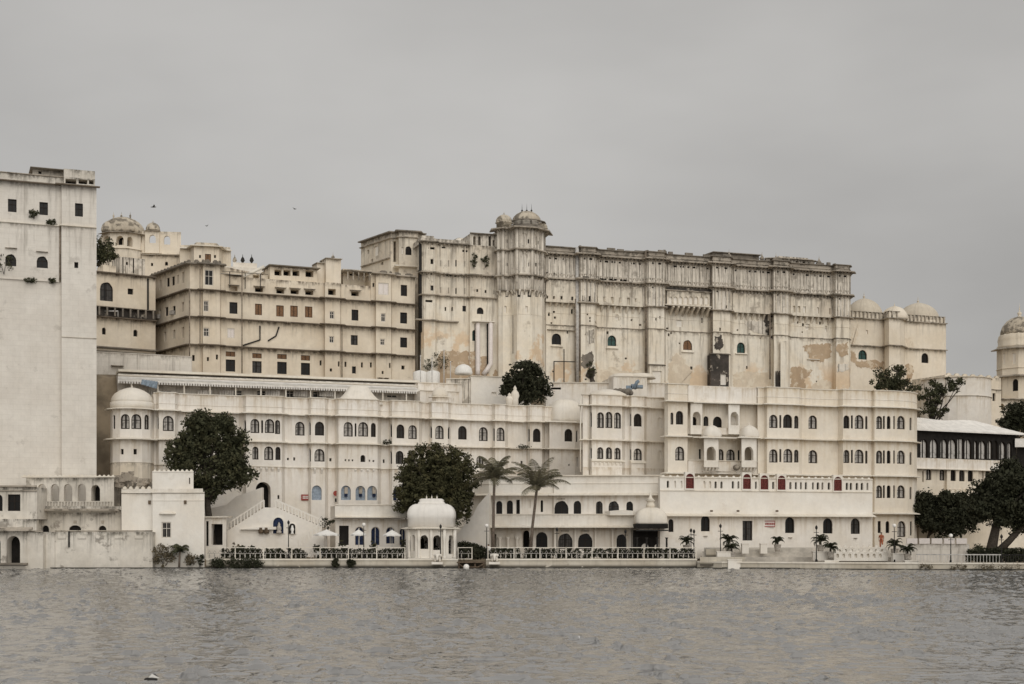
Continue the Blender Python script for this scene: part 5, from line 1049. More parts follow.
ledge(r, P1, zEv, .7, .14, .16, 'ledgew', 'eave'); ledge(r, P1, zL2, .5, .16, .1, 'ledgew'); ledge(r, P1, zL3, .12, .12, .02, 'ledgew', 'string_course'); ledge(r, P1, zPar, .14, .14, .02, 'ledgew', 'coping'); ledge(r, P1, zEv + .75, .06, .1, .0, 'white', 'parapet_moulding')
for a, b in ((246, 281), (311, 325), (352, 376)): corbels(r, LH1.poly([(a, 1.1), (b, 1.1)]), zL3 - .05, .75, .35, .75, .25, 'white')
# blue niches get a pale statue pedestal inside
for x, y in ((316.8, 492), (346, 492), (360.5, 492), (374, 492)):
    q = LH1.pt(x, -.15 if x < 335 else 1.15); mb = MB(); zc_ = LH1.Z(x, y + 3); mb.box(q, .42, .2, zc_ + .15, zc_ + .95, .36); mb.box(q, .34, .3, zc_ - .25, zc_ + .1, .36, 1); mb.build('niche_lamp', [M['ledge'], M['deepblue']], r)
# bangla roof over the widest bay, little domes over the other bays
def dome_bay(x, w, h, y0, sq=3.2, fin=.4, proj=.3, bang=False):
    q = LH1.pt(x, proj - 1.5); z = LH1.Z(x, y0); prof = [(1.0, 0), (1.0, .25), (.95, .5), (.84, .75), (.62, .93), (.3, 1.0)] if not bang else [(1.06, -.06), (1.0, .1), (.84, .3), (.68, .5), (.55, .72), (.45, .93), (.41, 1.0), (.3, 1.04)]
    mb = MB(); mb.lathe((q.x, q.y, z), [(p * w, t * h) for p, t in prof], 32, 0, sq, 0, .36, sy=.7); o = mb.build('bay_dome', M['dome'], r)
    return q, z + h
dome_bay(358.5, 2.95, 2.3, 403.5, 3, bang=True)
for x, w, h, y in ((166.5, 1.35, 1.0, 400), (264, 2.2, .5, 398), (318, 1.1, .7, 400.5), (404.5, 1.8, .7, 404), (440, 1.2, .7, 406), (500, 1.0, .6, 409), (536, 1.1, .9, 410)): dome_bay(x, w, h, y + 2)
# round corner tower
ct = LH1.pt(131.5, 0); cc = (ct.x, ct.y + .3); rt = 2.55
pl = [Vector((cc[0] + rt * math.cos(a), cc[1] + rt * math.sin(a))) for a in [R(162 + 210 * i / 7) for i in range(8)]]
zt1, zt2 = PZ(462.5, 170.5), PZ(439, 170.5); zt3 = PZ(408, 170.5)
facade(r, pl, [z0, zt1, zt2, zt3], [M['white'], M['creamlite']], [(122.3, 414, 9, 15, 'a', 'c'), (136.2, 414, 10, 15, 'a', 'c'), (147, 414.5, 5, 15, 'a', 'c'), (113.3, 415, 2.2, 14, 'a', 'd'), (121.8, 449, 3, 5.4, 'r', 's'), (135.3, 449, 3.4, 5.4, 'r', 's')], 3, 'corner_tower_wall', mats=[1, 0, 0])
ledge(r, pl, zt3, .7, .14, .14, 'ledgew', 'eave'); ledge(r, pl, zt2, .85, .2, .12, 'ledgew'); ledge(r, pl, zt1, .06, .1, 0, 'ledgew', 'string_course')
mb = MB(); mb.lathe((*cc, zt3 + .1), [(2.62, 0), (2.62, .75), (2.5, .8)], 36); mb.build('dome_drum', M['dome'], r); dome(r, (*cc, zt3 + .85), 2.5, 1.85, 'dome', 36, 0, .3, prof=[(1.0, 0), (1.0, .15), (.95, .36), (.82, .6), (.6, .8), (.35, .93), (.15, 1.0)])
# square end tower with dome, right end
pe = LH1.poly([(548, -.5), (549.5, 1.6), (575, 1.7), (580, .8), (583, -.5)])
facade(r, pe, [z0, LH1.Z(565, 450), LH1.Z(565, 423.2)], M['white'], [(568.5, 429, 8, 12.5, 'a', 'c'), (577, 430, 2, 12, 'a', 'd'), (577.5, 457, 1.8, 10, 'r', 's'), (569, 464, 1.5, 2, 'r', 's')], 5, 'end_tower_wall')
ledge(r, pe, LH1.Z(565, 423.2), .6, .16, .14, 'ledgew', 'eave'); ledge(r, pe, LH1.Z(565, 450), .45, .16, .1, 'ledgew')
q = LH1.pt(564, -.6); mb = MB(); mb.lathe((q.x, q.y, LH1.Z(565, 422.5)), [(2.15, 0), (2.15, .5), (2.15, 1.2), (2.05, 1.9), (1.75, 2.6), (1.2, 3.0), (.5, 3.15), (0, 3.2)], 32, 0, 3.4, 0, .36); mb.build('dome', M['dome'], r)
for x, y in ((376, 463), (521, 448.8)):
    pass
q = LH1.pt(387, .6); bush('wall_weed', 'dark weed on the hotel ledge between two bays', (q.x, q.y, LH1.Z(387, 444.5)), .8, .5, 'leaf3', 71, 5, 16, .2, cat='weed'); q = LH1.pt(523, .6); bush('wall_weed', 'dark weed on the hotel ledge above the right coconut palm', (q.x, q.y, LH1.Z(523, 449.5)), 1.1, .5, 'leaf3', 72, 6, 16, .2, cat='weed')

# ================================================================== HOTEL, MIDDLE BLOCK
LM = Line((584, 180), (668, 184.5))
r = thing('hotel_block', 'white hotel block with triple arched window groups between the domed wing and the balconies', 'hotel', (*LM.pt(625), 1))
pm = LM.poly([(582.5, -.4), (583, .6), (588.8, .6), (589, .2), (592, 1.2), (622, 1.2), (625, .2), (629, .2), (631.5, 1.0), (644, 1.0), (646.5, .2), (668, .2)])
zm0, zm1, zm2, zm3 = LM.Z(625, 468), LM.Z(625, 441.5), LM.Z(625, 407.3), LM.Z(625, 397)
facade(r, pm, [.9, zm0, zm1, zm2, zm3], M['white'], [(591, 412, 2, 15, 'a', 'd'), (600.6, 412, 7, 16, 'a', 'c'), (609, 412, 7, 16, 'a', 'c'), (617.6, 412.5, 7, 16, 'a', 'c'), (630.2, 413, 2, 13, 'a', 'd'), (637.8, 413.5, 8, 13, 'a', 'c'), (659.7, 417.5, 4, 10, 'a', 'n'),
                                                  (591, 447.5, 2, 11, 'a', 'd'), (600.3, 447, 6.5, 12, 'a', 'c'), (609, 447, 6.5, 12, 'a', 'c'), (617.6, 447.5, 6.5, 12, 'a', 'c'), (630.2, 448.5, 2, 11.5, 'a', 'd'), (637.9, 448.5, 8.5, 12, 'a', 'c'), (660, 450.5, 4, 10, 'a', 'n')], 10, bvec=(.75, 9))
ledge(r, pm, zm2, .55, .16, .12, 'ledgew', 'eave'); ledge(r, pm, zm1, .5, .16, .1, 'ledgew'); ledge(r, pm, zm3, .16, .14, .02, 'ledgew', 'coping'); ledge(r, LM.poly([(591, 1.1), (624, 1.1)]), LM.Z(607, 462.5), .3, .3, .05, 'ledgew', 'balcony_base'); corbels(r, LM.poly([(593, 1.1), (622, 1.1)]), LM.Z(607, 463), .6, .3, .62, .2, 'white'); ledge(r, LM.poly([(630, .9), (645, .9)]), LM.Z(638, 463), .3, .3, .2, 'ledgew', 'balcony_base')
q = LM.pt(606, -1.6); mb = MB(); mb.lathe((q.x, q.y, zm3), [(2.5, 0), (2.4, .3), (1.6, .75), (.6, 1.0), (0, 1.05)], 26, 0, 3.4, 0, .3); mb.build('bay_dome', M['dome'], r)
mb = MB(); q = LM.pt(588.9, .75); mb.tube([(q.x, q.y, LM.Z(589, 470)), (q.x, q.y, zm2)], .07, 6); q2 = LM.pt(580.5, .3); mb.tube([(q2.x, q2.y, LM.Z(581, 472)), (q2.x, q2.y, LM.Z(581, 400))], .09, 6); mb.build('drainpipe', M['ledgew'], r)

# ================================================================== HOTEL, RIGHT WING (loggia, balconies, round end)
LG = Line((668, 178), (920, 189))
r = thing('hotel_wing', 'white hotel wing with loggia balconies, red lattice openings and a rounded right end', 'hotel', (*LG.pt(800), 1))
zg = [.9, LG.Z(800, 513), LG.Z(800, 475.5), LG.Z(800, 440), LG.Z(800, 405.8), LG.Z(800, 389.5)]
pg = LG.poly([(664.5, .0), (668, .9), (687.5, .9), (688, -.9), (757, -.9), (757.6, .2), (764.5, .2), (767, 1.0), (799, 1.0), (802, .2), (838, .2), (843, 1.3), (868, 1.3), (872, .9), (874.5, 1.6), (893, 1.7), (908, 1.2), (914, .3), (917, -1.2)])
trip = lambda y, hs: [(846.5, y, 6, hs, 'a', 'c'), (852, y, 2, hs, 'r', 'd'), (859.2, y - .5, 9, hs + .8, 'a', 'c'), (866.4, y + .6, 2.4, hs, 'a', 'd'), (879.2, y + .5, 6, hs, 'a', 'c'), (884, y + .5, 2, hs, 'r', 'd'), (888.7, y + .5, 3.6, hs, 'a', 'd'), (897.1 - 4, y + .5, 1.8, hs, 'r', 'd'), (901, y + .3, 8, hs + .4, 'a', 'c'), (910.7, y + 1.8, 2.2, hs, 'a', 'd')]
wg = [(672, 412.5, 3, 12, 'a', 'c'), (679.6, 411, 7.2, 13.5, 'a', 'c'), (679.8, 446.5, 9, 14, 'a', 'c'),
      (694, 417, 5, 9, 'a', 'd'), (717.5, 416.5, 9, 11, 'a', 'd'), (706, 416, 5, 10, 'a', 'd'), (733.5, 416, 8, 12, 'a', 'n'),
      (720.6, 449, 6, 11.5, 'a', 'c'), (730.7, 449.2, 8.5, 11.5, 'a', 'c'), (738.8, 450, 2, 10.5, 'a', 'd'), (700, 449, 2, 10, 'r', 'd'),
      (773.5, 414.5, 8.4, 13.5, 'a', 'c'), (780.4, 415, 2, 13, 'r', 'd'), (787.7, 414.5, 9, 13.5, 'a', 'c'), (796.6, 415.5, 4.6, 13, 'a', 'c'), (812.8, 415.5, 8.6, 13.4, 'a', 'c'),
      (773.5, 449, 8.4, 13.5, 'a', 'c'), (780.4, 449, 2, 13, 'r', 'd'), (788, 449, 9, 13.5, 'a', 'c'), (796.8, 449.5, 4.6, 13, 'a', 'c'), (813, 450, 9, 13.2, 'a', 'c')] + trip(415.5, 13) + trip(450, 13) + [w for w in trip(485, 12.5) if w[0] > 872] + \
     [(887.5, 521, 3.6, 12, 'a', 'd'), (901.5, 521, 8.5, 16, 'a', 'c', 'door'), (911.2, 521.5, 2.2, 14, 'r', 'd'), (879.3, 521, 3, 12, 'r', 'd')]
facade(r, pg, zg, M['whitecream'], wg, 11, bvec=(1.4, 11))
pgf = LG.poly([(664.5, .0), (668, .9), (687.5, .9), (688.2, .0), (757, .0), (757.6, .2), (764.5, .2), (767, 1.0), (799, 1.0), (802, .2), (838, .2), (843, 1.3), (868, 1.3), (872, .9), (874.5, 1.6), (893, 1.7), (908, 1.2), (914, .3), (917, -1.2)])
ledge(r, pgf, zg[4], .75, .16, .16, 'ledgew', 'eave'); ledge(r, pgf, zg[3], .65, .18, .12, 'ledgew'); ledge(r, pg, zg[2], .65, .18, .14, 'ledgew'); ledge(r, pg[-8:], zg[1], .8, .18, .2, 'ledgew'); ledge(r, pg, zg[5], .14, .14, .02, 'ledgew', 'coping'); ledge(r, pg, zg[4] + .9, .06, .1, 0, 'white', 'parapet_moulding')
facade(r, LG.poly([(688.2, -.05), (757, -.05)]), [zg[4], zg[5]], M['white'], [], .8, 'loggia_parapet'); facade(r, LG.poly([(688.2, .0), (757, .0)]), [LG.Z(720, 434.5), LG.Z(720, 428)], M['white'], [], .25, 'loggia_balustrade'); facade(r, LG.poly([(688.2, .3), (757, .3)]), [LG.Z(720, 474), LG.Z(720, 461.5)], M['white'], [], .25, 'loggia_balustrade')
ledge(r, LG.poly([(688, .3), (758, .3)]), LG.Z(720, 461.3), .12, .12, .02, 'ledgew', 'rail_coping')
# projecting balcony kiosks with domes
for xa, xb, ya, yb, dm in ((703.5, 719, 434, 440, 1), (741, 757, 434.5, 440, 1)):
    pk = LG.poly([(xa, .1), (xa + .6, 1.9), (xb - .6, 1.9), (xb, .1)])
    xm = (xa + xb) / 2
    facade(r, pk, [LG.Z(xm, 468), LG.Z(xm, 461.5), LG.Z(xm, 439)], M['whiteb'], [(xm, 446.5, 9, 14, 'k', 'x')], .1, 'kiosk_wall', back=False)
    ledge(r, pk, LG.Z(xm, 438.5), .55, .14, .16, 'ledgew', 'eave'); q = LG.pt(xm, .9)
    dome(r, (q.x, q.y, LG.Z(xm, 438)), 1.15, 1.55, 'dome', 22, 0, .42, 3, .33)
    corbels(r, LG.poly([(xa + 1, 1.6), (xb - 1, 1.6)]), LG.Z(xm, 468), .4, .2, .5, .2, 'white')
for xa, xb in ((690, 702.5), (728, 740)):
    pk = LG.poly([(xa, .05), (xa + .5, .5), (xb - .5, .5), (xb, .05)]); xm = (xa + xb) / 2
    facade(r, pk, [LG.Z(xm, 434.5), LG.Z(xm, 426), zg[4] - .15], M['whiteb'], [(xm + .5, 412.5, 8, 14, 'k', 'x')], .1, 'kiosk_wall', back=False)
mb = MB(); q = LG.pt(736.5, 1.2); mb.blob((q.x, q.y, LG.Z(736, 468)), .45, .3, .4); mb.tube([(q.x, q.y + .9, LG.Z(736, 468)), (q.x, q.y, LG.Z(736, 468))], .05, 5); mb.build('satellite_dish', M['ledge'], r)
ledge(r, LG.poly([(702, 1.8), (736, 1.8)]), LG.Z(720, 473), .3, .15, .1, 'ledge', 'shade_ledge')
# ground storey with the pierced terrace parapet
LF = Line((640, 170), (873, 178))
r = thing('terrace_storey', 'white ground storey with a pierced parapet, red lattice arches and arched windows', 'terrace', (*LF.pt(770), 1))
zf = [.9, LF.Z(770, 515), LF.Z(770, 476.5)]
pf = [LF.pt(660), LF.pt(872.5)]
slots = []
reds = [(690, 473.5, 8, 15, 'a', 'r'), (747, 474, 8, 15, 'a', 'r'), (764.5, 475, 8, 14.5, 'a', 'r'), (781.7, 475.5, 8, 14.3, 'a', 'r'), (838, 476.5, 8, 14.3, 'a', 'r')]
facade(r, pf, [zf[0], zf[1]], M['white'], [(705.4, 515.8, 9, 15.5, 'a', 'd'), (747.5, 521, 10, 19.5, 'r', 'd', 'door'), (789.8, 517, 9.2, 16, 'a', 'd'), (827.8, 518, 9.4, 15.5, 'a', 'd'), (855.4, 518.4, 9.2, 15.5, 'a', 'd'), (671, 519, 5, 13, 'a', 'd')], 5)
ledge(r, pf, zf[1], .95, .16, .28, 'ledgew', 'eave')
for x in (668, 675, 681.5, 704.3, 710, 715.7, 721.6, 733, 738.5, 756, 773.3, 790.5, 796, 801, 806, 813, 818, 822.5, 829, 847, 851, 857, 862, 867.5): slots.append((x, 480.5 + (x - 668) * .012, 2.4 if int(x) % 3 else 1.8, 7.2, 'a', 's' if int(x * 7) % 5 else 'n'))
facade(r, pf, [zf[1], zf[2] - .25], M['whiteb'], slots + [(a, max(b, 477.5), c_, d - (4 if b < 477 else 2), k_, 'x') for a, b, c_, d, k_, s_ in []], .6, 'pierced_parapet')
ledge(r, pf, zf[2] - .3, .12, .14, .02, 'ledgew', 'coping'); ledge(r, pf, LF.Z(770, 491.8), .12, .14, .04, 'ledgew', 'string_course')
for x, yt, w, h, k_, s_ in reds:
    q = LF.pt(x, .22); wd = 9.5 * q.y / F; d = (pf[1] - pf[0]).normalized()
    pk = [q - d * wd * .54, q + d * wd * .54]; zb_, ze_ = PZ(489.5 + (x - 690) * .015, q.y), PZ(yt - 1.6, q.y)
    facade(r, pk, [zb_ - .05, ze_], M['whiteb'], [(x, yt, w, h, 'a', 'r')], .5, 'lattice_arch')
merlons(r, pf, zf[2] - .15, .9, .3, .18, .12, 'whiteb', 'battlement')
for x, y in ((738, 511), (777, 511), (711.5, 511)):
    q = LF.pt(x, .7); mb = MB(); mb.box(q, .3, .3, LF.Z(x, y + 1), LF.Z(x, y - .8)); mb.build('floodlight', M['wood'], r)
for x, y in ((705.5, 536), (790.3, 537.5), (855.4, 538)):
    q = LF.pt(x, .03); mb = MB(); mb.lathe((q.x, q.y, LF.Z(x, y)), [(.28, -.02), (.28, .02)], 12); o = mb.build('wall_medallion', M['ledge'], r); 
r2 = thing('wall_sign', 'small white signboard with two red bands beside the dark terrace door', 'sign', (*LF.pt(769.7, .1), LF.Z(770, 524)))
q = LF.pt(769.7, .1); mb = MB(); zs0, zs1 = LF.Z(770, 527), LF.Z(770, 520.7); mb.box(q, 1.28, .06, zs0, zs1, .03); mb.build('board', M['signw'], r2)
mb = MB(); dq = Vector((0, -.045)); mb.box(q + dq, 1.28, .03, zs0, zs0 + .10, .03); mb.box(q + dq, 1.28, .03, zs1 - .10, zs1, .03)
for i, (u, w) in enumerate(((-.52, .1), (-.38, .09), (-.25, .12), (-.1, .1), (.06, .13), (.22, .08), (.36, .11), (.52, .1))): mb.box(q + dq + Vector((u, 0)), w, .03, (zs0 + zs1) / 2 - .13, (zs0 + zs1) / 2 + .13, .03)
for s_ in (-1, 1): mb.box(q + dq + Vector((s_ * .61, 0)), .05, .03, zs0, zs1, .03)
mb.build('lettering', M['sign'], r2)

# ================================================================== VERANDA HOUSE
LV2 = Line((466, 174.5), (668, 173))
r = thing('veranda_house', 'low white two-storey veranda house with dark arched openings and a broad plain parapet', 'house', (*LV2.pt(560), 1))
zv = [.9, LV2.Z(570, 526.5), LV2.Z(570, 493.5), LV2.Z(570, 476.5)]
pv2 = LV2.poly([(468, -2.2), (489, -.1), (552, .1), (554, .5), (640, .5), (662, .5)])
facade(r, pv2, zv[:3], M['white'], [(499.2, 501, 6, 13.4, 'a', 'd'), (509.8, 500.5, 6.3, 13.8, 'a', 'd'), (518, 499.8, 3.8, 14.2, 'r', 's'), (530, 500, 2, 8, 'r', 'n'), (541.8, 500, 2.6, 12, 'a', 's'), (561, 500.5, 14, 13.6, 'k', 'd'), (577.4, 500.8, 7.2, 13.4, 'k', 'd'), (599.3, 501, 6.6, 13.2, 'k', 'd'), (613.8, 501, 10.4, 13.5, 'k', 'd'), (629.7, 501.5, 6.5, 10.5, 'k', 'd'),
                                        (482.8, 532, 9.5, 17, 'a', 'o', 'doorway'), (493.3, 534, 6, 14, 'r', 'o', 'doorway'), (526, 530.5, 7, 17.5, 'a', 'o', 'doorway'), (541.7, 532, 11.5, 16, 'a', 'd'), (565.3, 533, 14.5, 15.8, 'k', 'd'), (585.2, 533, 14.5, 15.8, 'k', 'd'), (621.5, 534, 10, 15, 'k', 'd'), (504.5, 534, 3, 13, 'r', 'n'), (513, 533, 4, 15, 'r', 'n')], 9)
roofp = LV2.poly([(474, -2.0), (489, .0), (553, .2), (554, .6), (664, .6)])
facade(r, roofp, [zv[2], zv[3]], M['whiteb'], [], 8, 'roof_parapet'); ledge(r, roofp, zv[2] - .1, .8, .16, .25, 'ledgew', 'eave'); ledge(r, roofp, zv[3], .25, .16, .03, 'ledgew', 'coping'); ledge(r, roofp, LV2.Z(570, 484), .08, .12, .02, 'whiteb', 'string_course')
pvl = LV2.poly([(468, -1.5), (489, .0), (553, .2), (554, .6), (640, .6)])
facade(r, LV2.poly([(466, .3), (489, 1.3), (640, 1.7)]), [LV2.Z(560, 526.6), LV2.Z(560, 515)], M['whiteb'], [], 1.1, 'balcony_parapet'); ledge(r, LV2.poly([(463, .3), (489, 1.3), (640, 1.7)]), LV2.Z(560, 526.6), .9, .12, .2, 'ledgew', 'eave'); ledge(r, LV2.poly([(466, .3), (489, 1.3), (640, 1.7)]), LV2.Z(560, 515), .1, .12, .02, 'ledgew', 'coping')
for x in (500, 508, 517): q = LV2.pt(x, .35); mb = MB(); mb.lathe((q.x, q.y, .9), [(.28, 0), (.28, .2), (.2, .3), (.19, 2.3), (.3, 2.6)], 10); mb.build('column', M['whiteb'], r)
for x in (476, 530.5, 555, 575.3, 595.5, 612.5, 630): q = LV2.pt(x, .75); mb = MB(); mb.box(q, .22, .3, .9, zv[1] - .05); mb.build('pilaster', M['whiteb'], r)
for x, y in ((561, 499.5), (565, 531.5), (585, 531.5)): q = LV2.pt(x, .55); mb = MB(); mb.box(q, 1.0, .12, LV2.Z(x, y), LV2.Z(x, y - 1)); mb.build('carved_crest', M['ledge'], r)
ledge(r, LV2.poly([(606, 1.2), (611, 2.2), (632, 2.2), (638, 1.2)]), LV2.Z(617, 516.5), .2, .8, .2, 'whiteb', 'porch_roof', inn=2.0); ledge(r, LV2.poly([(613, 1.2), (634, 1.2)]), LV2.Z(617, 513.2), .2, .3, .1, 'whiteb', 'porch_roof', inn=1.5)
# sloping stair flank on the left of the veranda house
mb = MB(); Ys = 171.5
pts = [(453, 550), (453, 538), (461, 530), (466, 522), (473, 515), (478, 505), (485, 497), (489, 493), (489, 550)]
f = [P3(a, b, Ys) for a, b in pts]; bk = [p + Vector((.2, 1.2, 0)) for p in f]
mb.face(list(reversed(f)), 0, [(p.x, 3) for p in reversed(f)])
for i in range(len(f)): j = (i + 1) % len(f); mb.face([f[i], f[j], bk[j], bk[i]])
mb.v = [v for v in mb.v]; o = mb.build('stair_flank', M['white'], None); tag(o, 'sloping white flank wall rising from the round tree to the veranda house', 'wall')
# domed entrance pavilion
YE = 167.5; r = thing('entrance_pavilion', 'white domed entrance pavilion with black open sides before the terrace storey', 'pavilion', (PX(652, YE), YE, .9))
c = (PX(652, YE), YE + 1.9); hw = 1.9
for sx in (-1, -.36, .36, 1):
    for sy in (-1, 1):
        if abs(sx) < 1 and sy > 0: continue
        mb = MB(); mb.lathe((c[0] + sx * hw * .92, c[1] + sy * hw * .9, .95), [(.2, 0), (.2, .3), (.12, .4), (.11, 2.3), (.2, 2.5)], 10); mb.build('column', M['metal'], r)
mb = MB(); mb.prism([(c[0] - hw, c[1] - hw), (c[0] + hw, c[1] - hw), (c[0] + hw, c[1] + hw), (c[0] - hw, c[1] + hw)], PZ(528.5, YE), PZ(523.8, YE), 0, True, True); mb.build('dark_canopy', M['dark'], r)
ledge(r, [Vector((c[0] - hw, c[1] - hw)), Vector((c[0] + hw, c[1] - hw))], PZ(530.5, YE), .3, .1, .1, 'metal', 'canopy_band')
mb = MB(); mb.prism([(c[0] - hw, c[1] + hw + .05), (c[0] + hw, c[1] + hw + .05), (c[0] + hw, c[1] + hw + .2), (c[0] - hw, c[1] + hw + .2)], .9, PZ(530, YE)); mb.build('back_wall', M['dark'], r)
for x in (645, 658): put_window(r, 'a', 'n', .85, 1.7, Vector((PX(x, YE + 3.6) , YE + 3.45, 1.0)), 0, 'inner_arch'); 
mb = MB(); mb.lathe((c[0], c[1], PZ(523.8, YE)), [(hw * 1.0, 0), (hw * 1.02, .2), (hw * 1.0, .75), (hw * .92, 1.25), (hw * .74, 1.65), (hw * .42, 1.92), (.3, 1.98)], 48, 0, 6); o = mb.build('dome', M['dome'], r)
f = MB(); f.lathe((c[0], c[1], PZ(523.8, YE) + 1.95), [(.55, 0), (.5, .45), (.4, .55), (.45, .75), (.6, .8), (.2, 1.2), (.12, 1.5), (.05, 1.9), (0, 2.2)], 12); f.build('finial', M['dome'], o)

# ================================================================== DOOR CANOPY TERRACE (left of the round tree)
LD = Line((336, 169), (408, 171)); r = thing('cafe_front', 'white cafe front with deep blue arched doors under a plain canopy', 'cafe', (*LD.pt(370), .9))
pd = [LD.pt(335.5), LD.pt(408)]
facade(r, pd, [.9, LD.Z(370, 519)], M['white'], [(344, 525.5, 9.5, 19.5, 'r', 's', 'doorway'), (359.5, 526.5, 9, 19, 'a', 'U', 'door'), (375.5, 526.5, 9, 19, 'a', 'U', 'door'), (390.5, 527, 9, 17, 'a', 'U', 'door'), (402.5, 528.5, 6, 17, 'a', 'U', 'door')], 6)
facade(r, LD.poly([(335, .9), (408, .9)]), [LD.Z(370, 518.4), LD.Z(370, 506)], M['whiteb'], [], 5, 'canopy_parapet'); ledge(r, LD.poly([(335, .9), (408, .9)]), LD.Z(370, 517.5), .35, .14, .1, 'ledgew', 'eave'); ledge(r, LD.poly([(335, .9), (408, .9)]), LD.Z(370, 505.5), .15, .14, .03, 'ledgew', 'coping')
# signs on the hotel wing
def sign_rect(label, x, y, w, h, line, pr):
    q = line.pt(x, pr); k = q.y / F; rr = thing('wall_sign', label, 'sign', (*q, line.Z(x, y))); mb = MB(); zc_ = line.Z(x, y)
    mb.box(q, w * k, .06, zc_ - h * k / 2, zc_ + h * k / 2, .36); mb.build('board', M['sign'], rr)
    mb = MB(); n_ = Vector((.035, -.06))
    for row in (.16, -.12):
        for u in (-.3, -.1, .1, .3): mb.box(q + n_ + Vector((u * w * k * .85, u * w * k * .3)), w * k * .13, .02, zc_ + row * h * k - .08, zc_ + row * h * k + .08, .36)
    mb.build('lettering', M['signw'], rr)
sign_rect('small dark red rectangular sign beside the first blue niche', 305.2, 497.5, 8, 6, LH1, .12)
q = LH1.pt(335.8, .55); rr = thing('wall_sign', 'round red sign between the blue niches on the hotel wall', 'sign', (*q, LH1.Z(336, 493.5)))
mb = MB(); zc_ = LH1.Z(336, 493.5); d = Vector((.93, .36)); ring = [(q.x + d.x * .34 * math.cos(a), q.y + d.y * .34 * math.cos(a), zc_ + .34 * math.sin(a)) for a in np.linspace(0, 2 * math.pi, 24, endpoint=False)]
rb = [(x + .02, y - .05, z) for x, y, z in ring]; mb.face(rb); [mb.face([ring[i], ring[(i + 1) % 24], rb[(i + 1) % 24], rb[i]]) for i in range(24)]; mb.build('board', M['sign'], rr)
mb = MB(); mb.box(q + Vector((.05, -.09)), .34, .03, zc_ - .03, zc_ + .05, .36); mb.build('bar', M['redcloth'], rr)
mb = MB(); q = LH1.pt(335.8, .5); mb.box(q, .2, .2, LH1.Z(336, 502), LH1.Z(336, 498.5), .36); tag(mb.build('wall_lantern', M['metal']), 'small black wall lantern below the round red sign', 'lantern')

# ================================================================== DOUBLE STAIRCASE AND GARDEN WALLS
YS = 168.5; r = thing('double_staircase', 'white double staircase climbing to the dark arched doorway', 'staircase', (PX(275, YS), YS, .9))
def slab(pts, Y, th, mat, name, parent):
    mb = MB(); f = [P3(a, b, Y) for a, b in pts]; bk = [p + Vector((0, th, 0)) for p in f]
    mb.face(f, 0, [(p.x, 3) for p in f]); mb.face(list(reversed(bk)), 0)
    for i in range(len(f)): j = (i + 1) % len(f); mb.face([f[j], f[i], bk[i], bk[j]])
    return mb.build(name, M[mat], parent)
slab([(227, 557), (322, 557), (322, 527), (276, 507.5), (264, 507.5), (227, 531)], YS, 3.6, 'white', 'stair_wall', r)
slab([(296, 557), (324, 557), (324, 533), (320, 531), (298, 548)], YS - 2.4, 2.2, 'white', 'lower_flight_wall', r)
def balus(pts, Y, name='balustrade', gap=3.2, h=7.5):
    mb = MB(); k = Y / F
    for (a, b), (c_, d) in zip(pts, pts[1:]):
        n = max(1, int(abs(c_ - a) / gap))
        for i in range(n + 1):
            x = a + (c_ - a) * i / n; y = b + (d - b) * i / n; p = P3(x, y, Y); mb.box((p.x, p.y), .13, .13, p.z - .02, p.z + h * k, 0)
        p, q = P3(a, b - h, Y), P3(c_, d - h, Y); mb.tube([p, q], .10, 4, smooth=False)
    return mb.build(name, M['whiteb'], r)
balus([(228, 531), (264, 507.5)], YS + .1); balus([(276, 507.5), (321, 527)], YS + .1); balus([(298, 548), (320, 531)], YS - 2.3); balus([(276, 508), (318, 526)], YS + 3.2, gap=4)
for i in range(14): x = 265 - 36 * (i + .5) / 14; mb = MB(); p = P3(x, 531 - (i + .5) * 0, YS)
mb = MB()
for i in range(14):
    t = (i + .5) / 14; xa = 264 - 37 * i / 14; xb = 264 - 37 * (i + 1) / 14; zz = PZ(507.5 + 23.5 * t, YS); mb.prism([P2(xb, YS + .3), P2(xa, YS + .3), P2(xa, YS + 3.2), P2(xb, YS + 3.2)], zz - .3, zz + .12)
    xa = 276 + 45 * i / 14; xb = 276 + 45 * (i + 1) / 14; zz = PZ(507.5 + 19.5 * t, YS); mb.prism([P2(xa, YS + .3), P2(xb, YS + .3), P2(xb, YS + 3.2), P2(xa, YS + 3.2)], zz - .3, zz + .12)
mb.build('steps', M['ledge'], r)
slab([(240, 529.5), (276, 529.5), (276, 526.8), (262, 526.6)], YS - .5, .6, 'whiteb', 'canopy_ledge', r)
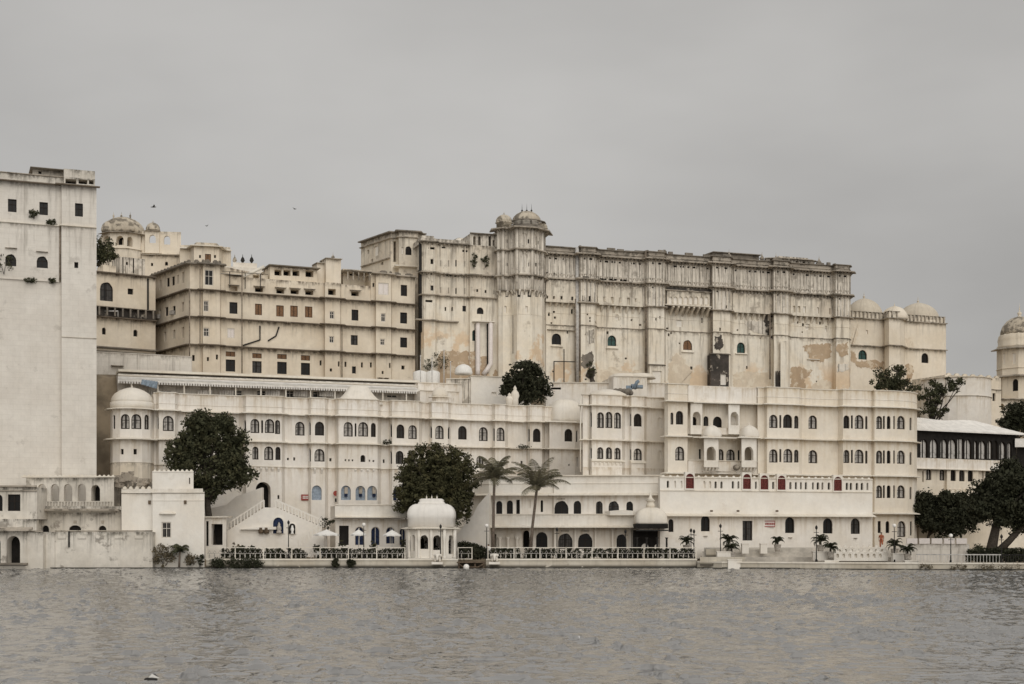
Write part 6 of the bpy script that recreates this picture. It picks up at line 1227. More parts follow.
for x, yt, w, h, sty in ((278.4, 517.5, 10.5, 16, 'U'), (292.3, 523.5, 6.5, 10.5, 's')):
    k = YS / F; p = P3(x, yt + h, YS - .03); fr = MB(); c_ = contour('a', w * k, h * k); d_ = [(a * 1.25, b * 1.1 - .02) for a, b in c_]; n = len(c_)
    for i in range(n): j = (i + 1) % n; fr.face([(p.x + d_[i][0], p.y - .12, p.z + d_[i][1]), (p.x + d_[j][0], p.y - .12, p.z + d_[j][1]), (p.x + c_[j][0], p.y - .12, p.z + c_[j][1]), (p.x + c_[i][0], p.y - .12, p.z + c_[i][1])]); fr.face([(p.x + c_[i][0], p.y - .12, p.z + c_[i][1]), (p.x + c_[j][0], p.y - .12, p.z + c_[j][1]), (p.x + c_[j][0], p.y, p.z + c_[j][1]), (p.x + c_[i][0], p.y, p.z + c_[i][1])]); fr.face([(p.x + d_[j][0], p.y - .12, p.z + d_[j][1]), (p.x + d_[i][0], p.y - .12, p.z + d_[i][1]), (p.x + d_[i][0], p.y + .05, p.z + d_[i][1]), (p.x + d_[j][0], p.y + .05, p.z + d_[j][1])])
    o = fr.build('niche', M['whiteb'], r); pn = MB(); pn.face([(p.x + a, p.y - .01, p.z + b) for a, b in c_]); pn.build('niche_back', M['deepblue' if sty == 'U' else 'dark'], o)
p = P3(279, 533.5, YS - .35); mb = MB(); mb.lathe(p, [(.3, 0), (.3, .25), (.2, .3), (.3, .5), (.26, .8), (.14, .95), (.16, 1.1), (.05, 1.3), (0, 1.4)], 14); tag(mb.build('shrine_statue', M['terracotta']), 'small draped statue standing in the blue arched niche under the stairs', 'statue')
p = P3(292.3, 534, YS - .3); mb = MB(); mb.lathe(p, [(.16, 0), (.2, .1), (.1, .2), (.22, .5), (.16, .75), (.1, .8), (.13, .95), (0, 1.05)], 12); tag(mb.build('pale_figure', M['fabric']), 'small pale figure in the dark niche right of the blue niche', 'statue')
for i, x in enumerate((261, 266.5)):
    p = P3(x, 533.5, YS - .3); mb = MB(); mb.lathe(p, [(.28, 0), (.33, .3), (.26, .62), (.3, .68), (.2, .7)], 12); tag(mb.build('clay_jar', M['wood']), ('dark jar under the stairs, farther from the blue niche', 'dark jar under the stairs, nearer the blue niche')[i], 'jar', 'jars under the staircase')
g = slab([(204, 556), (228, 556), (262, 556), (262, 487.5), (236, 496.5), (226, 505), (206, 509)], 172.8, 1.2, 'white', 'garden_wall', None); tag(g, 'stepped white garden wall below the big dark tree', 'wall')
r = thing('gate_lodge', 'small white lodge with a dark doorway beside the stairs', 'lodge', (PX(216, 166), 166, .9))
facade(r, [P2(205, 166), P2(226.5, 166)], [.9, PZ(517.5, 166)], M['white'], [(217, 524, 11, 21, 'r', 'o', 'doorway'), (207.3, 521, 2.6, 25, 'r', 's')], 3, bvec=(-.9, 3)); ledge(r, [P2(204, 166), P2(227.5, 166)], PZ(517.5, 166), .35, .2, .08, 'ledgew', 'eave', inn=3)

# ================================================================== DOMED LAKESIDE PAVILION
YP = 162; k = YP / F; r = thing('lakeside_pavilion', 'white lakeside pavilion with a square bulging dome and arched openings', 'pavilion', (PX(432, YP), YP, .9))
xa, xb = PX(405.5, YP), PX(455.5, YP); ze = PZ(528.3, YP); dep = 5.0
fr_ = [Vector((xa, YP + 1.1)), Vector((xa + 1.15, YP)), Vector((xb - 1.6, YP)), Vector((xb, YP + 1.1))]
facade(r, fr_, [.95, ze], M['whiteb'], [(424.2, 535, 8, 14, 'k', 'x'), (438.2, 535, 8, 15, 'k', 'x'), (413.4, 535, 3, 16, 'a', 'x'), (450.6, 535, 6, 19, 'a', 'x'), (409.2, 535, 2.6, 16, 'a', 'x')], .25, back=False)
facade(r, [Vector((xa, YP + dep)), Vector((xb, YP + dep))], [.95, ze], M['whiteb'], [(420, 535, 8, 14, 'k', 'x'), (432, 535, 8, 15, 'k', 'x'), (444, 535, 8, 15, 'k', 'x')], .25, 'back_wall', back=False)
facade(r, [Vector((xa, YP + dep)), Vector((xa, YP + 1.1))], [.95, ze], M['whiteb'], [], .2, 'side_wall', back=False); facade(r, [Vector((xb, YP + 1.1)), Vector((xb, YP + dep))], [.95, ze], M['whiteb'], [], .2, 'side_wall', back=False)
mb = MB(); mb.prism([*fr_, Vector((xb, YP + dep)), Vector((xa, YP + dep))], ze - .02, ze + .1, 0, True, True); mb.build('ceiling', M['whiteb'], r)
for x in (409, 418.8, 431.2, 444.3, 447.5, 454.6):
    q = P2(x, YP + (-.12 if 417 < x < 446 else .75)); mb = MB(); mb.lathe((q.x, q.y, .95), [(.2, 0), (.2, .35), (.13, .45), (.12, 2.0), (.2, 2.35), (.2, ze - .95)], 12); mb.build('column', M['whiteb'], r)
cx_, cy_ = (xa + xb) / 2, YP + dep / 2 + .1; hw = (xb - xa) / 2
ledge(r, [Vector((xa - .1, YP + 1.2)), Vector((xa + 1.1, YP - .05)), Vector((xb - 1.5, YP - .05)), Vector((xb + .1, YP + 1.2))], ze + .05, .6, .14, .16, 'ledgew', 'eave', inn=.6)
mb = MB(); hz = PZ(505, YP) - ze
mb.lathe((cx_, cy_, ze + .15), [(hw * .94, 0), (hw * .94, hz * .36), (hw * .965, hz * .38), (hw * .965, hz * .55), (hw * .955, hz * .66), (hw * .92, hz * .77), (hw * .86, hz * .87), (hw * .77, hz * .95), (hw * .66, hz)], 64, 0, 9, sy=.86); mb.lathe((cx_, cy_, ze + .15 + hz), [(hw * .58, -.05), (hw * .52, .2), (hw * .48, .3), (hw * .5, .48), (hw * .42, .62), (.2, .66)], 48, 0, 9, sy=.86); mb.build('dome', M['domewhite'], r)
for dx in (-.6, 0, .6): m2 = MB(); m2.lathe((cx_ + dx, cy_, ze + hz + .75), [(.14, 0), (.06, .12), (.1, .22), (.03, .3), (0, .55)], 8); m2.build('finial', M['dome'], r)
mb = MB(); mb.prism([P2(408, YP - .4), P2(456, YP - .4), P2(456, YP), P2(408, YP)], .95, 1.1); mb.build('plinth', M['whiteb'], r)
# ================================================================== RESTAURANT HOUSE WITH GLAZED VERANDA
LQ = Line((912, 192), (1035, 203)); r = thing('restaurant_house', 'cream house with a black curtained glass veranda under a white sheet roof', 'restaurant', (*LQ.pt(970), 1))
pq = LQ.poly([(905, 0), (945, 0), (947, .7), (978, .7), (980, 0), (985, 0), (1017, 0)])
zq = [.9, LQ.Z(960, 499), LQ.Z(960, 469)]
facade(r, pq, zq, M['creamlite'], [(928.7, 467.5, 5.5, 12.5, 'a', 'c'), (944.3, 468.5, 5, 12, 'a', 'c'), (953.3, 468.5, 5.4, 12.5, 'a', 'd'), (962, 469, 5.6, 12.3, 'a', 'd'), (970.5, 469.2, 5.4, 12.3, 'a', 'd'), (988, 470, 5.4, 12, 'a', 'd'), (983, 471, 1.4, 11, 'a', 's'), (923, 471, 1.6, 11, 'a', 's')], 9)
ledge(r, LQ.poly([(905, 0), (945, 0), (947, .7), (978, .7), (980, 0), (1017, 0)]), zq[1], .1, .3, .05, 'ledgew', 'string_course'); corbels(r, LQ.poly([(947, .6), (978, .6)]), LQ.Z(962, 489.5), .5, .3, .9, .25, 'creamlite')
facade(r, LQ.poly([(905, .9), (1017, .9)]), [zq[2] - .1, LQ.Z(960, 459.5)], M['white'], [], 1, 'veranda_parapet'); ledge(r, LQ.poly([(905, .9), (1017, .9)]), zq[2] - .2, .2, .14, .04, 'ledgew')
pvd = LQ.poly([(905, .5), (1016, .5)])
ov = [(x_, a_, b_, c_, d_, 'v') for x_, a_, b_, c_, d_, e_ in [(924, 439, 7, 19, 'k', 'c'), (934, 439, 8, 19, 'k', 'c'), (944, 439, 7, 19, 'k', 'c'), (952.5, 439, 8, 20, 'k', 'c'), (960.5, 438.5, 6.5, 20.5, 'r', 'c'), (968, 439, 7, 20, 'k', 'c'), (975.5, 440.5, 4, 18.5, 'k', 'c'), (982.5, 440.5, 7, 18.5, 'k', 'c'), (990, 440.5, 5, 18.5, 'k', 'c'), (995.5, 440.5, 4.5, 18.5, 'k', 'c'), (1002.5, 441.5, 6.5, 18, 'k', 'c'), (1009.5, 442, 4.5, 17.5, 'k', 'c')]]
facade(r, pvd, [LQ.Z(960, 460), LQ.Z(960, 430)], M['dark'], ov, 7, 'veranda_front')
mb = MB(); a, b = LQ.pt(908, 1.5), LQ.pt(1028, 1.9); a2, b2 = LQ.pt(905, -4.5), LQ.pt(975, -4.5); za, zb_ = LQ.Z(960, 432.3), LQ.Z(960, 418); n = 90
for i in range(n):
    t0, t1 = i / n, (i + 1) / n; f = .06 * (i % 2); f1 = .06 * ((i + 1) % 2); q0, q1, s0, s1 = a.lerp(b, t0), a.lerp(b, t1), a2.lerp(b2, t0), a2.lerp(b2, t1); sg = .25 * math.sin(t0 * 9); sg1 = .25 * math.sin(t1 * 9)
    mb.face([(*q0, za + f), (*q1, za + f1), (*s1, zb_ + f1 + sg1 * .4), (*s0, zb_ + f + sg * .4)])
mb.face([(*a, za - .08), (*a2, zb_ - .1), (*b2, zb_ - .1), (*b, za - .08)]); mb.face([(*a, za - .12), (*b, za - .12), (*b, za + .05), (*a, za + .05)]); mb.face([(*b, za - .12), (*b2, zb_ - .12), (*b2, zb_ + .05), (*b, za + .05)]); mb.build('sheet_roof', M['rooftin'], r)
r = thing('white_canopy', 'small white canopy roof cut by the right frame edge beside the veranda', 'canopy', (PX(1025, 200), 200, 1)); mb = MB(); mb.prism([P2(1015, 200), P2(1050, 200), P2(1050, 203), P2(1015, 203)], PZ(447, 200), PZ(438.5, 200), 0, True, True); mb.build('roof', M['rooftin'], r)
mb = MB(); mb.prism([P2(1017, 201), P2(1050, 201), P2(1050, 203), P2(1017, 203)], 1, PZ(447, 200)); mb.build('wall', M['dark'], r)
# ================================================================== TREES
tree('broad_tree', 'big dark broad-crowned tree left of the double staircase', 167.5, [(205, 432, 21, 20), (232, 446, 20, 19), (184, 452, 22, 20), (209, 466, 34, 24), (236, 472, 22, 20), (180, 478, 16, 13), (205, 488, 20, 14), (224, 425, 12, 9), (196, 424, 12, 9)], (214, .9), .45, 330, 46, .38, 'leaf', seed=3, cr=(.5, .95), limbs=12, dx=.75, core=2600)
tree('round_tree', 'dense round tree behind the domed lakeside pavilion', 168.5, [(437, 483, 40, 38), (424, 472, 28, 27), (452, 474, 28, 28), (432, 500, 36, 26), (455, 500, 22, 24), (414, 492, 19, 24)], (440, .9), .4, 560, 46, .3, 'leaf2', seed=5, cr=(.4, .7), limbs=8, inner=.2, dx=.8, core=4200)
tree('roof_tree', 'dark tree growing on the roof below the octagonal palace tower', 199, [(526, 376, 17, 14), (514, 386, 13, 11), (536, 388, 14, 13), (524, 392, 18, 10), (531, 368, 9, 7), (507, 390, 6, 5)], (526, 20), .3, 170, 44, .42, 'leaf3', seed=8, cr=(.5, 1.0), limbs=8, core=900)
tree('hillside_tree', 'loose dark tree in front of the domed palace wing', 214, [(893, 374, 15, 10), (882, 382, 11, 7), (905, 383, 12, 8), (892, 385, 16, 6)], (893, 20), .25, 75, 34, .42, 'leaf', seed=9, cr=(.45, .95), limbs=8, inner=.15)
tree('sparse_tree', 'sparse open-branched tree above the white sheet roof', 206, [(931, 392, 14, 12), (927, 405, 11, 13), (945, 386, 12, 7), (958, 384, 10, 6), (944, 399, 7, 8), (938, 413, 8, 5), (951, 377, 7, 4), (948, 412, 4, 3)], (934, 14), .28, 70, 34, .42, 'leaf', seed=14, cr=(.4, .85), limbs=14, inner=.15)
tree('garden_tree', 'low dark tree between the round hotel end and the railing', 189, [(936, 506, 17, 14), (955, 512, 19, 15), (930, 520, 13, 14), (968, 520, 14, 12), (945, 526, 22, 11), (921, 512, 9, 15), (976, 508, 15, 13), (924, 500, 9, 8), (963, 500, 12, 9), (944, 497, 9, 6)], (925, .8), .22, 260, 42, .38, 'leaf3', seed=17, cr=(.5, .9), limbs=8, core=1800, dx=.4)
tree('fork_tree', 'large black-green tree with a thick forked trunk at the right edge', 170, [(1006, 482, 22, 18), (990, 495, 20, 15), (1022, 498, 26, 26), (982, 508, 15, 13), (1004, 512, 22, 15), (1030, 520, 22, 16), (1012, 468, 12, 9), (1040, 480, 18, 18)], (989, .8), .62, 300, 46, .38, 'leaf3', seed=19, cr=(.5, 1.0), limbs=10, core=2400)
tb = MB(); tb.tube([P3(999, 551, 169.6), P3(1010, 540, 169.6), P3(1024, 524, 170), P3(1036, 505, 170)], [.5, .42, .36, .2], 8)
tb.build('limb', M['bark'], bpy.data.objects['fork_tree'])
tree('terrace_tree', 'dark tree right of the plain apse at the right frame edge', 219, [(1018, 414, 14, 12), (1010, 424, 10, 9), (1027, 422, 14, 14)], (1020, 12), .3, 90, 40, .42, 'leaf3', seed=23, core=600)
tree('roof_corner_tree', 'small dark tree between the tower house and the domed pavilion', 213, [(103, 250, 10, 12), (98, 258, 8, 8), (110, 257, 7, 7)], (102, 28), .22, 60, 36, .42, 'leaf', seed=27, cr=(.4, .8))
# coconut palms
def coco(label, trunkpts, Y, seed, L=3.9, nf=19):
    base = P3(*trunkpts[0], Y); r = thing('coconut_palm', label, 'palm', (base.x, Y, .9), 'coconut palms'); tm = MB(); pts = [P3(a, b, Y) for a, b in trunkpts]; pts[0].z = .8
    n = len(pts); tm.tube(pts, [.27] + [.17 - .02 * i / n for i in range(1, n)], 9); tm.build('trunk', M['palmbark'], r)
    cm = MB(); frond_crown(cm, pts[-1], nf, L, .5, seed, .95, .032, .6, .3, 34)
    for k in range(6): a = k * 1.05; cm.blob(pts[-1] + Vector((.22 * math.cos(a), .22 * math.sin(a), -.25)), .13, .13, .17, 1, 8)
    cm.build('crown', [M['palmleaf'], M['palmbark']], r, weld=False)
coco('straight coconut palm, left one of the pair before the veranda house', [(492.5, 556), (493.3, 530), (493.6, 505), (494.5, 478)], 165, 41, 3.3)
coco('leaning coconut palm, right one of the pair before the veranda house', [(529.5, 556), (532, 530), (535, 505), (537, 487)], 164.5, 43, 4.3, 20)
# ================================================================== WATERSIDE OLD HOUSES (frame left)
LO = Line((0, 157), (40, 157)); r = thing('porch_house', 'old stained waterside house with an arched porch at the left frame edge', 'house', (*LO.pt(15), 0))
po_ = [LO.pt(-45), LO.pt(25), LO.pt(36.5, -1.2)]
facade(r, po_, [-.8, LO.Z(15, 530.5), LO.Z(15, 519)], M['old'], [(13.3, 536, 13.5, 27.5, 'a', 'o', 'doorway'), (-4, 538, 9, 25, 'a', 'o', 'doorway')], 6)
facade(r, [LO.pt(-45, -.8), LO.pt(36.8, -.8)], [LO.Z(15, 519), LO.Z(15, 487)], M['old'], [(14, 494.5, 12.5, 16.5, 'r', 'd'), (-1.5, 494.5, 8, 16.5, 'a', 'd'), (-16, 494.5, 9, 16, 'r', 'd')], 7, 'upper_wall')
ledge(r, [LO.pt(-45), LO.pt(33, 0)], LO.Z(15, 529.3), 1.0, .25, .3, 'ledge', 'porch_eave'); ledge(r, [LO.pt(-45, -.8), LO.pt(36.8, -.8)], LO.Z(15, 487), .3, .22, .05, 'ledge', 'coping'); ledge(r, [LO.pt(-45, -.7), LO.pt(36.8, -.7)], LO.Z(15, 491), .1, .12, .02, 'ledge', 'string_course')
ledge(r, [LO.pt(-45, .3), LO.pt(28, .3)], LO.Z(15, 565.5), .5, .3, .02, 'darkstone', 'landing_step')
facade(r, [LO.pt(27, -.3), LO.pt(43, -.3)], [-.8, LO.Z(35, 532)], M['old'], [], 4, 'side_wall'); ledge(r, [LO.pt(27, -.3), LO.pt(43, -.3)], LO.Z(35, 532), .15, .14, .03, 'ledge', 'coping')
LO2 = Line((30, 161.5), (122, 161.5)); r = thing('arcaded_house', 'old white house with an open upper arcade over a stained balcony', 'house', (*LO2.pt(75), 0))
zo = [-.8, LO2.Z(75, 512.5), LO2.Z(75, 478)]
facade(r, [LO2.pt(30), LO2.pt(121)], zo[:2], M['old'], [(75, 525.3, 12.5, 7.4, 'a', 's'), (102.4, 525.5, 8, 7.2, 'a', 's'), (45.5, 525.5, 7, 7, 'a', 's')], 7)
facade(r, [LO2.pt(26, .3), LO2.pt(114, .3)], [zo[1], zo[2]], M['old'], [(x, 483.8, 8.4, 17.5, 'k', 'x') for x in (42, 55, 68, 81.8)] + [(95.6, 484.5, 9, 16.5, 'k', 'o')], .3, 'arcade', back=False)
facade(r, [LO2.pt(26, -1.6), LO2.pt(114, -1.6)], [zo[1], zo[2]], M['tower'], [], 4, 'arcade_back_wall')
ledge(r, [LO2.pt(22, .3), LO2.pt(115, .3)], LO2.Z(75, 477.5), .35, .16, .05, 'ledgew', 'coping'); merlons(r, [LO2.pt(22, .3), LO2.pt(115, .3)], LO2.Z(75, 476.8), .5, .26, .22, .16, 'ledgew')
ledge(r, [LO2.pt(34, .3), LO2.pt(121, .3)], LO2.Z(75, 510.5), 1.0, .28, .16, 'ledge', 'balcony_slab'); facade(r, [LO2.pt(34, .9), LO2.pt(121, .9)], [LO2.Z(75, 510), LO2.Z(75, 506.5)], M['old'], [], .2, 'balcony_curb')
rods(r, [LO2.pt(36, .42), LO2.pt(112, .42)], LO2.Z(75, 506.5), LO2.Z(75, 502), .34, .14, .12, 'old', 'arcade_baluster')
for x in (75, 102.5): q = LO2.pt(x, .1); mb = MB(); mb.box(q, .3, .12, LO2.Z(x, 523), LO2.Z(x, 520.5)); mb.build('keystone', M['ledge'], r)
LO3 = Line((30, 158.3), (152, 158.3)); r = thing('waterside_wall', 'long whitewashed wall rising straight from the water before the arcaded house', 'wall', (*LO3.pt(90), 0))
facade(r, [LO3.pt(41.5), LO3.pt(46, .25), LO3.pt(54, .25), LO3.pt(56), LO3.pt(152.5)], [-.8, LO3.Z(90, 532)], M['old'], [], 3.5); ledge(r, [LO3.pt(55), LO3.pt(152.5)], LO3.Z(90, 531.5), .12, .14, .03, 'ledge', 'coping')
for x in (62, 82, 100, 119, 139): q = LO3.pt(x, .02); ledge(r, [LO3.pt(x - 4), LO3.pt(x + 4)], LO3.Z(x, 540), .1, .5, .02, 'old', 'blind_panel')
mb = MB(); mb.tube([(*LO3.pt(69, .1), LO3.Z(69, 547)), (*LO3.pt(69, .1), LO3.Z(69, 531))], .1, 6); mb.build('drainpipe', M['metal'], r)
LO4 = Line((118, 159.6), (206, 159.6)); r = thing('whitewashed_house', 'whitewashed waterside house with one small four-pane window', 'house', (*LO4.pt(165), 0))
facade(r, [LO4.pt(121.5, -.9), LO4.pt(152, -.9), LO4.pt(152.5), LO4.pt(204.5)], [-.8, LO4.Z(165, 493.5)], M['whiteb'], [(166.3, 522, 10, 16, 'r', 'W')], 6, bvec=(-1.6, 6))
for x, w in ((128, 0), ): pass
facade(r, [LO4.pt(121.5, -.8), LO4.pt(203, -.3)], [LO4.Z(165, 493), LO4.Z(165, 488.5)], M['whiteb'], [], 5, 'parapet', bvec=(-1.4, 5)); ledge(r, [LO4.pt(121.5, -.9), LO4.pt(152, -.9), LO4.pt(152.5), LO4.pt(204.5)], LO4.Z(165, 493), .14, .14, .03, 'ledgew', 'cornice'); ledge(r, [LO4.pt(152.5), LO4.pt(204.5)], LO4.Z(165, 501), .06, .1, .01, 'whiteb', 'string_course')
facade(r, [LO4.pt(152.5, -.6), LO4.pt(193.5, -.6)], [LO4.Z(165, 489), LO4.Z(165, 471)], M['whiteb'], [(189.5, 478, 1.4, 6, 'r', 's')], 4, 'upper_room', bvec=(-1.1, 4)); merlons(r, [LO4.pt(152.5, -.6), LO4.pt(193.5, -.6)], LO4.Z(165, 471), .5, .28, .2, .14, 'ledgew'); ledge(r, [LO4.pt(152.5, -.6), LO4.pt(193.5, -.6)], LO4.Z(165, 472), .08, .12, .02, 'whiteb', 'coping'); merlons(r, [LO4.pt(121.5, -.7), LO4.pt(152, -.7)], LO4.Z(165, 489), .75, .4, .32, .18, 'ledgew')
mb = MB(); q = LO4.pt(167.5); mb.lathe((q.x, q.y, LO4.Z(167, 514.3)), [(.95, 0), (.9, .12), (.6, .28), (0, .36)], 18, sy=.5); mb.build('window_hood', M['ledgew'], r)
for x in (149.5, 185.3): q = LO4.pt(x, .05 if x > 152 else -.8); mb = MB(); mb.box(q, .28, .16, LO4.Z(x, 504), LO4.Z(x, 500.3)); mb.build('floodlight', M['wood'], r)
for i, x in enumerate((197.5, 203.5)): pass
rngr = np.random.default_rng(77); mb = MB()
for (a, b, s_) in [(116 + rngr.uniform(0, 33), 486 - abs(rngr.normal()) * 5, rngr.uniform(2.2, 5.2)) for _ in range(42)]:
    p = P3(a, b, 163.2 + rngr.uniform(-.6, .6)); w_ = s_ * .12; V_ = []
    base_ = [Vector((math.cos(k * 1.257) * w_ * rngr.uniform(.7, 1.15), math.sin(k * 1.257) * w_ * rngr.uniform(.7, 1.1), z_ * w_ * rngr.uniform(.6, 1.0))) for z_ in (-.8, .7) for k in range(5)]
    for k in range(5): j = (k + 1) % 5; mb.face([p + base_[k], p + base_[j], p + base_[j + 5], p + base_[k + 5]])
    mb.face([p + q_ for q_ in base_[5:]])
tag(mb.build('rubble_heap', M['ledge']), 'heap of grey boulders between the arcaded house and the whitewashed house', 'rubble')
r = thing('grey_lean_to', 'grey stone lean-to under the round corner tower of the hotel', 'shed', (PX(132, 164.5), 164.5, 1)); facade(r, [P2(114, 164.5), P2(153, 164.5)], [-.5, PZ(483, 164.5)], M['gallery'], [(141, 485, 6, 5, 'r', 'o')], 3)
q = LO4.pt(163, .7); bush('waterside_bush', 'dry straggly bush at the foot of the whitewashed house', (q.x, q.y, .15), 1.5, 2.5, 'dry', 81, 20, 22, .26); q = LO4.pt(190, .5); bush('waterside_bush', 'low dry bush right of the small palm at the whitewashed house', (q.x, q.y, .3), .9, 1.5, 'dry', 82, 10, 20, .24)
q = LO4.pt(179, .7); r = thing('young_palm', 'small bushy palm in front of the whitewashed house', 'palm', (q.x, q.y, 0)); tm = MB(); tm.tube([(q.x, q.y, -.3), (q.x + .1, q.y, 1.9)], [.14, .1], 7); tm.build('trunk', M['palmbark'], r); cm = MB(); frond_crown(cm, (q.x + .1, q.y, 1.9), 15, 1.5, .5, 88, .42, .05, 1.1, .3, 14); cm.build('crown', [M['leaf'], M['bark']], r, weld=False)
q = LO4.pt(200, .6); bush('waterside_bush', 'dark weeds at the right corner of the whitewashed house by the quay', (q.x, q.y, .1), .6, 1.6, 'leaf3', 83, 8, 20, .2)
mb = MB(); mb.prism([LO3.pt(50, .6), LO4.pt(206, 1.6), LO4.pt(206, 0), LO3.pt(50, 0)], -.6, .12); tag(mb.build('mud_ledge', M['wet']), 'dark wet ledge along the foot of the whitewashed walls', 'ledge')
# ================================================================== BALUSTRADES ON THE QUAY
def balustrade(label, xa, xb, Y, ztop, group='quay balustrades', step=.56, posts=3.0):
    a, b = P2(xa, Y), P2(xb, Y); L = (b - a).length; z0 = .98; r = thing('balustrade', label, 'balustrade', (*a, z0), group)
    mb = MB(); mb.prism([a + Vector((0, -.06)), b + Vector((0, -.06)), b + Vector((0, .06)), a + Vector((0, .06))], ztop - .07, ztop, 0, True, True); mb.build('top_rail', M['ledgew'], r)
    mb = MB(); mb.prism([a + Vector((0, -.14)), b + Vector((0, -.14)), b + Vector((0, .14)), a + Vector((0, .14))], z0, z0 + .08, 0, True, True); mb.build('base_rail', M['ledgew'], r)
    n = max(1, round(L / posts))
    for i in range(n + 1):
        p = a.lerp(b, i / n); mb = MB(); mb.box(p, .09, .12, z0, ztop + .03); mb.build('post', M['ledgew'], r)
    mb = MB(); m = int(L / step); h = ztop - .14 - z0 - .12
    for i in range(m):
        p = a.lerp(b, (i + .5) / m); mb.lathe((p.x, p.y, z0 + .12), [(.04, 0), (.06, h * .12), (.07, h * .25), (.035, h * .42), (.03, h * .5)], 6)
        mb.tube([(p.x - .18, p.y, z0 + .12 + h * .52), (p.x + .02, p.y, z0 + .12 + h * .8)], .022, 4); mb.tube([(p.x + .18, p.y + .03, z0 + .12 + h * .52), (p.x - .02, p.y + .03, z0 + .12 + h * .8)], .022, 4)
    mb.prism([a + Vector((0, -.05)), b + Vector((0, -.05)), b + Vector((0, .05)), a + Vector((0, .05))], z0 + .12 + h * .48, z0 + .12 + h * .52, 0, True, True)
    mb.build('balustrade_infill', M['tinold'], r); return r
zb_top = PZ(547.3, 160.3)
balustrade('white and dark quay balustrade below the staircase and the cafe', 207, 405, 160.35, zb_top); balustrade('white and dark quay balustrade from the jetty to the stepped terrace', 488, 696, 160.35, zb_top); balustrade('short quay balustrade between the lakeside pavilion and the jetty', 458, 472, 160.6, zb_top)
# hedge of potted plants behind the balustrade (each run one clipped hedge)
for i, (xa, xb, lab) in enumerate(((222, 262, 'low dark hedge behind the balustrade below the staircase'), (264, 306, 'low dark hedge behind the balustrade by the lower stair flight'), (318, 352, 'low dark hedge behind the balustrade before the dark cafe doorway'), (354, 404, 'low dark hedge behind the balustrade below the parasols'), (474, 520, 'low dark hedge behind the balustrade below the left palm'), (524, 580, 'low dark hedge behind the balustrade below the right palm'), (584, 640, 'low dark hedge behind the balustrade right of the wide veranda arches'), (642, 694, 'low dark hedge behind the balustrade before the domed entrance pavilion'))):
    rg = np.random.default_rng(200 + i); Y = 161.6; cl = []
    xA, xB = PX(xa, Y), PX(xb, Y)
    for _ in range(int((xB - xA) * 30)): cl.append(((rg.uniform(xA, xB), Y + rg.uniform(-.35, .35), 1.0 + rg.uniform(.0, 1.12)), rg.uniform(.2, .34)))
    lm = MB(); leaves(lm, cl, 18, .24, rng=rg); tag(lm.build('hedge', M['leaf3'], None, weld=False), lab, 'hedge', 'hedges behind the balustrade')
# potted topiary and garden plants
for i, (x, y, w, h, m_, lab, pot) in enumerate(((317, 541, .5, 1.1, 'leaf', 'green topiary pot left of the biggest parasol', 1), (342.5, 541, .6, 1.3, 'leaf', 'green topiary pot before the dark cafe doorway', 1), (373, 541.5, .55, 1.2, 'leaf', 'green topiary pot between the middle and right parasols', 1), (402.5, 541, .5, 1.4, 'leaf', 'green topiary pot beside the lakeside pavilion', 1),
        (247, 545, .9, 1.0, 'dry', 'dry flowering shrub left of the clay jars', 0), (236, 540, .6, 1.5, 'dry', 'tall dry shrub in front of the left stair flight', 0), (241, 541, .5, 1.3, 'leaf', 'green shrub beside the tall dry shrub', 0), (253, 545, .5, 1.1, 'leaf3', 'dark spiky plant below the stair canopy', 0), (268, 545.5, .8, .8, 'leaf3', 'dark spreading plant below the clay jars', 0), (328, 522, .9, 1.6, 'leaf3', 'dark potted plant on the stair turn above the lower flight', 0), (470, 545, 1.0, 1.0, 'leaf3', 'dark low shrubs right of the lakeside pavilion', 0))):
    p = P3(x, y, 165 if y > 530 else 166); bush('garden_plant', lab, (p.x, p.y, .93 if y > 530 else PZ(530, 166)), w, h + (.5 if y > 530 else 0), m_, 120 + i, 9, 20, .2, 'garden plants', 'plant', bool(pot))
for i, (x, yb, w, lab) in enumerate(((221, 562, 1.3, 'dark weeds hanging on the quay wall right of the whitewashed house'), (240, 563, 1.6, 'dark weeds on the quay wall below the dry shrubs'), (255, 563, 1.5, 'dark weeds on the quay wall below the stairs'), (336, 564, .5, 'small weed on the quay wall below the cafe doorway'), (351, 564, .5, 'small weed on the quay wall below the middle parasol'))):
    p = P3(x, yb, 159.7); bush('quay_weed', lab, (p.x, p.y - .1, .05), w, 1.0, 'leaf3', 140 + i, 16, 22, .24, 'weeds on the quay', 'weed')
for i, (x, w, h, lab) in enumerate(((416, 1.3, 2.6, 'dark shrub added to darken the left arches of the lakeside pavilion'), (431, 1.6, 2.8, 'dark shrub added to darken the middle arches of the lakeside pavilion'), (447, 1.4, 2.6, 'dark shrub added to darken the right arches of the lakeside pavilion'), (463, 1.3, 1.9, 'dark shrub between the lakeside pavilion and the stair flank'), (476, 1.2, 1.7, 'dark shrub below the sloping stair flank'))):  # the three at the arches are added, standing in for the pavilion's inner shade
    p = P3(x, 555, 168); bush('garden_shrub', lab, (p.x, p.y, .93), w, h, 'leaf3', 180 + i, 34, 26, .3, 'shrubs behind the lakeside pavilion')
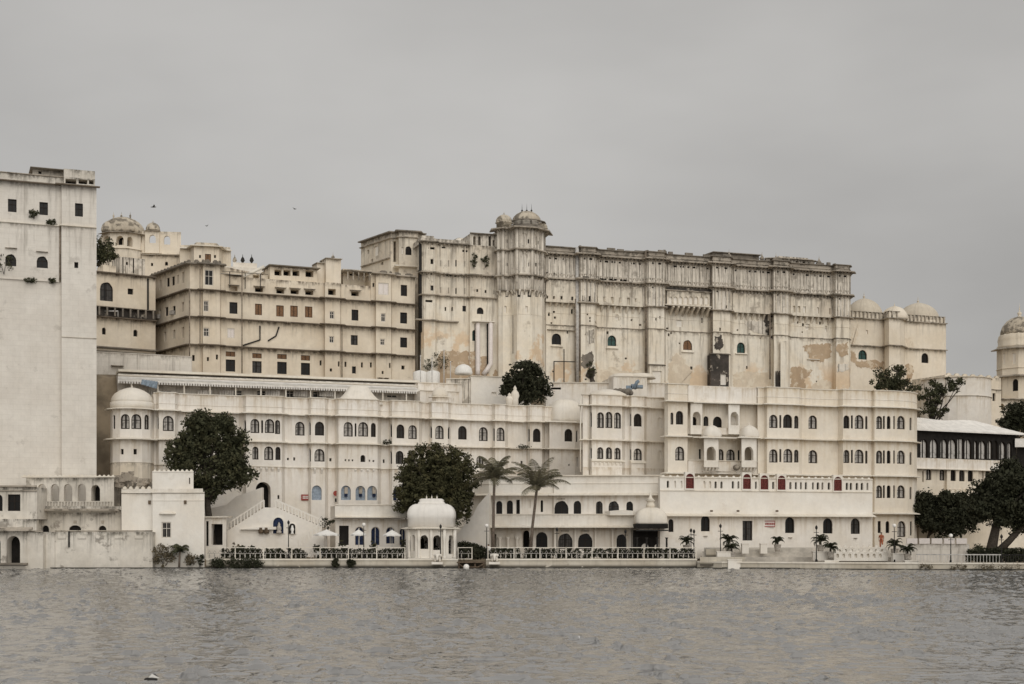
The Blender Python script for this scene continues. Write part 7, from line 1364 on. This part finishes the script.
# ================================================================== PARASOLS, LAMPS, JETTY, STATUES
def parasol(label, x, y, Y, rad):
    p = P3(x, y, Y); r = thing('parasol', label, 'parasol', (p.x, p.y, .95), 'cafe parasols'); mb = MB(); n = 8; top = (p.x, p.y, p.z + .42)
    rim = [(p.x + rad * math.cos(2 * math.pi * i / n + .3), p.y + rad * math.sin(2 * math.pi * i / n + .3), p.z - .18) for i in range(n)]
    for i in range(n):
        a, b = rim[i], rim[(i + 1) % n]; mid = ((a[0] + b[0]) / 2 * .97 + p.x * .03, (a[1] + b[1]) / 2 * .97 + p.y * .03, p.z - .12)
        mb.face([a, mid, top]); mb.face([mid, b, top]); mb.face([(a[0], a[1], a[2] - .16), (mid[0], mid[1], mid[2] - .16), mid, a]); mb.face([(mid[0], mid[1], mid[2] - .16), (b[0], b[1], b[2] - .16), b, mid])
    mb.build('canopy', M['fabric'], r); mb = MB(); mb.tube([(p.x, p.y, .95), (p.x, p.y, p.z + .55)], .035, 6); mb.build('pole', M['steel'], r)
    mb = MB(); mb.lathe((p.x, p.y - .15, .95), [(.25, 0), (.06, .05), (.05, .7), (.5, .72), (.5, .76)], 14); tag(mb.build('round_table', M['fabric']), {326: 'round white table under the widest white parasol', 358: 'round white table under the middle parasol', 392: 'round white table under the parasol nearest the lakeside pavilion'}[int(x)], 'table', 'cafe tables')
parasol('widest white parasol, at the foot of the stairs', 326.5, 533, 164, 1.5); parasol('white parasol in front of the first blue door', 358.5, 533, 164, .95); parasol('white parasol nearest the lakeside pavilion', 392, 533.5, 163.6, 1.1)
def chair(label, x, Y, rz):
    r = thing('garden_chair', label, 'chair', (0, 0, 0), 'white garden chairs'); mb = MB(); mb.box((0, 0), .45, .45, .42, .47); mb.build('seat', M['fabric'], r)
    mb = MB(); mb.box((0, .21), .45, .05, .5, .92); mb.build('backrest', M['fabric'], r)
    for a in (-.19, .19):
        for b in (-.19, .19): mb = MB(); mb.box((a, b), .05, .05, 0, .42); mb.build('leg', M['fabric'], r)
    r.location = (PX(x, Y), Y, .94); r.rotation_euler.z = rz; return r
ch = chair('white garden chair left of the table under the widest parasol', 319.5, 163.6, 1.2)
for i, (x, Y, rz, lab) in enumerate(((334, 163.8, -1.1, 'white garden chair right of the table under the widest parasol'), (352.5, 163.6, 1.3, 'white garden chair left of the middle parasol table'), (364.5, 163.8, -1.3, 'white garden chair right of the middle parasol table'), (386, 163.2, 1.2, 'white garden chair left of the table by the lakeside pavilion'), (398, 163.4, -1.2, 'white garden chair between the last parasol table and the pavilion'))): dup(ch, (PX(x, Y), Y, .94), lab, rotz=rz)
def lamp(label, x, ytop, Y, zb, globe=False, arms=True):
    p = P3(x, ytop, Y); r = thing('lamp_post', label, 'lamp post', (p.x, p.y, zb), 'lamp posts along the waterfront'); h = p.z - zb; mb = MB()
    mb.lathe((p.x, p.y, zb), [(.14, 0), (.14, .25), (.07, .35), (.05, h * .5), (.04, h * .86), (.03, h if not globe else h - .3)], 8); mb.build('pole', M['metal'], r)
    if globe: mb = MB(); mb.blob((p.x, p.y, p.z - .18), .22, .22, .22, 0, 14); mb.build('lamp_globe', M['globe'], r)
    else: mb = MB(); mb.lathe((p.x, p.y, p.z - .5), [(.05, 0), (.13, .1), (.15, .3), (.05, .42), (0, .5)], 8); mb.build('lantern', M['metal'], r)
    if arms: mb = MB(); mb.tube([(p.x - .28, p.y, zb + h * .8), (p.x + .28, p.y, zb + h * .8)], .03, 5); mb.build('crossbar', M['metal'], r)
for x, yt, Y, zb, gl, lab in ((288.5, 520, 160.9, .98, 0, 'dark lamp post before the lower stair flight'), (363.8, 523, 160.9, .98, 1, 'globe lamp post between the two left parasols'), (440.6, 524, 159.9, .98, 0, 'dark lamp post in front of the lakeside pavilion'), (486.7, 524, 160.9, .98, 1, 'globe lamp post left of the straight coconut palm'), (557, 527, 160.9, .98, 0, 'dark lamp post right of the leaning coconut palm'), (625.5, 529, 160.9, .98, 0, 'dark lamp post just left of the domed entrance pavilion'),
                             (691, 528, 160.5, .98, 0, 'left one of two thin dark posts at the balustrade end'), (694, 529, 160.7, .98, 0, 'right one of two thin dark posts at the balustrade end'), (720.5, 523.5, 158.6, .75, 0, 'dark lamp post left of the dark terrace door'), (816.4, 525, 156, .75, 0, 'dark lamp post before the terrace windows right of centre'), (894.3, 524, 155.5, .75, 1, 'globe lamp post before the arched hotel door at the round end'), (950.8, 534, 151.2, .74, 1, 'globe lamp post before the pale panelled wall on the right'), (1001.5, 534, 150.2, .74, 0, 'thin dark post before the forked tree')):
    lamp(lab, x, yt, Y, zb, bool(gl))
r = thing('jetty', 'small dark wooden jetty between the two white elephant statues', 'jetty', (PX(472, 158.6), 158.6, 0)); mb = MB(); mb.prism([P2(457, 158.2), P2(485, 158.2), P2(483, 161.5), P2(459, 161.5)], .62, .74, 0, True, True); mb.build('deck', M['wood'], r)
for x in (459, 466.5, 475, 483.5):
    mb = MB(); p = P2(x, 158.5); mb.tube([(p.x, p.y, -1.2), (p.x, p.y, .62)], .09, 7); mb.build('pile', M['wood'], r)
mb = MB(); mb.tube([(PX(457, 158.2), 158.2, .7), (PX(463, 158.2), 158.2, .15), (PX(478, 158.2), 158.2, .15), (PX(485, 158.2), 158.2, .6)], .07, 6); mb.build('brace', M['wood'], r)
for x in (457, 460, 464): mb = MB(); p = P2(x, 160.2); mb.tube([(p.x, p.y, .7), (p.x, p.y, 1.9)], .035, 5); mb.build('railing_post', M['metal'], r)
mb = MB(); mb.blob((PX(466.3, 157.6), 157.6, .18), .33, .33, .33, 0, 18); tag(mb.build('mooring_buoy', M['globe']), 'white ball buoy floating in front of the jetty', 'buoy')
def elephant(label, x, Y):
    r = thing('elephant_statue', label, 'statue', (PX(x, Y), Y, .5), 'white elephant statues'); bx, by = PX(x, Y), Y
    mb = MB(); mb.box((bx, by), 1.25, 1.5, .45, .72); mb.build('pedestal', M['whiteb'], r)
    V = [(0, .25, 1.18), (0, .55, 1.2), (0, -.1, 1.25), (0, -.38, 1.5), (0, -.62, 1.45), (0, -.78, 1.15), (0, -.8, .85), (-.25, .5, 1.0), (-.27, .5, .72), (.25, .5, 1.0), (.27, .5, .72), (-.25, -.12, 1.0), (-.27, -.15, .72), (.25, -.12, 1.0), (.27, -.15, .72), (-.3, -.42, 1.5), (-.46, -.36, 1.38), (.3, -.42, 1.5), (.46, -.36, 1.38)]
    E = [(0, 1), (0, 2), (2, 3), (3, 4), (4, 5), (5, 6), (1, 7), (7, 8), (1, 9), (9, 10), (2, 11), (11, 12), (2, 13), (13, 14), (3, 15), (15, 16), (3, 17), (17, 18)]
    rad = [.36, .3, .34, .27, .2, .12, .08] + [.16, .13] * 4 + [(.06, .16), (.05, .14)] * 2
    o = skin('body', V, E, rad, 'whiteb', r); o.location = Vector((0, 0, -.5)); return r
elephant('white elephant statue at the left end of the jetty', 437.5, 159.3); elephant('white elephant statue at the right end of the jetty', 494.5, 159.3)
# ================================================================== RIGHT TERRACE STEPS, PLANTERS, RAILS
r = thing('lake_steps', 'pale terrace steps between the quay plinth and the white ground storey', 'steps', (PX(790, 160), 160, .7))
def strip(xa, xb, Ya, Yb, z0, z1, mat, name, par, Ya2=None):
    mb = MB(); y2 = Ya2 if Ya2 else Ya; mb.prism([P2(xa, Ya), P2(xb, y2), P2(xb, Yb), P2(xa, Yb)], z0, z1); return mb.build(name, M[mat], par)
strip(700, 912, 160.3, 170, .3, 1.25, 'paving', 'step', r, 157.3); strip(702, 912, 161.6, 170, .3, 1.75, 'paving', 'step', r, 158.6); strip(704, 914, 163.2, 171, .3, 2.25, 'paving', 'step', r, 160.2); strip(742, 760, 161.0, 163.0, .3, 2.1, 'paving', 'stair_block', r)
strip(706, 716, 161, 163.2, .3, 2.15, 'quay', 'end_block', r); strip(700, 745, 157.6, 158.0, .3, 1.3, 'quay', 'low_wall', r, 157.0)
for i, (xa, xb, z, lab) in enumerate(((836, 886, 2.25, 'upper row of the white pierced parapet below the right terrace windows'), (834, 888, 1.75, 'lower row of the white pierced parapet below the right terrace windows'))):
    Yq = 158.4 - .9 * i; r2 = thing('pierced_parapet', lab, 'parapet', (PX(xa, Yq), Yq, z - .6), 'pierced terrace parapets')
    facade(r2, [P2(xa, Yq), P2(xb, Yq - .6)], [z - .9, z + .1], M['whiteb'], [(xa + 3.5 + j * 6.1, PZ and (HY - (z - .08 - CH) * F / Yq), 2.6, 4.2, 'a', 's') for j in range(8)], .25)
    merlons(r2, [P2(xa, Yq), P2(xb, Yq - .6)], z + .1, .7, .34, .3, .16, 'whiteb', 'battlement')
for i, (x, yb, Y, s_, lab) in enumerate(((686.5, 549, 162.2, 1.0, 'potted cycad right of the domed entrance pavilion'), (728.5, 549, 160, 1.25, 'bigger potted cycad beside the dark lamp post left of the terrace door'), (731.5, 556, 158.3, 1.0, 'lower potted cycad on the step under the bigger one'), (777.5, 548.5, 160, .8, 'small potted cycad below the wall sign'), (820.5, 549, 157.6, 1.2, 'rounded potted cycad left of the pierced parapet'), (830.5, 556, 155.8, 1.05, 'lower spreading potted cycad at the left end of the pierced parapet'), (894.5, 553, 156.2, 1.15, 'rounded potted cycad below the arched hotel door'), (907.5, 558, 154, 1.1, 'lower spreading potted cycad at the right end of the terrace'))):
    p = P3(x, yb, Y); r2 = thing('potted_cycad', lab, 'potted plant', p, 'potted cycads on the terrace'); mb = MB(); mb.lathe(p, [(.3, -.35), (.34, 0), (.42, .4), (.46, .45), (.38, .47)], 14); mb.build('pot', M['terracotta'], r2)
    tm = MB(); tm.tube([p + Vector((0, 0, .4)), p + Vector((0, 0, .85))], [.13, .11], 7); tm.build('trunk', M['bark'], r2); cm = MB(); frond_crown(cm, p + Vector((0, 0, .85)), 20, 1.15 * s_, .4, 300 + i, .2, .035, 1.0, .25, 16); cm.build('crown', [M['leaf3'], M['leaf3']], r2, weld=False)
for i, (x, ya, yb, Y, lab) in enumerate(((745.5, 544, 550, 159.5, 'white square planter beside the dark terrace door'), (764, 544, 550, 159.5, 'white square planter right of the terrace stair'), (724, 552, 558, 157.8, 'white block planter under the lower cycad'), (735, 560, 566, 155.9, 'white block planter at the quay plinth below the terrace door'), (820, 552, 557, 156.4, 'white block planter under the rounded cycad'), (832, 561, 566, 153.4, 'white block planter at the quay plinth left of the parapet'), (900, 554, 558, 155.4, 'white block planter under the rounded cycad by the hotel end'), (912, 561, 567, 152.4, 'white block planter at the quay plinth below the hotel end'))):
    p = P3(x, yb, Y); mb = MB(); w = 1.5 if 'block' in lab else .75; zz = PZ(ya, Y); mb.prism([(p.x - w * .5, Y), (p.x + w * .5, Y), (p.x + w * .5, Y + .8), (p.x - w * .5, Y + .8)], p.z - .4, zz); mb.prism([(p.x - w * .53, Y - .04), (p.x + w * .53, Y - .04), (p.x + w * .53, Y + .84), (p.x - w * .53, Y + .84)], zz - .02, zz + .07, 0, True, True); tag(mb.build('planter_box', M['whiteb']), lab, 'planter', 'white planters on the terrace')
r = thing('panelled_wall', 'pale garden wall with framed white panels right of the hotel', 'wall', (PX(940, 158), 158, .7)); facade(r, [P2(905, 158.5), P2(969, 156)], [.3, PZ(544, 157)], M['tower'], [], .6)
for i in range(5): a, b = P2(907 + i * 12.4, 158.3 - .5 * i), P2(917.5 + i * 12.4, 157.9 - .5 * i); mb = MB(); mb.prism([a, b, b + Vector((0, .3)), a + Vector((0, .3))], PZ(543.8, 157), PZ(538.3, 157), 0, True, True); mb.build('panel', M['signw'], r)
r = thing('clipped_hedge', 'dark clipped hedge under the forked tree', 'hedge', (PX(995, 156), 156, .7)); rg = np.random.default_rng(505); cl = [((rg.uniform(PX(968, 156), PX(1035, 156)), 156 + rg.uniform(-.5, .5), .8 + rg.uniform(.1, 1.35)), rg.uniform(.3, .45)) for _ in range(300)]; lm = MB(); leaves(lm, cl, 26, .28, rng=rg); lm.build('foliage', M['leaf3'], r, weld=False)
r = thing('railing', 'thin pale railing along the quay below the clipped hedge', 'railing', (PX(940, 151), 151, .7))
a, b = P2(916, 151.6), P2(1001, 149.4); rods(r, [a, b], .74, 1.62, .32, .045, .045, 'steel', 'railing_infill'); mb = MB(); mb.tube([(*a, 1.64), (*b, 1.64)], .05, 6); mb.build('top_rail', M['steel'], r)
r = thing('railing', 'dark railing at the right frame edge below the forked tree', 'railing', (PX(1012, 149), 149, .7)); a, b = P2(1002, 149.4), P2(1050, 148.2); rods(r, [a, b], .74, 1.6, .25, .05, .05, 'metal', 'railing_infill'); mb = MB(); mb.tube([(*a, 1.62), (*b, 1.62)], .05, 6); mb.build('top_rail', M['metal'], r)
r = thing('pale_boundary_wall', 'pale boundary wall seen under the dark trees on the right', 'wall', (PX(990, 193), 193, .7)); facade(r, [P2(919, 191.2), P2(1045, 196)], [.5, PZ(522, 193)], M['creamlite'], [], 1)
p = P3(979, 541, 160); r = thing('small_cypress', 'small dark cypress before the pale boundary wall', 'tree', (p.x, p.y, .8)); tm = MB(); tm.tube([(p.x, p.y, .6), (p.x, p.y, 2.6)], [.08, .03], 6); tm.build('trunk', M['bark'], r); lm = MB(); rg = np.random.default_rng(606); leaves(lm, crown_clumps([(p.x, p.y, 2.2, .5, .5, 1.2)], 26, rg, (.2, .35)), 22, .18, rng=rg); lm.build('crown', M['leaf'], r, weld=False)
for i, (x, w) in enumerate(((958, 1.0), (985, 1.2), (1008, 1.6), (925, .8))):
    p = P3(x, 569, 149.2 + (970 - x) * .02); bush('quay_weed', ('dry weeds at the plinth below the panelled wall', 'dry weeds at the plinth below the thin railing', 'dry weeds at the plinth below the dark railing', 'dry weeds at the plinth below the hotel end')[i], (p.x, p.y, .05), w, .5, 'dry', 160 + i, 8, 16, .16, 'weeds on the quay', 'weed')
# ================================================================== PEOPLE
def person(label, x, Y, z0, mats, turn=0.0, h=1.7):
    s_ = h / 1.7; r = thing('person', label, 'person', (PX(x, Y), Y, z0)); r.rotation_euler.z = turn
    V = [(0, 0, .92), (0, 0, 1.15), (0, .01, 1.38), (0, 0, 1.49), (0, -.02, 1.58), (0, -.02, 1.66)]; E = [(0, 1), (1, 2), (2, 3), (3, 4), (4, 5)]; rad = [(.15, .11), (.14, .10), (.16, .10), .055, (.085, .1), (.07, .085)]
    def add(v, to, rr): V.append(v); E.append((to, len(V) - 1)); rad.append(rr); return len(V) - 1
    for sd in (-1, 1):
        a = add((sd * .1, 0, .84), 0, .095); a = add((sd * .11, -.01, .47), a, .06); a = add((sd * .11, .02, .08), a, .04); add((sd * .12, -.13, .03), a, .035)
        a = add((sd * .19, .01, 1.38), 2, .06); a = add((sd * .25, .02, 1.12), a, .042); a = add((sd * .25, -.06, .88), a, .028); pm_ = add((sd * .25, -.075, .80), a, .03)
        for q in range(4): f = add((sd * (.235 + .008 * q), -.10 + .022 * q, .755), pm_, .009); add((sd * (.235 + .008 * q), -.095 + .02 * q, .715 + .006 * abs(q - 1.5)), f, .007)
        f = add((sd * .22, -.1, .79), pm_, .01); add((sd * .21, -.115, .755), f, .008)
    o = skin('body', [(a * s_, b * s_, c_ * s_) for a, b, c_ in V], E, [(tuple(k * s_ for k in q) if isinstance(q, tuple) else q * s_) for q in rad], 'skin', r)
    c1 = MB(); c1.lathe((0, 0, 0), [(.17 * s_, .84 * s_), (.165 * s_, 1.0 * s_), (.155 * s_, 1.15 * s_), (.19 * s_, 1.36 * s_), (.13 * s_, 1.45 * s_), (.065 * s_, 1.48 * s_)], 16, sy=.75)
    for sd in (-1, 1): c1.tube([(sd * .17 * s_, .01, 1.4 * s_), (sd * .22 * s_, .015, 1.26 * s_), (sd * .25 * s_, .02, 1.12 * s_)], [.075 * s_, .065 * s_, .06 * s_], 8)
    c2 = MB()
    for sd in (-1, 1): c2.tube([(sd * .09 * s_, 0, .9 * s_), (sd * .11 * s_, -.01, .47 * s_), (sd * .11 * s_, .015, .09 * s_)], [.115 * s_, .085 * s_, .065 * s_], 10)
    hr = MB(); hr.blob((0, .012 * s_, 1.655 * s_), .098 * s_, .108 * s_, .085 * s_, 0, 12)
    for m_, nm, mt in ((c1, 'shirt', mats[0]), (c2, 'trousers', mats[1]), (hr, 'hair', 'metal')):
        me_ = m_.mesh(nm, [M[mt]]); oo = bpy.data.objects.new(nm, me_); COL.objects.link(oo); oo.parent = r
person('person in a white shirt standing beside the left coconut palm', 488.5, 163.2, .96, ('fabric', 'signw'), .2)
person('person in rust-red clothes standing at the hotel end above the pierced parapet', 881.3, 160.6, 2.25, ('redcloth', 'redcloth'), -.3, 1.75)
# ================================================================== BIRDS AND FLOATING DEBRIS
def bird(label, x, y, Y, span, ang, dih):
    p = P3(x, y, Y); mb = MB(); c = Vector(p); f = Vector((math.cos(ang), math.sin(ang), .1)); s_ = Vector((-math.sin(ang), math.cos(ang), 0)); k = span
    mb.tube([c - f * .34 * k, c - f * .2 * k, c, c + f * .18 * k, c + f * .27 * k, c + f * .34 * k], [.015 * k, .05 * k, .075 * k, .06 * k, .035 * k, .008 * k], 8)
    for sd in (-1, 1):
        w = [(0, .1), (.25, .12), (.5, .03)]; up = lambda t: Vector((0, 0, dih * t * k * (1 if t < .3 else .8)))
        for th in (.012, -.012):
            T = Vector((0, 0, th * k)); q = [c + f * .1 * k + T, c + s_ * sd * .25 * k + f * .13 * k + up(.25) + T, c + s_ * sd * .5 * k - f * .02 * k + up(.5) + T * .3, c + s_ * sd * .25 * k - f * .06 * k + up(.25) + T, c - f * .1 * k + T]
            mb.face(q if th * sd > 0 else list(reversed(q)))
    tag(mb.build('bird', M['bird']), label, 'bird', 'birds over the palace')
bird('dark bird flying above the rooftop cupola, the clearest one', 153.5, 207, 150, .9, .4, .5); bird('tiny pale-looking bird high over the cream house', 295, 209, 190, .8, 2.4, .4); bird('tiny bird over the belvedere roof', 206.5, 226, 200, .7, 1.2, .6)
mb = MB(); p = P3(152, 675, 34.8); p.z = .03
mb.blob((p.x - .03, p.y, .01), .17, .12, .06, 0, 10)
w = [p + Vector(v) for v in ((-.08, -.05, .03), (.02, -.06, .13), (.2, -.02, .02), (.05, .08, .12))]
mb.face([w[0], w[1], w[3]], 0); mb.face([w[1], w[2], w[3]], 0); mb.face([w[0], w[2], w[1]], 1); mb.face([w[0], w[3], w[2]], 0)
tag(mb.build('floating_debris', [M['metal'], M['fabric']]), 'small dark and white scrap floating in the near water', 'debris')
